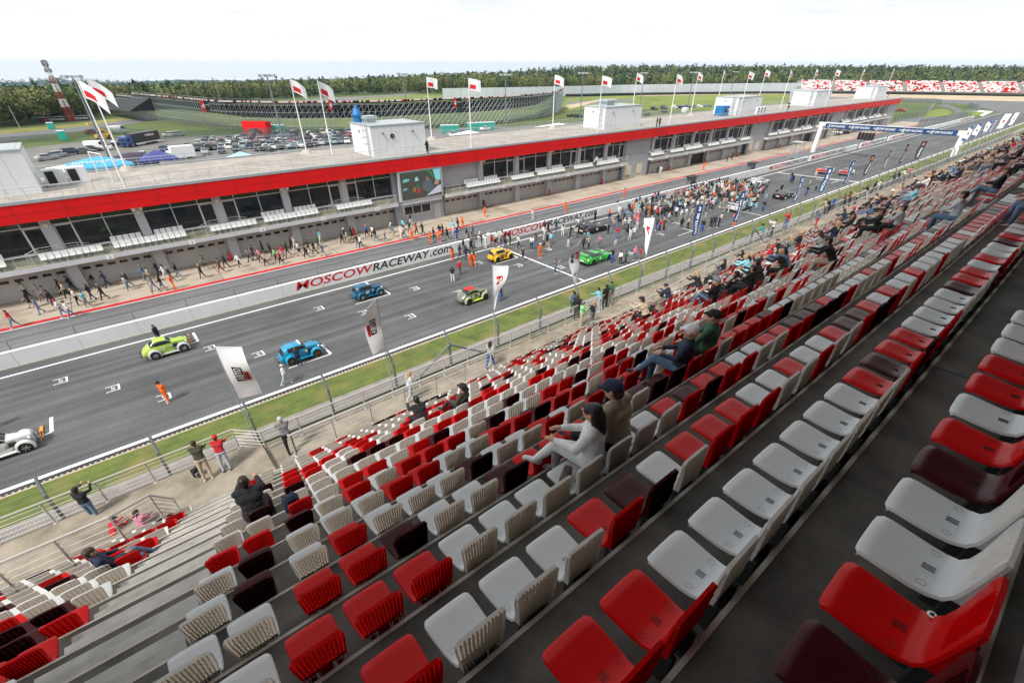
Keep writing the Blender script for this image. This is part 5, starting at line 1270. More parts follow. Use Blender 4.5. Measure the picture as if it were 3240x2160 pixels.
# distant wooded ridge
def ridge(name, r_in, ztop, seed, mat, n=360, spread=900):
    rr = random.Random(seed); b = MB(); secs = []
    for i in range(n + 1):
        a = -.35 + 2.5 * i / n
        bump = 9 * math.sin(a * 7 + seed) + 6 * math.sin(a * 17 + 2 * seed) + 3 * math.sin(a * 41); c, s = math.cos(a), math.sin(a)
        zt = ztop(a) + bump; base = -115
        secs.append([(r_in * c, r_in * s, base), ((r_in + spread * .35) * c, (r_in + spread * .35) * s, base + (zt - base) * .55 + rr.uniform(-3, 3)), ((r_in + spread * .75) * c, (r_in + spread * .75) * s, zt - 6 + rr.uniform(-3, 3)), ((r_in + spread) * c, (r_in + spread) * s, zt + rr.uniform(-2.5, 4)), ((r_in + spread * 1.7) * c, (r_in + spread * 1.7) * s, base)])
    b.loft(secs, cap=False); return struct(b.build(name, mat, smooth=False))
M['hill'] = mk('wooded_hill', (.035, .060, .030), .95, 0, .012, col2=(.02, .038, .022), detail=12)
ridge('hills', 2400, lambda a: -60 + 44 * max(0, .9 - a) , 3, M['hill'])
ridge('hills', 3600, lambda a: -66 + 44 * max(0, .9 - a), 8, M['hill'], spread=700)
# distant ridge trees: one mass
rit = []
for i in range(5200):
    a = tree_r.uniform(.0, 1.75); r_ = tree_r.uniform(2420, 3350); c, s = math.cos(a), math.sin(a)
    f = (r_ - 2400) / 900; zt = -60 + 44 * max(0, .9 - a) + 9 * math.sin(a * 7 + 3) + 6 * math.sin(a * 17 + 6) + 3 * math.sin(a * 41)
    zb = -115 + (zt + 115) * (f / .35 * .55 if f < .35 else .55 + (f - .35) / .4 * .37 if f < .75 else .92 + (f - .75) * .3)
    rit.append((r_ * c, r_ * s, zb - 3, tree_r.uniform(12, 20), tree_r.uniform(4, 7), 'con' if tree_r.random() < .4 else 'dec', tree_r.choice((2, 2, 4, 4))))
rit = [t for t in rit if inframe(t[:3], 60)]
tag(link('woods', trees_mesh('woods', rit, LEAF, 22, 2.0)), 'blue-green wooded ridge along the horizon', 'woods', None, 'stuff')
# lit poles behind the scaffold stand and small lamp posts
for j, (bx_, tx_) in enumerate([((1330, 490), (1268, 340)), ((1532, 495), (1470, 340)), ((1772, 505), (1712, 338)), ((2052, 510), (2000, 335)), ((187, 740), (70, 545))]):
    B_ = PZ(*z1_(bx_[0], bx_[1] + (60 if j < 4 else 0))); d = ray(*z1_(*tx_)); t_ = math.hypot(B_.x, B_.y) / math.hypot(d.x, d.y); h = H + d.z * t_ - B_.z
    if j == 4: B_ = PZ(*z1_(187, 745)); t_ = math.hypot(B_.x, B_.y) / math.hypot(d.x, d.y); h = H + d.z * t_
    t = thing('lamp_post', f'slim grey pole {"leaning out behind the scaffold stand" if j < 4 else "standing at the wood edge near the back track"}, {ordw(j if j < 4 else 0)} from the wood', 'pole', B_, 0, 'slim poles beyond the paddock'); b = MB(); b.cyl((0, 0, 0), (0, 0, h), .12, .07, 6); b.build('pole', M['galv_light'], t); b = MB(); b.box((0, 0, h), (.5, .2, .12)); b.build('cap', M['galv'], t)
for j, (x, y, ty) in enumerate([(520, 990, 870), (380, 1140, 0)][:1]): pass
# ------------------------------------------------------------------ vehicles
PAINT = {}
def paint(c):
    k = tuple(round(v, 3) for v in c)
    if k not in PAINT: PAINT[k] = mk(f'car_paint_{len(PAINT)}', c, .28, coat=.6, spec=.5)
    return PAINT[k]
M['rim'] = mk('alloy_rim', (.45, .45, .46), .3, metal=.7); M['bronze'] = mk('bronze_rim', (.22, .12, .05), .35, metal=.6); M['lamp_red'] = mk('tail_lamp', (.4, .01, .01), .3); M['lamp_w'] = mk('head_lamp', (.75, .76, .78), .15)
M['under'] = mk('dark_underbody', (.02, .02, .021), .7)
def wheel(b, x, y, r, w, mi_t, mi_r):
    s = 1 if y > 0 else -1
    b.cyl((x, y - s * w / 2, r), (x, y + s * w / 2, r), r, r, 16, mi_t); b.cyl((x, y + s * (w / 2 - .01), r), (x, y + s * (w / 2 + .012), r), r * .62, r * .56, 12, mi_r)
def wheel_parts(t, x, y, r, w, rim):
    b = MB(); s = 1 if y > 0 else -1
    b.cyl((0, -s * w / 2, 0), (0, s * w / 2, 0), r, r, 20); b.cyl((0, s * w / 2, 0), (0, s * (w / 2 + .012), 0), r * .97, r * .8, 20); o = b.build('wheel', M['rubber'], t, (x, y, r))
    b = MB(); b.cyl((0, s * w * .45, 0), (0, s * (w / 2 + .014), 0), r * .62, r * .62, 16); b.build('rim', M['black'], o)
    b = MB()
    for i in range(6): a = i * math.pi / 3; b.cyl((0, s * (w / 2 + .02), 0), (r * .58 * math.cos(a), s * (w / 2 + .02), r * .58 * math.sin(a)), r * .085, n=5)
    b.cyl((0, s * (w / 2 + .012), 0), (0, s * (w / 2 + .03), 0), r * .16, n=8); b.build('spoke', rim, o)
def carbody(b, st, P_=0, G_=1):
    # st: (x, zbot, zbelt, zroof, halfwidth, roofhalf, flag) flag: 'g' glass above the belt towards the next section
    secs = []
    for (x, zb, zl, zr, hw, rw, fl) in st:
        zm = zb + (zl - zb) * .55
        half = [(0, zb), (hw * .93, zb), (hw, zm), (hw * .97, zl), (rw + (hw * .97 - rw) * .04, zr - .05 if zr - zl > .12 else zr - .01), (rw * .86, zr), (0, zr + .012)]
        full = [(x, -y, z) for y, z in half[::-1]] + [(x, y, z) for y, z in half[1:-1]]
        secs.append(full)
    n = len(secs[0])
    def fm(i, j):
        fl = st[i][6]
        if fl == 's' and j in (2, 8): return G_
        if fl == 'w' and j in (0, 1, 10, 11, 2, 8): return G_
        return P_
    b.loft(secs, P_, True, fm, close=True)
ST = {
 'sedan': [(2.2, .32, .58, .62, .70, .6, ''), (2.08, .25, .72, .76, .84, .66, ''), (1.15, .24, .90, .94, .89, .70, 'w'), (.45, .24, .95, 1.40, .90, .62, 's'), (-.85, .24, .97, 1.43, .90, .62, 'w'), (-1.5, .26, .98, 1.04, .88, .66, ''), (-2.1, .32, .92, .97, .84, .66, ''), (-2.22, .42, .7, .74, .72, .6, '')],
 'hatch': [(1.95, .32, .6, .64, .68, .58, ''), (1.82, .25, .76, .8, .82, .66, ''), (1.05, .24, .93, .97, .86, .68, 'w'), (.45, .24, .98, 1.46, .87, .62, 's'), (-1.45, .24, 1.0, 1.47, .87, .60, 'w'), (-1.85, .28, .95, 1.0, .85, .66, ''), (-1.95, .42, .7, .74, .74, .6, '')],
 'suv': [(2.25, .40, .78, .82, .72, .62, ''), (2.12, .34, .95, 1.0, .88, .72, ''), (1.2, .32, 1.08, 1.12, .93, .74, 'w'), (.62, .32, 1.12, 1.68, .94, .68, 's'), (-1.85, .32, 1.14, 1.70, .94, .66, 'w'), (-2.15, .36, 1.08, 1.14, .92, .7, ''), (-2.25, .5, .8, .84, .8, .66, '')],
 'van': [(2.6, .40, .85, .9, .8, .7, ''), (2.45, .34, 1.05, 1.1, .95, .8, 'w'), (1.55, .32, 1.25, 2.2, .98, .82, 's'), (.6, .32, 1.3, 2.3, .98, .84, ''), (-2.6, .32, 1.3, 2.3, .98, .84, ''), (-2.68, .4, 1.25, 2.2, .95, .8, '')],
}
def parked(kind, col):
    b = MB(); carbody(b, ST[kind]); L_ = ST[kind][0][0]; r = .34 if kind in ('suv', 'van') else .31; hw = .9 if kind != 'hatch' else .87
    for x in (L_ * .62, -L_ * .62):
        for y in (-hw + .1, hw - .1): wheel(b, x, y, r, .22, 2, 3)
    for s in (-1, 1):
        b.box((L_ - .1, s * .6, .66 if kind != 'suv' else .9), (.16, .3, .13), 4); b.box((-L_ + .05, s * .62, .8 if kind != 'suv' else 1.0), (.14, .2, .16), 5)
        b.box((L_ * .3, s * (hw + .08), 1.0 if kind != 'suv' else 1.15), (.12, .16, .12), 0)
    b.box((L_ - .02, 0, .45), (.1, .9, .16), 2); b.box((-L_ + .02, 0, .62), (.05, .5, .11), 4)
    me = b.mesh('parked_car', [paint(col), M['glass_car'], M['rubber'], M['rim'], M['lamp_w'], M['lamp_red']]); finish(me, 38, .012); return me
KC = dict(sedan='saloon', hatch='hatchback', suv='off-road car', van='van')
COLS = {'black': (.012, .012, .014), 'white': (.7, .7, .7), 'silver': (.35, .37, .39), 'dark grey': (.06, .065, .07), 'dark blue': (.02, .04, .10), 'red': (.30, .015, .015), 'steel blue': (.10, .16, .22), 'maroon': (.12, .015, .02), 'pale green': (.30, .40, .40), 'beige': (.45, .38, .24)}
PM = {}
cr = random.Random(8); car_n = 0; LBL = {}
def park(p, rz, kind, col, where):
    global car_n
    key = (kind, col)
    if key not in PM: PM[key] = parked(kind, COLS[col])
    o = link('parked_car', PM[key], None, p, rz); k2 = (col, kind, where); LBL[k2] = LBL.get(k2, 0) + 1
    tag(o, f'{col} {KC[kind]} {where}, {ordw(LBL[k2] - 1)} such along', 'car', 'cars in the paddock car park'); car_n += 1
rowsP = [((z1_(1540, 985)), (z2_(420, 935))), ]
def carrow(a, c, n, where, jit=.5, ang=None, skip=.06):
    A_, B_ = PZ(*a), PZ(*c); d = (B_ - A_); base = math.atan2(d.y, d.x) + math.pi / 2
    for i in range(n):
        if cr.random() < skip: continue
        p = A_.lerp(B_, (i + .5) / n); p.z = 0; p += Vector((cr.uniform(-.2, .2), cr.uniform(-jit, jit), 0))
        kind = cr.choices(('sedan', 'hatch', 'suv'), (.4, .25, .35))[0]; col = cr.choices(list(COLS), (.2, .2, .14, .14, .07, .04, .10, .04, .04, .02))[0]
        park(p, base + (math.pi if cr.random() < .3 else 0) + cr.uniform(-.05, .05) + (ang or 0), kind, col, where)
carrow(z1_(1860, 875), z2_(880, 790), 21, 'in the car park row along the scaffold stand', skip=.1)
carrow(z1_(1790, 905), z2_(870, 818), 22, 'in the second car park row from the stand')
carrow(z1_(1700, 940), z2_(860, 850), 23, 'in the third car park row from the stand')
carrow(z1_(1480, 965), z2_(860, 880), 28, 'in the fourth car park row from the stand')
carrow(z1_(1860, 985), z2_(560, 910), 16, 'in the fifth car park row from the stand', skip=.15)
carrow(z1_(2280, 800), z2_(360, 775), 9, 'along the row of green toilets', skip=.3)
carrow(z2_(10, 970), z2_(420, 915), 7, 'behind the roof railing by the flagpoles', skip=.3)
for f, x, y, kd, col, rz, wh in [(z1_, 440, 1035, 'sedan', 'silver', .4, 'beside the big tall mast'), (z1_, 540, 1010, 'hatch', 'silver', .5, 'beside the tall mast'), (z1_, 670, 985, 'suv', 'dark blue', .25, 'in the loose line below the white van'), (z1_, 790, 975, 'sedan', 'dark grey', -.3, 'in the loose line below the white van'), (z1_, 850, 955, 'sedan', 'black', -.3, 'in the loose line below the white van'), (z1_, 1080, 915, 'suv', 'black', 2.8, 'between the white van and the lorry'), (z1_, 1325, 1010, 'hatch', 'white', 1.3, 'behind the dark tent'), (z1_, 1570, 820, 'sedan', 'white', .1, 'at the foot of the scaffold stand'), (z1_, 1640, 815, 'hatch', 'silver', .1, 'at the foot of the scaffold stand'), (z1_, 845, 795, 'sedan', 'red', .3, 'beside the yellow handler'), (z1_, 1100, 790, 'van', 'white', .3, 'behind the yellow handler'),
    (z3_, 1240, 625, 'sedan', 'dark grey', .2, 'past the silver-vented cabin'), (z3_, 1400, 600, 'sedan', 'black', .1, 'near the white van by the pit roof'), (z3_, 1590, 605, 'van', 'white', .2, 'past the silver-vented cabin'), (z2_, 1815, 815, 'sedan', 'silver', .2, 'near the portable toilets'), (z2_, 1900, 805, 'sedan', 'dark grey', .1, 'near the portable toilets'), (z2_, 2110, 765, 'sedan', 'white', .1, 'in front of the portable toilets'), (z3_, 540, 640, 'sedan', 'black', .1, 'at the end of the scaffold stand'), (z3_, 610, 650, 'suv', 'black', .1, 'at the end of the scaffold stand'), (z4_, 1215, 590, 'sedan', 'red', 1.6, 'inside the pit exit fence')]:
    park(PZ(*f(x, y)), rz, kd, col, wh)
carrow(z3_(1240, 575), z3_(1830, 552), 14, 'under the grassy bank', .8, 0, .2)
# white cargo van, box truck and show lorry
p = PZ(*z1_(925, 945)); t = thing('cargo_van', 'long white cargo van parked on the empty asphalt', 'van', p, -.25); b = MB(); st = [(x * 1.12, *r) for x, *r in ST['van']]; carbody(b, st); b.box((.9, -.99, 1.75), (1.0, .03, .5), 1); b.build('body', [M['white_paint'], M['glass_car']], t)
for x in (1.8, -1.8):
    for y in (-.85, .85): wheel_parts(t, x, y, .36, .24, M['rim'])
p = PZ(*z1_(1650, 1030)); t = thing('box_truck', 'small white box truck behind the indigo tent', 'truck', p, .05 + math.pi); b = MB(); b.box((-1.2, 0, 1.7), (5, 2.3, 2.4)); b.build('cargo_box', M['white_paint'], t); b = MB(); carbody(b, [(3.0, .4, .9, 1., .85, .75, ''), (2.9, .4, 1.1, 1.2, .95, .8, 'w'), (2.2, .4, 1.2, 2.0, .97, .8, 's'), (1.35, .4, 1.2, 2.05, .97, .8, '')]); b.build('cab', [M['white_paint'], M['glass_car']], t)
for x in (2.2, -2.3):
    for y in (-.9, .9): wheel_parts(t, x, y, .38, .25, M['rim'])
TA, TB = PZ(409, 468), PZ(512, 449); d_ = (TB - TA); ang = math.atan2(d_.y, d_.x); LT = d_.length
t = thing('show_lorry', 'blue tractor lorry with a long black race team trailer in the paddock', 'lorry', TA, ang)
b = MB(); b.bx((2.6, -.1, .75), (LT, 2.4, 3.1)); me = b.mesh('trailer', [mk('trailer_black', (.03, .033, .04), .4)]); finish(me, None, .06); tr_ = link('trailer', me, t)
text('FORMULA', M['txt_white'], width=LT * .26, height=.55, bold=.03, parent=tr_, M4=frame((LT * .57, -.12, 2.05), (1, 0, 0), (0, 0, 1))); text('K', M['txt_red'], width=.5, height=.6, bold=.03, parent=tr_, M4=frame((LT * .845, -.12, 2.05), (1, 0, 0), (0, 0, 1)))
b = MB(); b.bx((2.7, -.15, .55), (LT - .1, .1, .75)); b.build('skirt', M['white_paint'], t)
b = MB(); b.loft([[(x, y, z) for y, z in ((0, .5), (0, 2.0), (.12, 2.75 - dz), (2.18, 2.75 - dz), (2.3, 2.0), (2.3, .5))] for x, dz in ((.0, .5), (.25, .05), (2.2, 0), (2.4, .1))]); b.build('cab', mk('lorry_blue', (.02, .07, .26), .3, coat=.5), t)
b = MB(); b.bx((-.02, .2, 1.55), (.1, 2.1, 2.2)); b.bx((.4, -.02, 1.55), (1.3, .0, 2.15)); b.build('window', M['glass_car'], t)
b = MB(); b.bx((-.03, .3, .7), (0.05, 2.0, 1.2)); b.build('grille', M['black'], t)
for x in (.9, 2.6, LT - 3.2, LT - 2.1): 
    for y in (.1, 2.2): wheel_parts(t, x, y, .45, .3, M['rim'])
p = PZ(*z1_(965, 845)); t = thing('telehandler', 'yellow telescopic handler with its boom raised beside the back track', 'telehandler', p, .35); ty = mk('handler_yellow', (.62, .36, .05), .5)
b = MB(); b.box((0, 0, .95), (4.2, 1.7, .8)); b.box((-.2, .55, 1.7), (1.3, .7, 1.2)); b.build('chassis', ty, t); b = MB(); b.cyl((2.0, -.3, 1.5), (-2.6, -.3, 4.4), .24, .2, 6); b.box((-2.8, -.3, 4.3), (.4, 1.4, .5)); b.build('boom', ty, t); b = MB(); b.box((-.2, .55, 2.0), (1.34, .74, .5)); b.build('window', M['glass_car'], t)
for x in (1.4, -1.4):
    for y in (-.9, .9): wheel_parts(t, x, y, .6, .4, ty)
# ---- vintage style small race cars
def vintage(p, rz, kind, body, fend, label, num='', numcol='txt_white', rim='rim', roofc=None, trim=None, sc_=1.06):
    t = thing('race_car', label, 'race car', p, rz, None); pb, pf_ = paint(body), paint(fend); t.scale = (sc_,) * 3
    b = MB()
    st = [(1.42, .28, .72, .76, .20, .14, ''), (1.36, .24, .80, .86, .26, .18, ''), (.50, .22, .88, .95, .40, .30, ''), (.36, .22, .90, .98, .50, .40, 'w'), (.10, .22, .92, 1.24, .55, .42, 's')]
    if kind == 'coupe': st += [(-.42, .22, .92, 1.27, .56, .42, 's'), (-.72, .22, .92, 1.22, .55, .40, 'w'), (-1.02, .24, .88, 1.02, .52, .36, ''), (-1.45, .28, .66, .74, .44, .30, ''), (-1.62, .34, .46, .50, .34, .24, '')]
    else: st += [(-.36, .22, .92, 1.28, .57, .44, 's'), (-.95, .24, .92, 1.25, .56, .42, ''), (-1.22, .26, .86, 1.12, .52, .38, 'w'), (-1.42, .30, .70, .82, .48, .34, ''), (-1.60, .34, .44, .50, .40, .26, '')]
    carbody(b, st); me = b.mesh('body', [pb, M['glass_car']]); finish(me, 45, .012); link('body', me, t)
    if roofc:
        b = MB(); b.bx((-.05, -.36, 1.285), (.10, .36, 1.29)) if roofc == 'stripe' else b.bx((-.85, -.34, 1.272), (.02, .34, 1.288)); b.build('roof_stripe', M['white_paint'] if roofc == 'stripe' else roofc, t)
    for x, s_ in ((.95, 1), (-.90, 1)):
        for y in (-1, 1):
            b = MB(); secs = []; yi, yo = y * .40, y * .74
            a0, a1 = (-25, 205) if x > 0 else (-28, 200)
            for k in range(11):
                a = R(a0 + (a1 - a0) * k / 10); ca, sa = math.cos(a), math.sin(a); Rr = .40
                secs.append([(x + Rr * ca * .92, yi, .33 + Rr * sa * .92), (x + (Rr + .05) * ca, (yi + yo) / 2, .33 + (Rr + .05) * sa), (x + Rr * ca, yo, .33 + Rr * sa), (x + (Rr - .07) * ca, yo + y * .015, .33 + (Rr - .07) * sa), (x + (Rr - .04) * ca, yi, .33 + (Rr - .04) * sa)])
            b.loft(secs, cap=True, close=True); me = b.mesh('fender', [pf_]); finish(me, 50); link('fender', me, t)
            wheel_parts(t, x, y * .60, .315, .25, M[rim])
            b = MB(); b.cyl((1.30, y * .36, .70), (1.20, y * .36, .70), .09, .06, 10); 
            if x > 0: b.build('headlight', M['lamp_w'], t)
    for y in (-1, 1):
        b = MB(); b.bx((-.55, y * .50, .22), (.60, y * .72, .27)); b.build('running_board', pf_ if trim is None else trim, t)
    b = MB(); b.path([(1.62, -.55, .30), (1.66, -.4, .42), (1.66, .4, .42), (1.62, .55, .30)], .022); b.path([(1.66, -.3, .42), (1.40, -.2, .40)], .02); b.path([(1.66, .3, .42), (1.40, .2, .40)], .02); b.build('bumper', M['black'], t)
    b = MB(); b.path([(-1.72, -.55, .45), (-1.76, -.5, .36), (-1.76, .5, .36), (-1.72, .55, .45)], .022); b.path([(-1.76, -.3, .36), (-1.5, -.25, .38)], .02); b.path([(-1.76, .3, .36), (-1.5, .25, .38)], .02); b.build('bumper', M['black'], t)
    b = MB(); b.bx((1.40, -.14, .34), (1.445, .14, .72)); b.build('grille', M['galv'], t)
    b = MB(); b.box((.45, -.50, .66), (.5, .10, .24)); b.box((.45, .50, .66), (.5, .10, .24)); b.build('engine_bay', M['under'], t)
    b = MB(); b.bx((-1.35, -.5, .2), (1.2, .5, .26)); b.build('floor_pan', M['under'], t)
    b = MB(); b.cyl((-.30, -.585, .60), (-.30, -.575, .60), .0001, .0001, 4)
    for y in (-1,):
        d = MB(); d.cyl((.28, y * .585, .70), (.28, y * .560, .70), .095, n=14); d.build('roundel', M['paper'], t)
        if num: text(num, M[numcol], height=.26, shear=.2, bold=.03, parent=t, name='number', M4=frame((-.45, y * .590, .50), (1, 0, 0), (0, 0, 1)))
        text(num or '7', M['txt_black'], height=.10, parent=t, name='number', M4=frame((.22, y * .589, .65), (1, 0, 0), (0, 0, 1)))
    if trim:
        b = MB(); b.path([(-.42, -.57, .28), (-.42, -.575, .9), (.08, -.56, .9), (.28, -.55, .3)], .012, 4); b.path([(1.36, -.26, .86), (.5, -.40, .95), (.36, -.50, .98), (.10, -.53, 1.18), (-.42, -.52, 1.22), (-.9, -.5, 1.08)], .012, 4); b.build('trim_line', trim, t)
    return t
def along_track(fr, a, c):      # rear wheel and front wheel contact pixels -> position and heading
    A_, B_ = PZ(*fr(*a)), PZ(*fr(*c)); d = B_ - A_; return (A_ + B_) / 2 + Vector((-d.y, d.x, 0)).normalized() * .62, math.atan2(d.y, d.x)
zz0 = Zo(0, 600); zz1 = Zo(0, 1080); zz2 = Zo(810, 600); zz3 = Zo(810, 1080); zz4 = Zo(1500, 780, 4.479); zz5 = Zo(1380, 860, 5.169)
M['ltrim'] = mk('lime_trim', (.55, .75, .08), .5)
p, a = along_track(zz0, (1440, 1557), (1705, 1480)); vintage(p, 0.0, 'coupe', (.42, .60, .08), (.52, .55, .55), 'lime green vintage style race coupe with silver wings and number 17', '17', 'paper', roofc=None)
p, a = along_track(zz2, (980, 1018), (1145, 970)); vintage(p, .0, 'sedan', (.01, .10, .20), (.012, .11, .22), 'dark teal blue vintage style race sedan under the circuit lettering', '07', 'txt_white', roofc='stripe')
p, a = along_track(zz3, (335, 212), (567, 132)); vintage(p, .0, 'sedan', (.01, .26, .46), (.012, .30, .50), 'bright blue vintage style race sedan with bronze wheels beside a mechanic', '1', 'txt_white', 'bronze', roofc='stripe')
p, a = along_track(zz1, (-110, 1120), (200, 1035)); vintage(p, .0, 'sedan', (.66, .66, .68), (.70, .70, .68), 'white and purple vintage style race car cut off by the frame edge, number 58', '58', 'paper')
p, a = along_track(zz5, (525, 540), (800, 455)); vintage(p, .0, 'coupe', (.15, .17, .13), (.34, .38, .24), 'dark vintage style race coupe outlined with lime stripes and a red roof', '0', 'paper', 'black', roofc=M['txt_red'], trim=M['ltrim'])
p, a = along_track(zz4, (320, 222), (505, 180)); vintage(p, .0, 'sedan', (.72, .40, .02), (.72, .40, .02), 'yellow vintage style race sedan at the opening of the pit wall', '', 'txt_black', 'black')
# ---- GT cars
def gt(p, rz, body, label, wing=True, dark=None, sc_=1.0, door=False, low=0., rear=None, kind='race car'):
    t = thing('sports_car', label, kind, p, rz); t.scale = (sc_,) * 3; pb = paint(body)
    st = [(2.25, .16, .42, .46, .72, .6, ''), (2.1, .12, .56, .62, .92, .66, ''), (1.45, .12, .78, .80, .97, .70, ''), (.65, .12, .80, .84, .95, .70, 'w'), (-.05, .12, .84, 1.18, .95, .60, 's'), (-.75, .12, .86, 1.20, .96, .60, 'w'), (-1.5, .14, .88, .95, 1.0, .68, ''), (-2.05, .2, .84, .90, .99, .72, ''), (-2.25, .32, .62, .72, .92, .70, '')]
    b = MB(); carbody(b, st); me = b.mesh('body', [pb, M['glass_car']]); finish(me, 40, .02); link('body', me, t)
    for x in (1.38, -1.32):
        for y in (-1, 1):
            wheel_parts(t, x, y * .87, .34, .28, M['black'] if wing else M['rim'])
            b = MB(); secs = []
            for k in range(9):
                a = R(-15 + 210 * k / 8); secs.append([(x + .42 * math.cos(a), y * .84, .34 + .42 * math.sin(a)), (x + .44 * math.cos(a), y * 1.0, .34 + .41 * math.sin(a)), (x + .37 * math.cos(a), y * 1.03, .34 + .37 * math.sin(a))])
            b.loft(secs, cap=False); me = b.mesh('wheel_arch', [pb]); finish(me, 50, 0, -.012); link('wheel_arch', me, t)
    b = MB(); b.bx((2.0, -.95, .09), (2.35, .95, .13)); b.bx((-1., -1.02, .1), (1., -.95, .2)); b.bx((-1., .95, .1), (1., 1.02, .2)); b.bx((-2.3, -.8, .12), (-2.0, .8, .35)); b.build('splitter', M['black'], t)
    if wing:
        b = MB(); b.box((-2.15, 0, 1.25), (.35, 1.8, .04), ry=-.12); b.bx((-2.2, -.55, .88), (-2.05, -.51, 1.24)); b.bx((-2.2, .51, .88), (-2.05, .55, 1.24)); b.bx((-2.35, -.92, 1.1), (-1.95, -.90, 1.32)); b.bx((-2.35, .90, 1.1), (-1.95, .92, 1.32)); b.build('rear_wing', pb if rear is None else rear, t)
    for y in (-.68, .68):
        b = MB(); b.box((2.12, y, .58), (.2, .3, .1)); b.build('headlight', M['lamp_w'], t)
        b = MB(); b.box((-2.26, y * .95, .70), (.05, .36, .1)); b.build('tail_light', M['lamp_red'], t)
    b = MB(); b.box((-2.27, 0, .5), (.04, .6, .12)); b.build('number_plate', M['paper'], t)
    d = MB(); d.cyl((-.1, -.985, .55), (-.1, -.97, .55), .16, n=14); d.build('roundel', M['paper'], t)
    if rear and not wing:
        b = MB(); b.box((-2.24, 0, .64), (.10, 1.7, .36)); b.box((-1.85, 0, .945), (.7, 1.3, .03)); b.build('tail_panel', rear, t)
    if door:
        b = MB(); b.add([(.55, .95, .35), (-.45, 1.35, .35), (-.45, 1.35, .85), (-.1, 1.2, 1.12), (.45, .98, .86)], [tuple(range(5))]); me = b.mesh('door', [pb]); finish(me, None, 0, .04); link('door', me, t)
    return t
zg = Zo(1560, 740, 6.5333)
A_, B_ = PZ(*zg(2050, 650)), PZ(*zg(2340, 540)); gt((A_ + B_) / 2 + Vector((0.1, .87, 0)), 0, (.04, .42, .06), 'bright green sports race car with a large rear wing and scoops', True)
zk = Zo(1620, 500); p = PZ(*zk(770, 690)); gt(p + Vector((.2, .9, 0)), .0, (.012, .013, .015), 'black sports race car with a rear wing and raised bonnet in the crowd', True, rear=M['black'])
p = PZ(*zk(1420, 490)); gt(p + Vector((0, .6, 0)), 0, (.04, .045, .05), 'dark grey race car with an open door in the thick of the crowd', True, door=True)
p = PZ(*zk(1930, 330)); gt(p + Vector((0, .6, 0)), 0, (.45, .62, .55), 'pale green race car almost hidden by the dense crowd', True)
p = PZ(*zk(2110, 480)); gt(p + Vector((0, .6, 0)), 0, (.6, .55, .56), 'white and pink race car behind the crowd by the blue banner', True)
zr = Zo(2420, 480, 6.5333)
p = PZ(*zr(60, 670)); gt(p + Vector((-1.5, .9, 0)), 0, (.72, .72, .72), 'white race car with both doors raised beyond the crowd', True, door=True)
p = PZ(*zr(560, 935)); gt(p + Vector((-1.6, .9, 0)), 0, (.014, .014, .016), 'black coupe with its driver door open on the front grid slot', False, door=True)
M['sc_red'] = paint((.50, .012, .016))
p = PZ(*zr(1215, 465)); gt(p + Vector((2.2, .4, 0)), .02, (.66, .68, .70), 'white and red safety car, closer to the pit wall', False, rear=M['sc_red'], kind='safety car')
p = PZ(*zr(1640, 500)); gt(p + Vector((2.2, .4, 0)), .02, (.66, .68, .70), 'white and red safety car, closer to the grandstand', False, rear=M['sc_red'], kind='safety car')
p = PZ(*Zo(1620, 150)(665, 1240)); p.y = 64.4; 
# orange marker boards by grid slots
for j, (x, y) in enumerate([(385, 840)]): p = PZ(*zz1(x, y)); b = MB(); b.box((0, 0, .04), (.16, 1.5, .08)); b.box((0, 0, .12), (.1, .2, .12)); t = thing('marker_board', 'orange marker board lying by the white grid slot', 'marker board', p); b.build('board', M['orange_mark'], t)
p = PZ(*zz0(1760, 1395)); b = MB(); b.box((0, 0, .35), (.06, .25, .7)); b.box((0, 0, .03), (.2, .35, .06)); t = thing('marker_board', 'orange marker board standing in front of the lime green coupe', 'marker board', p); b.build('board', M['orange_mark'], t)
p = PZ(*zk(830, 545)); t = thing('fuel_rig', 'white fuel rig with black hoses by the pit wall in the crowd', 'fuel rig', p + Vector((0, 1, 0))); b = MB(); b.box((0, 0, .5), (.7, .5, .9)); b.build('case', M['paper'], t); b = MB(); b.cyl((.5, 0, .35), (.5, .15, .35), .34, n=14); b.build('wheel', M['rubber'], t)
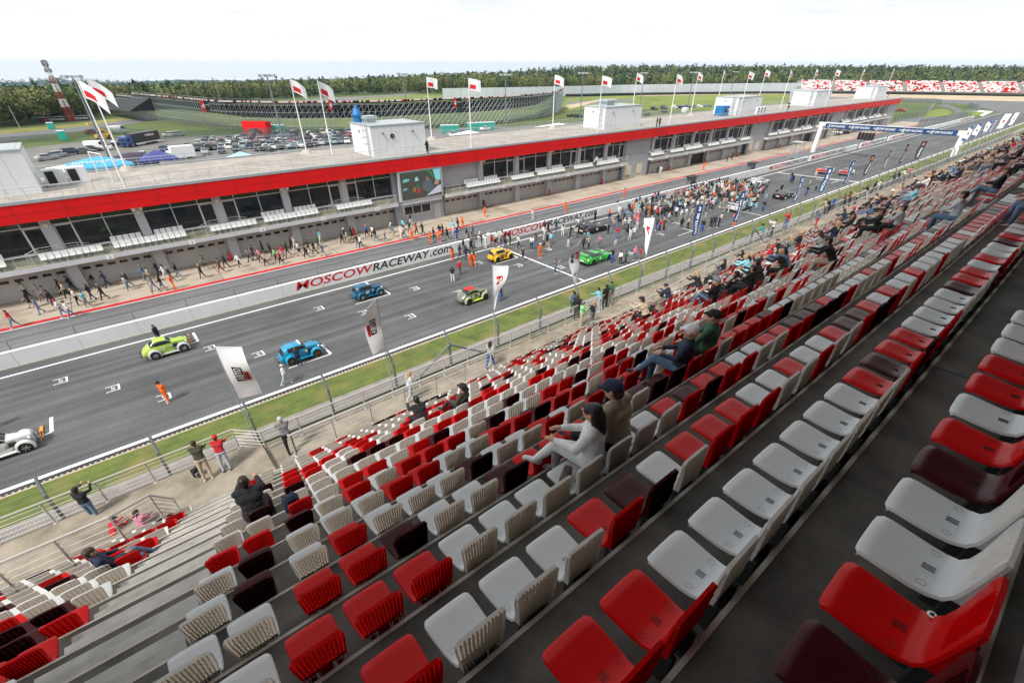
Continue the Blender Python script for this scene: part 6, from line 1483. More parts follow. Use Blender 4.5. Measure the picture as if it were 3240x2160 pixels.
# ------------------------------------------------------------------ people
def fk(pose):
    P = dict(hz=.93, lean=0, twist=0, hl=0, hr=0, kl=0, kr=0, al=.05, ar=.05, el=.15, er=.15, bl=.12, br=.12, head=0, htw=0, il=0, ir=0, spl=.06, spr=.06, dx=0); P.update(pose)
    out = []; V = Vector
    def add(l, a, b, r0, r1=None): out.append((l, V(a), V(b), r0, r0 if r1 is None else r1))
    pel = V((P['dx'], 0, P['hz'])); ln = P['lean']; t = V((math.sin(ln), 0, math.cos(ln))); f = V((math.cos(ln), 0, -math.sin(ln)))
    tw = P['twist']; yv = V((-math.sin(tw), math.cos(tw), 0)); 
    add('pants', pel + V((0, -.075, 0)), pel + V((0, .075, 0)), .118)
    add('top', pel + t * .08 + V((0, -.05, 0)), pel + t * .08 + V((0, .05, 0)), .125)
    ab = pel + t * .20; add('top', ab + yv * -.05, ab + yv * .05, .115); ch = pel + t * .36; add('top', ch + yv * -.085, ch + yv * .085, .118); add('top', ab, ch, .118)
    sh = pel + t * .485; add('top', sh + yv * -.145, sh + yv * .145, .066); add('top', ch + yv * -.09, sh + yv * -.12, .095, .07); add('top', ch + yv * .09, sh + yv * .12, .095, .07); add('top', ch, sh, .115, .08)
    nk = pel + t * .51; hd_ = nk + V((math.sin(ln * .4 + P['head']), 0, math.cos(ln * .4 + P['head']))) * .155 + V((.015, 0, 0))
    add('skin', nk, hd_, .052)
    hf = V((math.cos(P['htw']) , math.sin(P['htw']), -P['head'] * .8)).normalized(); hu = V((math.sin(P['head'] + ln * .4), 0, math.cos(P['head'] + ln * .4)))
    add('skin', hd_ + hf * .01 + hu * -.045, hd_ + hf * .01 + hu * .035, .072, .082); add('skin', hd_ + hf * .045 + hu * -.06, hd_ + hf * .035, .048, .06)
    add('skin', hd_ + hf * .088 + hu * -.005, hd_ + hf * .102 + hu * -.028, .011, .014)
    hy = hu.cross(hf).normalized()
    for s in (-1, 1): add('skin', hd_ + hy * .08 * s + hu * -.02, hd_ + hy * .084 * s + hu * .018, .016, .02)
    out.append(('HEAD', hd_, hf, hu, hy))
    for s, a, e, b_, inn in ((1, P['al'], P['el'], P['bl'], P['il']), (-1, P['ar'], P['er'], P['br'], P['ir'])):
        S = sh + yv * (.175 * s); d = V((math.sin(a) * math.cos(b_), math.sin(b_) * s, -math.cos(a) * math.cos(b_))); El = S + d * .285
        d2 = V((math.sin(a + e), math.sin(b_ * .4) * s - inn * s, -math.cos(a + e))).normalized(); W_ = El + d2 * .25
        add('top', S, El, .062, .050); add('sleeve', El, W_, .047, .036)
        Hn = W_ + d2 * .075; add('skin', W_, Hn, .030, .034)
        out.append(('HAND', W_, d2, s))
        add('skin', Hn, Hn + d2 * .07 + V((0, 0, -.012)), .030, .018)
        add('skin', W_ + d2 * .03 + V((.0, -s * .02, .02)), W_ + d2 * .085 + V((.012, -s * .045, .03)), .014, .011)
    for s, h, k, sp in ((1, P['hl'], P['kl'], P['spl']), (-1, P['hr'], P['kr'], P['spr'])):
        J = pel + V((0, .085 * s, -.02)); d = V((math.sin(h) * math.cos(sp), math.sin(sp) * s, -math.cos(h) * math.cos(sp))); K = J + d * .43
        d2 = V((math.sin(h - k), math.sin(sp * .3) * s, -math.cos(h - k))).normalized(); A_ = K + d2 * .42
        add('pants', J, K, .092, .066); add('shin', K, A_, .064, .046)
        ff = V((math.cos((h - k) * .6 if abs(h - k) < .9 else 0), 0, -.12 + math.sin((h - k) * .6) * .5)).normalized(); add('shoe', A_ + V((-.03, 0, -.035)), A_ + ff * .15 + V((0, 0, -.045)), .045, .036)
    return out
def hairset(prims, style):
    H_ = [p for p in prims if p[0] == 'HEAD'][0]; _, c, f, u, y = H_; V = Vector; o = []
    if style in ('short', 'long', 'bun'):
        o.append(('hair', c + u * .045 - f * .022, c + u * .05 + f * .02, .088, .078)); o.append(('hair', c - f * .035 - u * .02, c - f * .03 + u * .05, .078, .086))
    if style == 'long': o += [('hair', c - f * .06 + u * -.02, c - f * .085 - u * .24, .078, .06), ('hair', c - f * .03 + y * .06 + u * .02, c - f * .05 + y * .075 - u * .16, .045, .04), ('hair', c - f * .03 - y * .06 + u * .02, c - f * .05 - y * .075 - u * .16, .045, .04)]
    if style == 'bun': o.append(('hair', c - f * .10 + u * .0, c - f * .15 - u * .10, .04, .025))
    if style == 'cap': o += [('hat', c + u * .05 - f * .025, c + u * .055 + f * .02, .092, .088), ('hat', c + f * .07 + u * .05, c + f * .155 + u * .035, .035, .02), ('hat', c + f * .07 + u * .05 + y * .035, c + f * .145 + u * .035 + y * .03, .026, .016), ('hat', c + f * .07 + u * .05 - y * .035, c + f * .145 + u * .035 - y * .03, .026, .016), ('hair', c - f * .04 - u * .03, c - f * .03 + u * .0, .074, .074)]
    if style == 'hood': o += [('top', c - f * .03 - u * .04, c + u * .05 - f * .02, .098, .096)]
    return o
SLOT = ['skin', 'top', 'sleeve', 'pants', 'shin', 'shoe', 'hair', 'hat']
def capsule(a, b, r0, r1, n=12):
    d = b - a; L_ = d.length; d = d.normalized() if L_ > 1e-6 else Vector((0, 0, 1)); u = d.cross(Vector((0, 0, 1)) if abs(d.z) < .9 else Vector((1, 0, 0))).normalized(); w_ = d.cross(u)
    rings = []
    for k in range(4): an = math.pi / 2 * k / 4; rings.append((a - d * r0 * math.cos(an), r0 * math.sin(an)))
    rings.append((a, r0)); rings.append((b, r1))
    for k in range(1, 5): an = math.pi / 2 * k / 4; rings.append((b + d * r1 * math.sin(an), r1 * math.cos(an)))
    vs = [c + (u * math.cos(t) + w_ * math.sin(t)) * max(r, .0004) for c, r in rings for t in [2 * math.pi * i / n for i in range(n)]]
    fs = [(i * n + j, i * n + (j + 1) % n, (i + 1) * n + (j + 1) % n, (i + 1) * n + j) for i in range(len(rings) - 1) for j in range(n)]
    fs += [tuple(range(n))[::-1], tuple(range((len(rings) - 1) * n, len(rings) * n))]
    return vs, fs
def person_mesh(pose, style, voxel=.022, skirt=False, fingers=False, loose=1.0, extra=()):
    pr = fk(pose); prims = [p for p in pr if p[0] not in ('HEAD', 'HAND')] + hairset(pr, style) + list(extra)
    if loose != 1: prims = [(l, a, b, r0 * (loose if l in ('top', 'sleeve', 'pants', 'shin') else 1), r1 * (loose if l in ('top', 'sleeve', 'pants', 'shin') else 1)) for l, a, b, r0, r1 in prims]
    if skirt: pel = Vector((0, 0, pose.get('hz', .93))); prims.append(('pants', pel + Vector((0, 0, .05)), pel + Vector((0, 0, -.28)), .13, .2)); prims = [(('shin' if l == 'pants' and i > 20 and r0 < .1 else l), a, b, r0, r1) for i, (l, a, b, r0, r1) in enumerate(prims)]
    if fingers:
        for h in pr:
            if h[0] != 'HAND': continue
            _, W_, d, s = h; side = d.cross(Vector((0, 0, 1))).normalized(); dn = side.cross(d).normalized()
            if dn.z > 0: dn = -dn
            for q, ln in ((-1.5, .062), (-.5, .074), (.5, .078), (1.5, .068)):
                b0 = W_ + d * .085 + side * (.0175 * q); m_ = b0 + d * ln * .55 + dn * .008; prims.append(('skin', b0, m_, .0095, .0085)); prims.append(('skin', m_, m_ + d * ln * .35 + dn * .024, .0085, .0075))
    b = MB()
    for l, a, c, r0, r1 in prims: vs, fs = capsule(a, c, r0, r1); b.add(vs, fs)
    me = b.mesh('tmp', []); o = bpy.data.objects.new('tmp', me); C.objects.link(o)
    m = o.modifiers.new('r', 'REMESH'); m.mode = 'VOXEL'; m.voxel_size = voxel; m.adaptivity = 0
    s = o.modifiers.new('s', 'SMOOTH'); s.iterations = 3; s.factor = .5
    dg = bpy.context.evaluated_depsgraph_get(); out = bpy.data.meshes.new_from_object(o.evaluated_get(dg)); bpy.data.objects.remove(o); bpy.data.meshes.remove(me)
    n = len(out.polygons); cc = np.empty(n * 3); out.polygons.foreach_get('center', cc); cc = cc.reshape(-1, 3); best = np.full(n, 1e9); lab = np.zeros(n, int)
    for l, a, c, r0, r1 in prims:
        a_ = np.array(a); d = np.array(c) - a_; L2 = d @ d; tt_ = np.clip(((cc - a_) @ d) / L2 if L2 > 1e-9 else np.zeros(n), 0, 1); dist = np.linalg.norm(cc - a_ - tt_[:, None] * d, axis=1) - (r0 + (r1 - r0) * tt_)
        if l in ('hair', 'hat', 'shoe'): dist = dist - .004
        q = dist < best; best[q] = dist[q]; lab[q] = SLOT.index(l)
    for sname in SLOT: out.materials.append(M['skin'])
    out.polygons.foreach_set('material_index', lab); out.polygons.foreach_set('use_smooth', [True] * n); out.name = 'person'; return out
POSE = dict(
 stand=dict(hl=.06, hr=-.05), stand2=dict(hl=-.1, hr=.12, kr=.12, al=.25, el=1.5, il=.5, ar=.1), arms=dict(al=.55, ar=.55, el=1.5, er=1.5, il=.75, ir=.6, hl=.05, hr=-.05),
 walk1=dict(hl=.30, kl=.10, hr=-.24, kr=.30, al=-.35, ar=.4, el=.35, er=.45, lean=.06), walk2=dict(hr=.30, kr=.10, hl=-.22, kl=.34, ar=-.35, al=.4, er=.35, el=.45, lean=.06), walk3=dict(hl=.22, kl=.1, hr=-.15, kr=.5, al=.3, el=1.3, ar=.1, lean=.08, head=.2),
 photo=dict(al=1.15, ar=1.1, el=1.1, er=1.1, il=.35, ir=.35, hl=.05, hr=-.05), lean=dict(lean=.32, al=.75, ar=.75, el=.5, er=.5, hl=-.22, hr=-.12, kr=.1, head=.1, dx=-.15), bend=dict(lean=1.05, al=.5, ar=.7, el=.4, er=.3, hl=-.1, hr=.15, dx=-.1),
 crouch=dict(hz=.42, hl=1.75, kl=2.2, hr=1.2, kr=2.1, lean=.45, al=.9, ar=.8, el=.6, er=.7),
 girl=dict(hl=.05, hr=-.04, ar=.7, er=1.6, br=.3, al=.1), behind=dict(al=-.3, ar=-.3, el=.7, er=.7, il=.5, ir=.5, hl=.08, hr=-.08, head=.15),
 sit=dict(hz=.53, hl=1.45, hr=1.48, kl=1.45, kr=1.4, al=.55, ar=.6, el=.6, er=.55, il=.25, ir=.25, lean=.05, spl=.14, spr=.14), sitlean=dict(hz=.53, hl=1.45, hr=1.4, kl=1.3, kr=1.5, lean=.5, al=.8, ar=.85, el=.9, er=.8, il=.35, ir=.3, head=.1, spl=.2, spr=.2), sitback=dict(hz=.53, hl=1.35, hr=1.5, kl=.9, kr=.7, lean=-.18, al=.35, ar=.4, el=1.2, er=1.1, il=.5, ir=.5, spl=.15, spr=.15), sitcross=dict(hz=.53, hl=1.72, hr=1.42, kl=1.15, kr=1.35, lean=-.08, al=.4, ar=.45, el=1.1, er=1.0, il=.4, ir=.4, spl=-.18, spr=.12))
PMS = {}
def pmesh(pose, style, vox=.024, skirt=False):
    k = (pose, style, vox, skirt)
    if k not in PMS: PMS[k] = person_mesh(POSE[pose], style, vox, skirt)
    return PMS[k]
pr_ = random.Random(77)
HAIR = ['hair_brown', 'hair_dark', 'hair_dark', 'hair_blond', 'hair_brown']
def dress(o, top, bot, short_sl=False, shorts=False, hair=None, hat=None, shoe=None, sleeve=None):
    mats = [M['skin'], PAL[top], M['skin'] if short_sl else PAL[sleeve or top], PAL[bot], M['skin'] if shorts else PAL[bot], M[shoe or pr_.choice(('shoe_w', 'shoe_k', 'shoe_w'))], M[hair or pr_.choice(HAIR)], PAL[hat] if hat else PAL[pr_.choice('KNKRWG')]]
    for i, m in enumerate(mats): s = o.material_slots[i]; s.link = 'OBJECT'; s.material = m
USED = {}
def person(loc, rz, pose, top, bot, style, where, group, vox=.024, scale=None, mesh=None, label=None, skirt=False, **kw):
    o = link('person', mesh or pmesh(pose, style, vox, skirt), None, loc, rz); s = scale or pr_.uniform(.94, 1.03); o.scale = (s * 1.1, s * 1.1, s)
    dress(o, top, bot, **kw)
    if not label:
        wd = {'short': 'short-haired', 'long': 'long-haired', 'cap': 'capped', 'bun': 'tied-haired', 'hood': 'hooded'}[style]
        cl = f'{WORD[top]} top, {WORD[bot]} {"skirt" if skirt else "shorts" if kw.get("shorts") else "trousers"}' if top != bot or top != 'O' else 'orange marshal overalls'
        base = f'{wd} person, {cl}, {where}'; USED[base] = USED.get(base, 0) + 1
        label = base if USED[base] == 1 else f'{base}, {ordw(USED[base] - 1)} such'
    tag(o, label, 'person', group); return o
MASS = []
PEOPLE = []     # nearest-first bookkeeping is not needed: near ones are listed explicitly
def garage_word(x):
    g = round((x + 9.26 - 3.2) / 7.4)
    return f'by garage {NUM[g]}' if 0 <= g < 30 else 'by the first garage'
def crowd(fr, s, zone, group, face=None):
    for it in s.split():
        x, y, c = it.split(','); x, y = float(x), float(y); p = PZ(*fr(x, y)); top, bot = c[0], c[1]
        if zone in ('between crowd and pit wall', 'by the black sports car', 'beyond the dense crowd'): MASS.append(p); continue
        pose = c[2:] or None
        if zone == 'pit':
            po = pr_.choice(('walk1', 'walk2', 'walk1', 'walk2', 'walk3')) if top != 'O' else 'stand2'; rz = math.pi + pr_.uniform(-.35, .35); where = 'in the pit lane ' + garage_word(p.x)
            if p.y < 57: where = 'at the red line ' + garage_word(p.x)
        else:
            po = pr_.choice(('stand', 'stand2', 'arms', 'walk1', 'walk2', 'photo', 'stand')); rz = pr_.uniform(0, 6.28)
            where = zone
        st = pr_.choices(('short', 'long', 'cap', 'bun', 'hood'), (.45, .22, .2, .08, .05))[0]
        sh = pr_.random() < .1
        person(p, rz, po, top, bot, st, where, group, short_sl=pr_.random() < .3, shorts=sh, shoe=None)
crowd(Zo(0, 600), "150,1265,RJ 310,1085,KK 385,1140,DJ 275,1000,WK 400,1020,GG 470,1030,BK 520,1080,KN 600,1165,WJ 670,1175,WJ 590,960,KK 690,940,KK 700,880,GG 640,1000,TK 740,1060,WK 820,1080,CG 860,1010,KN 895,905,KG 1000,895,NN 970,1010,KK 1190,925,LD 1205,900,KD 1350,830,DJ 1470,790,KK 1400,850,TT 1430,930,GJ 1510,930,KD 1535,820,WW 1590,850,KG 1610,915,OO 1650,810,KD 1870,815,KK 1900,735,gK 2040,765,Br 2085,720,KK 2210,715,WK 2300,660,GN 2345,640,KK", 'pit', 'people walking along the pit lane')
crowd(Zo(810, 600), "50,665,PN 75,590,gK 100,700,TK 150,610,KK 195,665,lK 240,690,RK 265,640,RG 300,610,KK 340,560,KK 370,560,TW 410,610,WK 470,630,KK 490,580,KK 510,470,NK 545,590,KK 580,540,gK 595,490,CW 625,610,DD 800,500,NK 850,500,TT 885,450,KK 830,470,KK 940,530,KD 970,540,WK 1025,440,bK 1080,445,WK 1105,475,KD 1190,475,TD 1265,440,DT 1250,400,WG 1340,450,WW 1365,450,TG 1415,400,KD 1425,330,KW 1360,380,CG 1440,465,OO 1480,420,RK 1535,420,KK 1605,500,OO 1640,470,KK 1690,485,OO 1690,430,KG 1720,430,KK 1760,465,KK 1860,370,KK 1900,350,OO 1810,400,CW 2105,255,OO 2095,180,KK", 'pit', 'people walking along the pit lane')
crowd(Zo(810, 600), "1810,660,OO 1875,630,NN 1930,640,NN 1910,580,KG 1970,710,OO 2005,700,OO 1980,580,KK 1875,785,RG 1810,850,KW 1850,470,bN 1940,470,KT 1990,430,GK 1955,510,gD 1990,540,GT 2025,530,BW 2060,500,WG 2065,520,NK 2110,545,WW 2140,500,WD 2170,540,RG 2200,550,KG 2215,500,WG 2250,550,Nb 2260,480,WG 2290,560,KG 2335,520,KK", 'on the track at the wall opening', 'people on the track')
crowd(Zo(1620, 500), "100,950,NN 395,1060,GD 255,915,OO 290,880,KG 60,830,WK 180,845,WN 215,815,GD 285,740,WN 297,690,KN 330,700,KK 320,830,NT 355,800,CG 297,755,WW 405,685,ND 465,720,WW 515,810,BW 535,730,NN 580,740,TG", 'by the start line', 'people on the track')
crowd(Zo(1620, 500), "600,660,PG 640,650,KK 590,700,GW 660,790,KK 690,780,KK 650,855,WV 700,845,Ky 795,835,GG 760,600,KD 880,710,KK 890,600,DW 960,745,TD 965,620,ND 1010,670,GD 1005,560,GK 1060,660,PD 1050,750,KD 1080,755,TG 1115,745,WT 1145,650,GT 1200,695,TT", 'by the black sports car', 'people on the track')
crowd(Zo(1620, 500), "1350,680,RK 1390,670,KK 1430,600,WG 1550,655,KN 1610,655,TK 1820,640,KK 1850,640,NN 1890,640,NN 1910,610,WD 2040,625,OO 990,980,WK 1035,985,gK 1120,935,PD 1170,940,RG 1320,665,Nb", 'past the green car', 'people on the track')
crowd(Zo(1620, 500), "1075,490,KK 1115,495,KK 1135,500,WW 1190,515,DN 1160,440,KK 960,485,KK 1255,470,WW 1330,400,KK 1300,410,WW 1460,390,KK 1515,400,NN 1555,525,WW 1500,550,KK 1380,420,NG 1280,440,TD 1350,430,WK 1400,400,BD", 'between crowd and pit wall', 'people on the track')
crowd(Zo(1620, 500), "2335,410,OO 2225,510,WK 2180,500,KT 2085,190,KK 2330,300,CN", 'beyond the dense crowd', 'people on the track')
crowd(Zo(2430, 450), "110,470,KK 430,455,GK 215,385,KK", 'near the open-door coupe', 'people on the track')
crowd(Zo(1620, 500), "1025,372,OO 490,505,OO 190,572,WW 1330,150,KK 1360,150,WW 1640,70,NN 1755,115,OO 1970,40,NK 2015,20,KK", 'behind the pit wall', 'people walking along the pit lane')
# grid girls with boards
def gridgirl(fr, x, y, lb):
    p = PZ(*fr(x, y)); person(p, pr_.uniform(-.5, .5) + math.pi, 'girl', 'K', 'b', 'long', '', 'grid board holders', label=f'person in a short blue skirt {lb}', skirt=True, short_sl=False, hair='hair_brown', shoe='shoe_k')
    b = MB(); q = Vector((.48, .18, 0)); b.cyl(q, q + Vector((0, 0, 2.0)), .014, n=5); t = thing('grid_board', f'white number board on a pole {lb}', 'board', p, math.pi * .0); b.build('pole', M['galv'], t); b = MB(); b.box(q + Vector((0, 0, 2.2)), (.42, .02, .55)); b.build('panel', M['paper'], t); b = MB(); b.box(q + Vector((.05, -.013, 2.1)), (.2, .006, .16)); b.build('emblem', M['txt_red'], t)
gridgirl(Zo(810, 600), 2250, 1020, 'beside the black and lime coupe'); gridgirl(Zo(1620, 500), 915, 960, 'in front of the green sports car'); gridgirl(Zo(1620, 500), 1740, 680, 'beside the lowest blue banner'); gridgirl(Zo(1620, 500), 2300, 490, 'at the far edge of the crowd'); gridgirl(Zo(2430, 450), 345, 490, 'behind the black coupe'); gridgirl(Zo(2430, 450), 205, 362, 'near the white race car')
p = PZ(*Zo(2430, 450)(435, 312)); person(p, 3.6, 'stand2', 'O', 'W', 'short', 'holding a white board on the empty grid', 'people on the track')
# nearest people on the track
p = PZ(*Zo(0, 1080)(1548, 552)); person(p, R(215), 'behind', 'O', 'O', 'cap', '', 'people on the track', vox=.018, label='person in orange overalls standing alone on the asphalt, hands behind the back', hat='K', shoe='shoe_w', scale=1.0)
p = PZ(*Zo(810, 1080)(405, 218)); person(p, R(85), 'arms', 'N', 'N', 'short', '', 'people on the track', vox=.02, label='mechanic in navy overalls standing at the bright blue sedan', hair='hair_brown', shoe='shoe_k')
p = PZ(*Zo(810, 1080)(285, 395)); person(p, R(-20), 'walk1', 'W', 'L', 'cap', '', 'people on the track', vox=.02, label='person in a pale cap and white bib walking near the white edge line', hat='h', sleeve='G')
p = PZ(*Zo(0, 600)(1480, 1405)); person(p, R(-40), 'stand', 'N', 'N', 'short', '', 'people on the track', vox=.02, label='person in a navy jacket standing behind the lime green coupe', hair='hair_brown')
p = PZ(*Zo(0, 1080)(30, 935)); person(p + Vector((-.6, 0, 0)), R(0), 'bend', 'P', 'N', 'cap', '', 'people on the track', vox=.02, label='person in a pink checked shirt bending over the purple race car', hat='W')
p = PZ(*Zo(0, 1080)(-10, 800)); person(p + Vector((-.3, .3, 0)), R(-20), 'stand2', 'P', 'N', 'short', '', 'people on the track', vox=.02, label='person in a pink shirt standing behind the purple race car')
p = PZ(*Zo(1500, 780, 4.479)(400, 205)); person(p, R(80), 'crouch', 'N', 'N', 'short', '', 'people on the track', vox=.024, label='person in navy crouching at the rear wheel of the yellow sedan')
# the dense crowd on the grid: individual people too
def inpoly(x, y, poly):
    c = False; j = len(poly) - 1
    for i in range(len(poly)):
        if (poly[i][1] > y) != (poly[j][1] > y) and x < (poly[j][0] - poly[i][0]) * (y - poly[i][1]) / (poly[j][1] - poly[i][1]) + poly[i][0]: c = not c
        j = i
    return c
poly = [(1580, 330), (1640, 245), (1880, 262), (1990, 270), (2090, 262), (2250, 310), (2310, 370), (2240, 440), (2150, 495), (2000, 500), (1870, 470), (1700, 540), (1610, 520), (1600, 420)]
zq = Zo(1620, 500); pts = []; tries = 0
while len(pts) < 250 and tries < 16000:
    tries += 1; x, y = pr_.uniform(1560, 2320), pr_.uniform(240, 545)
    if not inpoly(x, y, poly): continue
    p = PZ(*zq(x, y))
    if 47.0 < p.y or p.y < 31.5: continue
    if any((p - q).length < .5 for q in pts): continue
    pts.append(p)
pts.sort(key=lambda p: p.length)
n_ind = len([o for o in C.objects if o.name.startswith('person')])
TOPS = 'KKKKNNWWWTTGGRPODCBkLKNW'; BOTS = 'KKKDDJNGWTKNJ'
poly2 = [(1240, 430), (1560, 330), (1640, 300), (1600, 560), (1500, 600), (1300, 600), (1100, 640), (900, 700), (880, 560)]
tries = 0; n0 = len(pts)
while len(pts) < n0 + 70 and tries < 8000:
    tries += 1; x, y = pr_.uniform(850, 1640), pr_.uniform(300, 720)
    if not inpoly(x, y, poly2): continue
    p = PZ(*zq(x, y))
    if 46.8 < p.y or p.y < 31.5: continue
    if any((p - q).length < .6 for q in pts) or any((p - q).length < .5 for q in MASS): continue
    pts.append(p)
rest = pts + MASS
for p in pts[:0]:
    top = pr_.choice(TOPS); bot = 'O' if top == 'O' else pr_.choice(BOTS)
    person(p, pr_.uniform(0, 6.28), pr_.choice(('stand', 'stand2', 'arms', 'photo', 'walk3')), top, bot, pr_.choices(('short', 'long', 'cap', 'bun'), (.5, .25, .2, .05))[0], 'in the dense crowd', 'people in the dense crowd on the grid', short_sl=pr_.random() < .3)
LOW = [person_mesh(POSE[k], s, .045) for k, s in (('stand', 'short'), ('stand2', 'long'), ('arms', 'short'), ('photo', 'cap'), ('walk3', 'long'))]
def crowdmass(name, plist, label):
    pal = list('KNWTGRPODCBJ'); mats = [M['skin'], M['hair_brown'], M['hair_dark'], M['shoe_w']] + [PAL[c] for c in pal]; V_, F_, MI = [], [], []; off = 0
    for p in plist:
        me = pr_.choice(LOW); v = np.empty(len(me.vertices) * 3); me.vertices.foreach_get('co', v); v = v.reshape(-1, 3); a = pr_.uniform(0, 6.28); c, s = math.cos(a), math.sin(a); sc_ = pr_.uniform(.94, 1.03)
        w_ = np.stack([v[:, 0] * c - v[:, 1] * s, v[:, 0] * s + v[:, 1] * c, v[:, 2]], 1) * sc_ + np.array(p); V_.append(w_)
        top = pr_.choice(TOPS.replace('k', 'T').replace('L', 'C')); bot = 'O' if top == 'O' else pr_.choice('KKDJNGWT'.replace('D', 'J')); it, ib = 4 + pal.index(top), 4 + pal.index(bot); mp = [0, it, it, ib, ib, 3, pr_.choice((1, 2)), it]
        for q in me.polygons: F_.append(tuple(i + off for i in q.vertices)); MI.append(mp[q.material_index])
        off += len(v)
    m2 = bpy.data.meshes.new(name); m2.from_pydata([tuple(x) for x in np.concatenate(V_)], [], F_)
    for m in mats: m2.materials.append(m)
    m2.polygons.foreach_set('material_index', MI); m2.polygons.foreach_set('use_smooth', [True] * len(F_)); return tag(link(name, m2), label, 'crowd', None, 'stuff')
crowdmass('crowd', rest, 'dense far part of the crowd gathered on the starting grid')
# ------------------------------------------------------------------ spectators
def seat_hit(x, y):
    d = ray(x, y); best = None
    for i in range(0, 1900):
        k = i * .01; Y = .9 * k - .03 - .2
        if Y < .05: continue
        t = Y / d.y; z = H + d.z * t; e = abs(z - (Zk(k) + .06))
        if best is None or e < best[0]: best = (e, k, d.x * t)
    return round(best[1]), best[2]
def sitter(px_, py_, top, bot, style='short', pose=None, rz=90, vox=.02, mesh=None, label=None, where=None, **kw):
    k, x = seat_hit(px_, py_); k = min(k, 16 if not (11.4 < x < 19.1 or x > 70) else 18)
    loc = Vector((x, .9 * k - .03 - .20, Fk(k)))
    return person(loc, R(rz), pose or pr_.choice(('sit', 'sitlean', 'sitback', 'sit', 'sitcross')), top, bot, style, where or f'seated in the {ordw(k)} row from the top', 'spectators on the grandstand', vox=vox, mesh=mesh, label=label, **kw)
V = Vector
hi = dict(vox=.012)
man = dict(POSE['sitlean']); man.update(lean=.12, al=-.25, bl=.62, el=.25, il=.1, ar=.35, er=1.0, ir=.5, head=.25, htw=.35, spl=.16, spr=.22)
sitter(1975, 1400, 'k', 'K', 'cap', 'man', 96, mesh=person_mesh(man, 'cap', .011, fingers=True, loose=1.1), label='person in khaki jacket and navy cap, arm around the person in white', hat='N', shoe='shoe_k', scale=1.02)
wom = dict(POSE['sitcross']); wom.update(lean=.02, head=.12, al=.5, ar=.5, el=1.0, er=1.0)
sitter(1862, 1448, 'W', 'W', 'long', 'wom', 118, mesh=person_mesh(wom, 'long', .011, fingers=True, loose=1.12), label='long dark-haired person in a white hooded tracksuit with crossed legs', hair='hair_dark', shoe='shoe_w', scale=.97)
puf = dict(POSE['sitlean']); puf.update(lean=.30)
sitter(818, 1640, 'K', 'K', 'short', 'puf', 80, mesh=person_mesh(puf, 'short', .012, fingers=True, loose=1.18), label='person in a black puffer jacket seated beside the concrete stairs', hair='hair_dark', shoe='shoe_k', scale=1.03)
sitter(350, 1800, 'N', 'D', 'short', None, 20, mesh=person_mesh(dict(POSE['sitcross'], lean=-.25), 'short', .012, fingers=True, loose=1.08), label='person in a navy jacket lounging across red seats beyond the stairs', hair='hair_brown', shoe='shoe_k')
sitter(1358, 1330, 'K', 'K', 'short', 'sitlean', 85, .016, label='person in a black hooded coat in the lower rows beside a capped neighbour', hair='hair_dark', shoe='shoe_k')
sitter(1448, 1292, 'o', 'K', 'cap', 'sitcross', 115, .016, label='person in an olive jacket and black cap with one leg crossed', hat='K', shoe='shoe_k')
den = dict(POSE['sitcross'])
sitter(2190, 1160, 'N', 'D', 'cap', None, 115, mesh=person_mesh(den, 'cap', .013, fingers=True, loose=1.08), label='person in a dark denim jacket and white cap with crossed legs', hat='W', shoe='shoe_k', scale=1.02)
sitter(2258, 1110, 'g', 'K', 'cap', None, 110, mesh=person_mesh(dict(POSE['sit']), 'cap', .013, fingers=True, loose=1.1), label='person in a dark green jacket and black cap beside the white cap', hat='K')
for it in ["2050,1000,T,K,cap,beige hooded sweatshirt and black cap in the lower rows", "2078,985,k,K,short,camouflage jacket with a shaved head", "2145,940,N,D,cap,navy T-shirt and blue cap with light shorts", "2228,955,K,D,cap,dark jacket, jeans and blue cap", "2270,932,K,K,hood,black hooded jacket with a backpack", "2214,905,K,K,long,black coat with long brown hair", "2238,868,K,K,long,black top beside a leaning friend", "2264,868,K,K,short,black sweater with dark short hair", "2246,888,G,K,cap,small grey top and grey cap", "2367,835,K,D,long,black and white print blouse with blond hair", "2404,850,C,W,short,pale blue shirt and white trousers", "2414,900,K,K,short,black jacket and glasses at the row end"]:
    q = it.split(','); x, y, a, c, s = q[:5]; d = ','.join(q[5:]); sitter(float(x), float(y), a, c, s, label=f'person in a {d}', vox=.02)
rowseen = "40,1060,hG 100,1045,RK 160,1010,KK 240,995,GD 290,945,KK 480,1000,mG 550,910,NK 640,1090,KT 60,1250,KK 140,1170,DT 230,1150,KK 700,800,KK 900,770,TK 1050,810,hK 1125,760,KK 1000,650,NK 1040,690,DK 700,730,NK 770,700,KK 900,610,KT 970,585,KK 1050,575,ND 1265,490,GK 1330,530,CJ 1390,480,TG 1450,310,KK 1500,330,RK 1650,315,DJ 1740,280,GK 1830,280,KK 1870,255,KK 1940,215,TK 1720,690,hD 2240,400,KJ 2270,650,PJ 2100,70,KK 1880,160,KK 1930,145,GK 1970,135,KK 2330,70,TK 2300,260,NK 2150,220,GK 1560,330,KG 1610,260,TK 1700,220,KK 2040,180,KT 2200,80,KK 2260,50,RG 2320,140,KK"
for it in rowseen.split():
    x, y, c = it.split(','); big = c in ('KT', 'hD', 'KJ', 'PJ', 'hK', 'TK')
    sitter(2430 + float(x) / 2.9037, 450 + float(y) / 2.9037, c[0], c[1], pr_.choices(('short', 'long', 'cap', 'hood'), (.5, .25, .15, .1))[0], rz=pr_.uniform(80, 115), vox=.018)
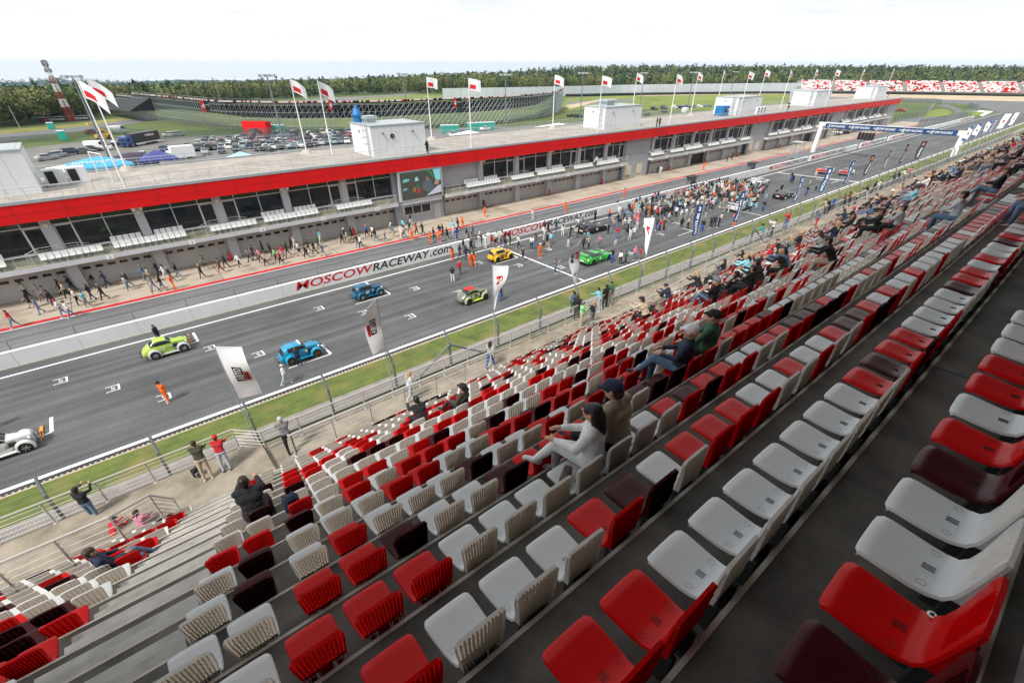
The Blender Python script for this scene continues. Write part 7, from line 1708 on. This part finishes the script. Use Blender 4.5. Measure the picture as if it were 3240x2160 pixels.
for i in range(58):
    k = pr_.choice((6, 7, 8, 9, 10, 11, 12, 13, 14, 15, 16)); x = 44 + 100 * pr_.random() ** 1.2; x = max(x, 40 + k * 1.0)
    if not inframe((x, .9 * k, Zk(k))): continue
    top = pr_.choice('KKKNNGGTTWDRBCkL'); person(Vector((x, .9 * k - .23, Fk(k))), R(pr_.uniform(78, 120)), pr_.choice(('sit', 'sitlean', 'sitback', 'sitcross')), top, pr_.choice('KKDJNT'), pr_.choices(('short', 'long', 'cap', 'hood'), (.5, .25, .2, .05))[0], f'seated in the {ordw(k)} row', 'spectators on the grandstand', vox=.024)
# standing on the walkway
def stander(px_, py_, top, bot, style, pose, rz, label, z=5.2, hgt=None, **kw):
    p = PZ(px_, py_, z); person(p, R(rz), pose, top, bot, style, '', 'people standing on the walkway', vox=.018, label=label, **kw)
zA, zB, zC, zD = Zo(0, 1080), Zo(810, 1080), Zo(1620, 500), Zo(2430, 450)
stander(*zA(1920, 1215), 'o', 'T', 'short', 'lean', 80, 'person in an olive jacket with a round orange patch leaning on the rail', 5.45, hair='hair_brown')
stander(*zA(2095, 1140), 'R', 'L', 'cap', 'lean', 75, 'person in a red jacket and red cap leaning on the rail', 5.45, hat='R')
stander(*zB(320, 985), 'G', 'K', 'cap', 'lean', 85, 'person in a dark grey and red jacket and grey cap at the rail', 5.2, hat='L')
stander(*zB(1430, 545), 'h', 'L', 'long', 'walk3', 0, 'long-haired blond person in a checked shirt walking along the rail', 5.2, hair='hair_blond')
stander(*zB(2155, 240), 'm', 'b', 'long', 'walk2', 30, 'long brown-haired person in a pale jacket and bright blue trousers on the walkway', 5.2, hair='hair_brown')
stander(735 / 2.24 - 20, 1540 + 222 / 2.24, 'K', 'J', 'cap', 'photo', 60, 'person in a black and grey jacket taking a photo at the rail', 5.2, hat='K')
stander(*Zo(0, 1540, 2.24)(1060, 330), 'P', 'N', 'bun', 'sit', 40, 'person in a pale pink jacket with tied hair seated below the rail', 4.9, hair='hair_brown')
stander(*Zo(0, 1540, 2.24)(850, 400), 'R', 'K', 'cap', 'sitlean', 40, 'child in a red and black shirt and black cap below the rail', 4.9, hat='K', scale=.85)
for x, y, a, c, s, po, rz, lb in [(555, 1430, 'D', 'g', 'bun', 'stand', 90, 'child in a denim jacket climbing the rail'), (590, 1480, 'K', 'K', 'short', 'stand2', 40, 'person in a black leather jacket by the rail'), (630, 1545, 'l', 'T', 'cap', 'arms', -30, 'bearded person in a pale green T-shirt and beige trousers'), (730, 1530, 'N', 'G', 'long', 'arms', 100, 'long-haired person in a navy top facing the man in pale green'), (780, 1395, 'C', 'L', 'bun', 'lean', 85, 'person in a light turquoise sweater leaning on the rail'), (845, 1380, 'K', 'K', 'short', 'stand', 85, 'child in black with a pink backpack at the rail'), (890, 1350, 'g', 'T', 'short', 'stand2', 200, 'person in a dark green jacket and tan trousers at the rail'), (2265, 765, 'y', 'J', 'cap', 'lean', 100, 'person in a teal shirt and grey cap at the walkway corner')]:
    stander(*zC(x, y), a, c, s, po, rz, lb)
for x, y, a, c, s, po, rz, lb in [(20, 872, 'W', 'K', 'short', 'photo', 95, 'person in a white T-shirt with a black backpack at the rail'), (155, 800, 'R', 'b', 'hood', 'photo', 110, 'person in a red hooded jacket and long blue skirt at the rail'), (430, 780, 'D', 'R', 'bun', 'stand2', 80, 'person in a denim jacket and red trousers above the stairwell'), (485, 665, 'T', 'K', 'short', 'lean', 90, 'person in a beige coat leaning on the rail, first of three'), (520, 665, 'K', 'K', 'short', 'lean', 90, 'person in black leaning on the rail, second of three'), (570, 645, 'b', 'N', 'short', 'stand', 80, 'person in a blue football shirt, last of three at the rail'), (665, 610, 'B', 'K', 'short', 'lean', 90, 'person in a brown jacket leaning on the rail'), (712, 590, 'r', 'K', 'long', 'lean', 90, 'person with long auburn hair leaning on the rail'), (790, 580, 'T', 'K', 'short', 'photo', 100, 'person in a beige coat and black trousers leaning towards the rail'), (870, 522, 'K', 'L', 'cap', 'lean', 95, 'person in a black jacket and grey trousers bending at the rail'), (945, 485, 'K', 'K', 'long', 'stand', 90, 'long-haired person in a black dress at the rail'), (990, 470, 'W', 'T', 'bun', 'stand2', 90, 'person in white with a black backpack at the rail'), (1120, 400, 'N', 'K', 'short', 'lean', 90, 'person in a navy jacket at the far rail'), (1165, 385, 'K', 'K', 'long', 'lean', 90, 'person in black beside the navy jacket at the far rail'), (1215, 360, 'W', 'K', 'short', 'lean', 90, 'person in white at the far rail'), (1280, 340, 'P', 'K', 'short', 'photo', 100, 'person in a pale pink top at the far rail')]:
    stander(*zD(x, y), a, c, s, po, rz, lb)
p = PZ(*Zo(2430, 450)(1180, 520), 6.6); person(p, R(100), 'stand', 'K', 'T', 'short', '', 'people standing on the walkway', vox=.018, label='person in a black jacket and tan trousers walking down the rows')
p = PZ(*Zo(2430, 450)(1330, 430), 6.6); person(p, R(80), 'bend', 'T', 'r', 'short', '', 'people standing on the walkway', vox=.018, label='person in a tan jacket bending forward in the rows')
# on the roof and balcony
for f, x, y, z, a, c, s, rz, lb in [(z2_, 1578, 985, 8.9, 'K', 'K', 'long', 90, 'person in black standing on the pit roof beside the fan cabin'), (z3_, 1325, 735, 8.9, 'K', 'K', 'short', -60, 'person in black on the pit roof past the silver-vented cabin'), (z3_, 1350, 735, 8.9, 'B', 'K', 'long', 240, 'person in brown on the pit roof past the silver-vented cabin'), (z4_, 175, 590, 8.9, 'K', 'K', 'short', -90, 'person in black on the far pit roof between flagpoles'), (z4_, 190, 580, 8.9, 'W', 'K', 'short', -90, 'person in white on the far pit roof between flagpoles'), (z4_, 1095, 468, 8.9, 'r', 'K', 'short', -90, 'person in rust on the end of the pit roof'), (z2_, 715, 1440, 3.72, 'P', 'W', 'long', -90, 'blond person in a pink print top on the balcony over garage four'), (z3_, 770, 1090, 3.72, 'W', 'K', 'long', -90, 'long-haired person in white on the balcony past the screen'), (z3_, 890, 1030, 3.72, 'N', 'N', 'short', 200, 'person in navy leaning on the landing rail'), (z3_, 1065, 1005, 3.72, 'h', 'D', 'short', -90, 'person in pale grey at the end of the second balcony')]:
    p = PZ(*f(x, y), z); person(p, R(rz), 'stand2', a, c, s, '', 'people on the pit building', label=lb)
# bags
def bag(p, label, col, rz=0., s=1.):
    t = thing('backpack', label, 'backpack', p, rz); b = MB(); b.box((0, 0, .22), (.30, .20, .44)); me = b.mesh('body', [PAL[col]]); finish(me, 40, .07); link('body', me, t); b = MB(); b.box((0, -.12, .16), (.22, .08, .22)); me = b.mesh('pocket', [PAL['G' if col == 'K' else 'K']]); finish(me, 40, .03); link('pocket', me, t)
    b = MB(); b.path([(-.08, .1, .40), (-.09, .17, .30), (-.09, .12, .06)], .018, 5); b.path([(.08, .1, .40), (.09, .17, .30), (.09, .12, .06)], .018, 5); b.build('strap', PAL[col], t); t.scale = (s,) * 3
bag(PZ(*zA(1820, 1235), 5.45), 'black and grey backpack on the walkway by the leaning person in olive', 'K', .4)
k, x = seat_hit(918, 1595); bag(Vector((x, .9 * k - .25, Zk(k) + .01)), 'dark navy backpack standing on a white seat beside the stairs', 'N', .1, .95)
k, x = seat_hit(1757, 1500); t = thing('handbag', 'small brown leather handbag with a gold chain on a white seat', 'handbag', (x, .9 * k - .25, Zk(k) + .005), .5); b = MB(); b.box((0, 0, .07), (.26, .10, .14)); me = b.mesh('body', [mk('brown_leather', (.05, .022, .016), .45)]); finish(me, 40, .025); link('body', me, t); b = MB(); b.path([(-.13, 0, .1), (-.2, .05, .03), (-.24, -.1, .012), (-.1, -.2, .012)], .006, 5); b.build('chain', mk('gold_chain', (.6, .4, .12), .35, metal=.8), t); b = MB(); b.box((0, -.052, .09), (.1, .012, .05)); b.build('flap', mk('brown_leather_flap', (.07, .03, .02), .45), t)
# haze box
hz_ = bpy.data.materials.new('haze'); hz_.use_nodes = True; nt_ = hz_.node_tree; nt_.nodes.clear(); pv = nt_.nodes.new('ShaderNodeVolumePrincipled'); ou = nt_.nodes.new('ShaderNodeOutputMaterial'); nt_.links.new(pv.outputs[0], ou.inputs['Volume']); pv.inputs['Color'].default_value = (.50, .72, .95, 1); pv.inputs['Density'].default_value = 8e-5; pv.inputs['Anisotropy'].default_value = .0
HAZE = True
if HAZE:
    b = MB(); b.bx((-520, -520, -190), (5100, 5100, 34)); tag(b.build('haze', hz_), 'thin blue air haze over the wooded horizon', 'haze', None, 'stuff')
sc.cycles.volume_bounces = 0; sc.cycles.volume_step_rate = 10
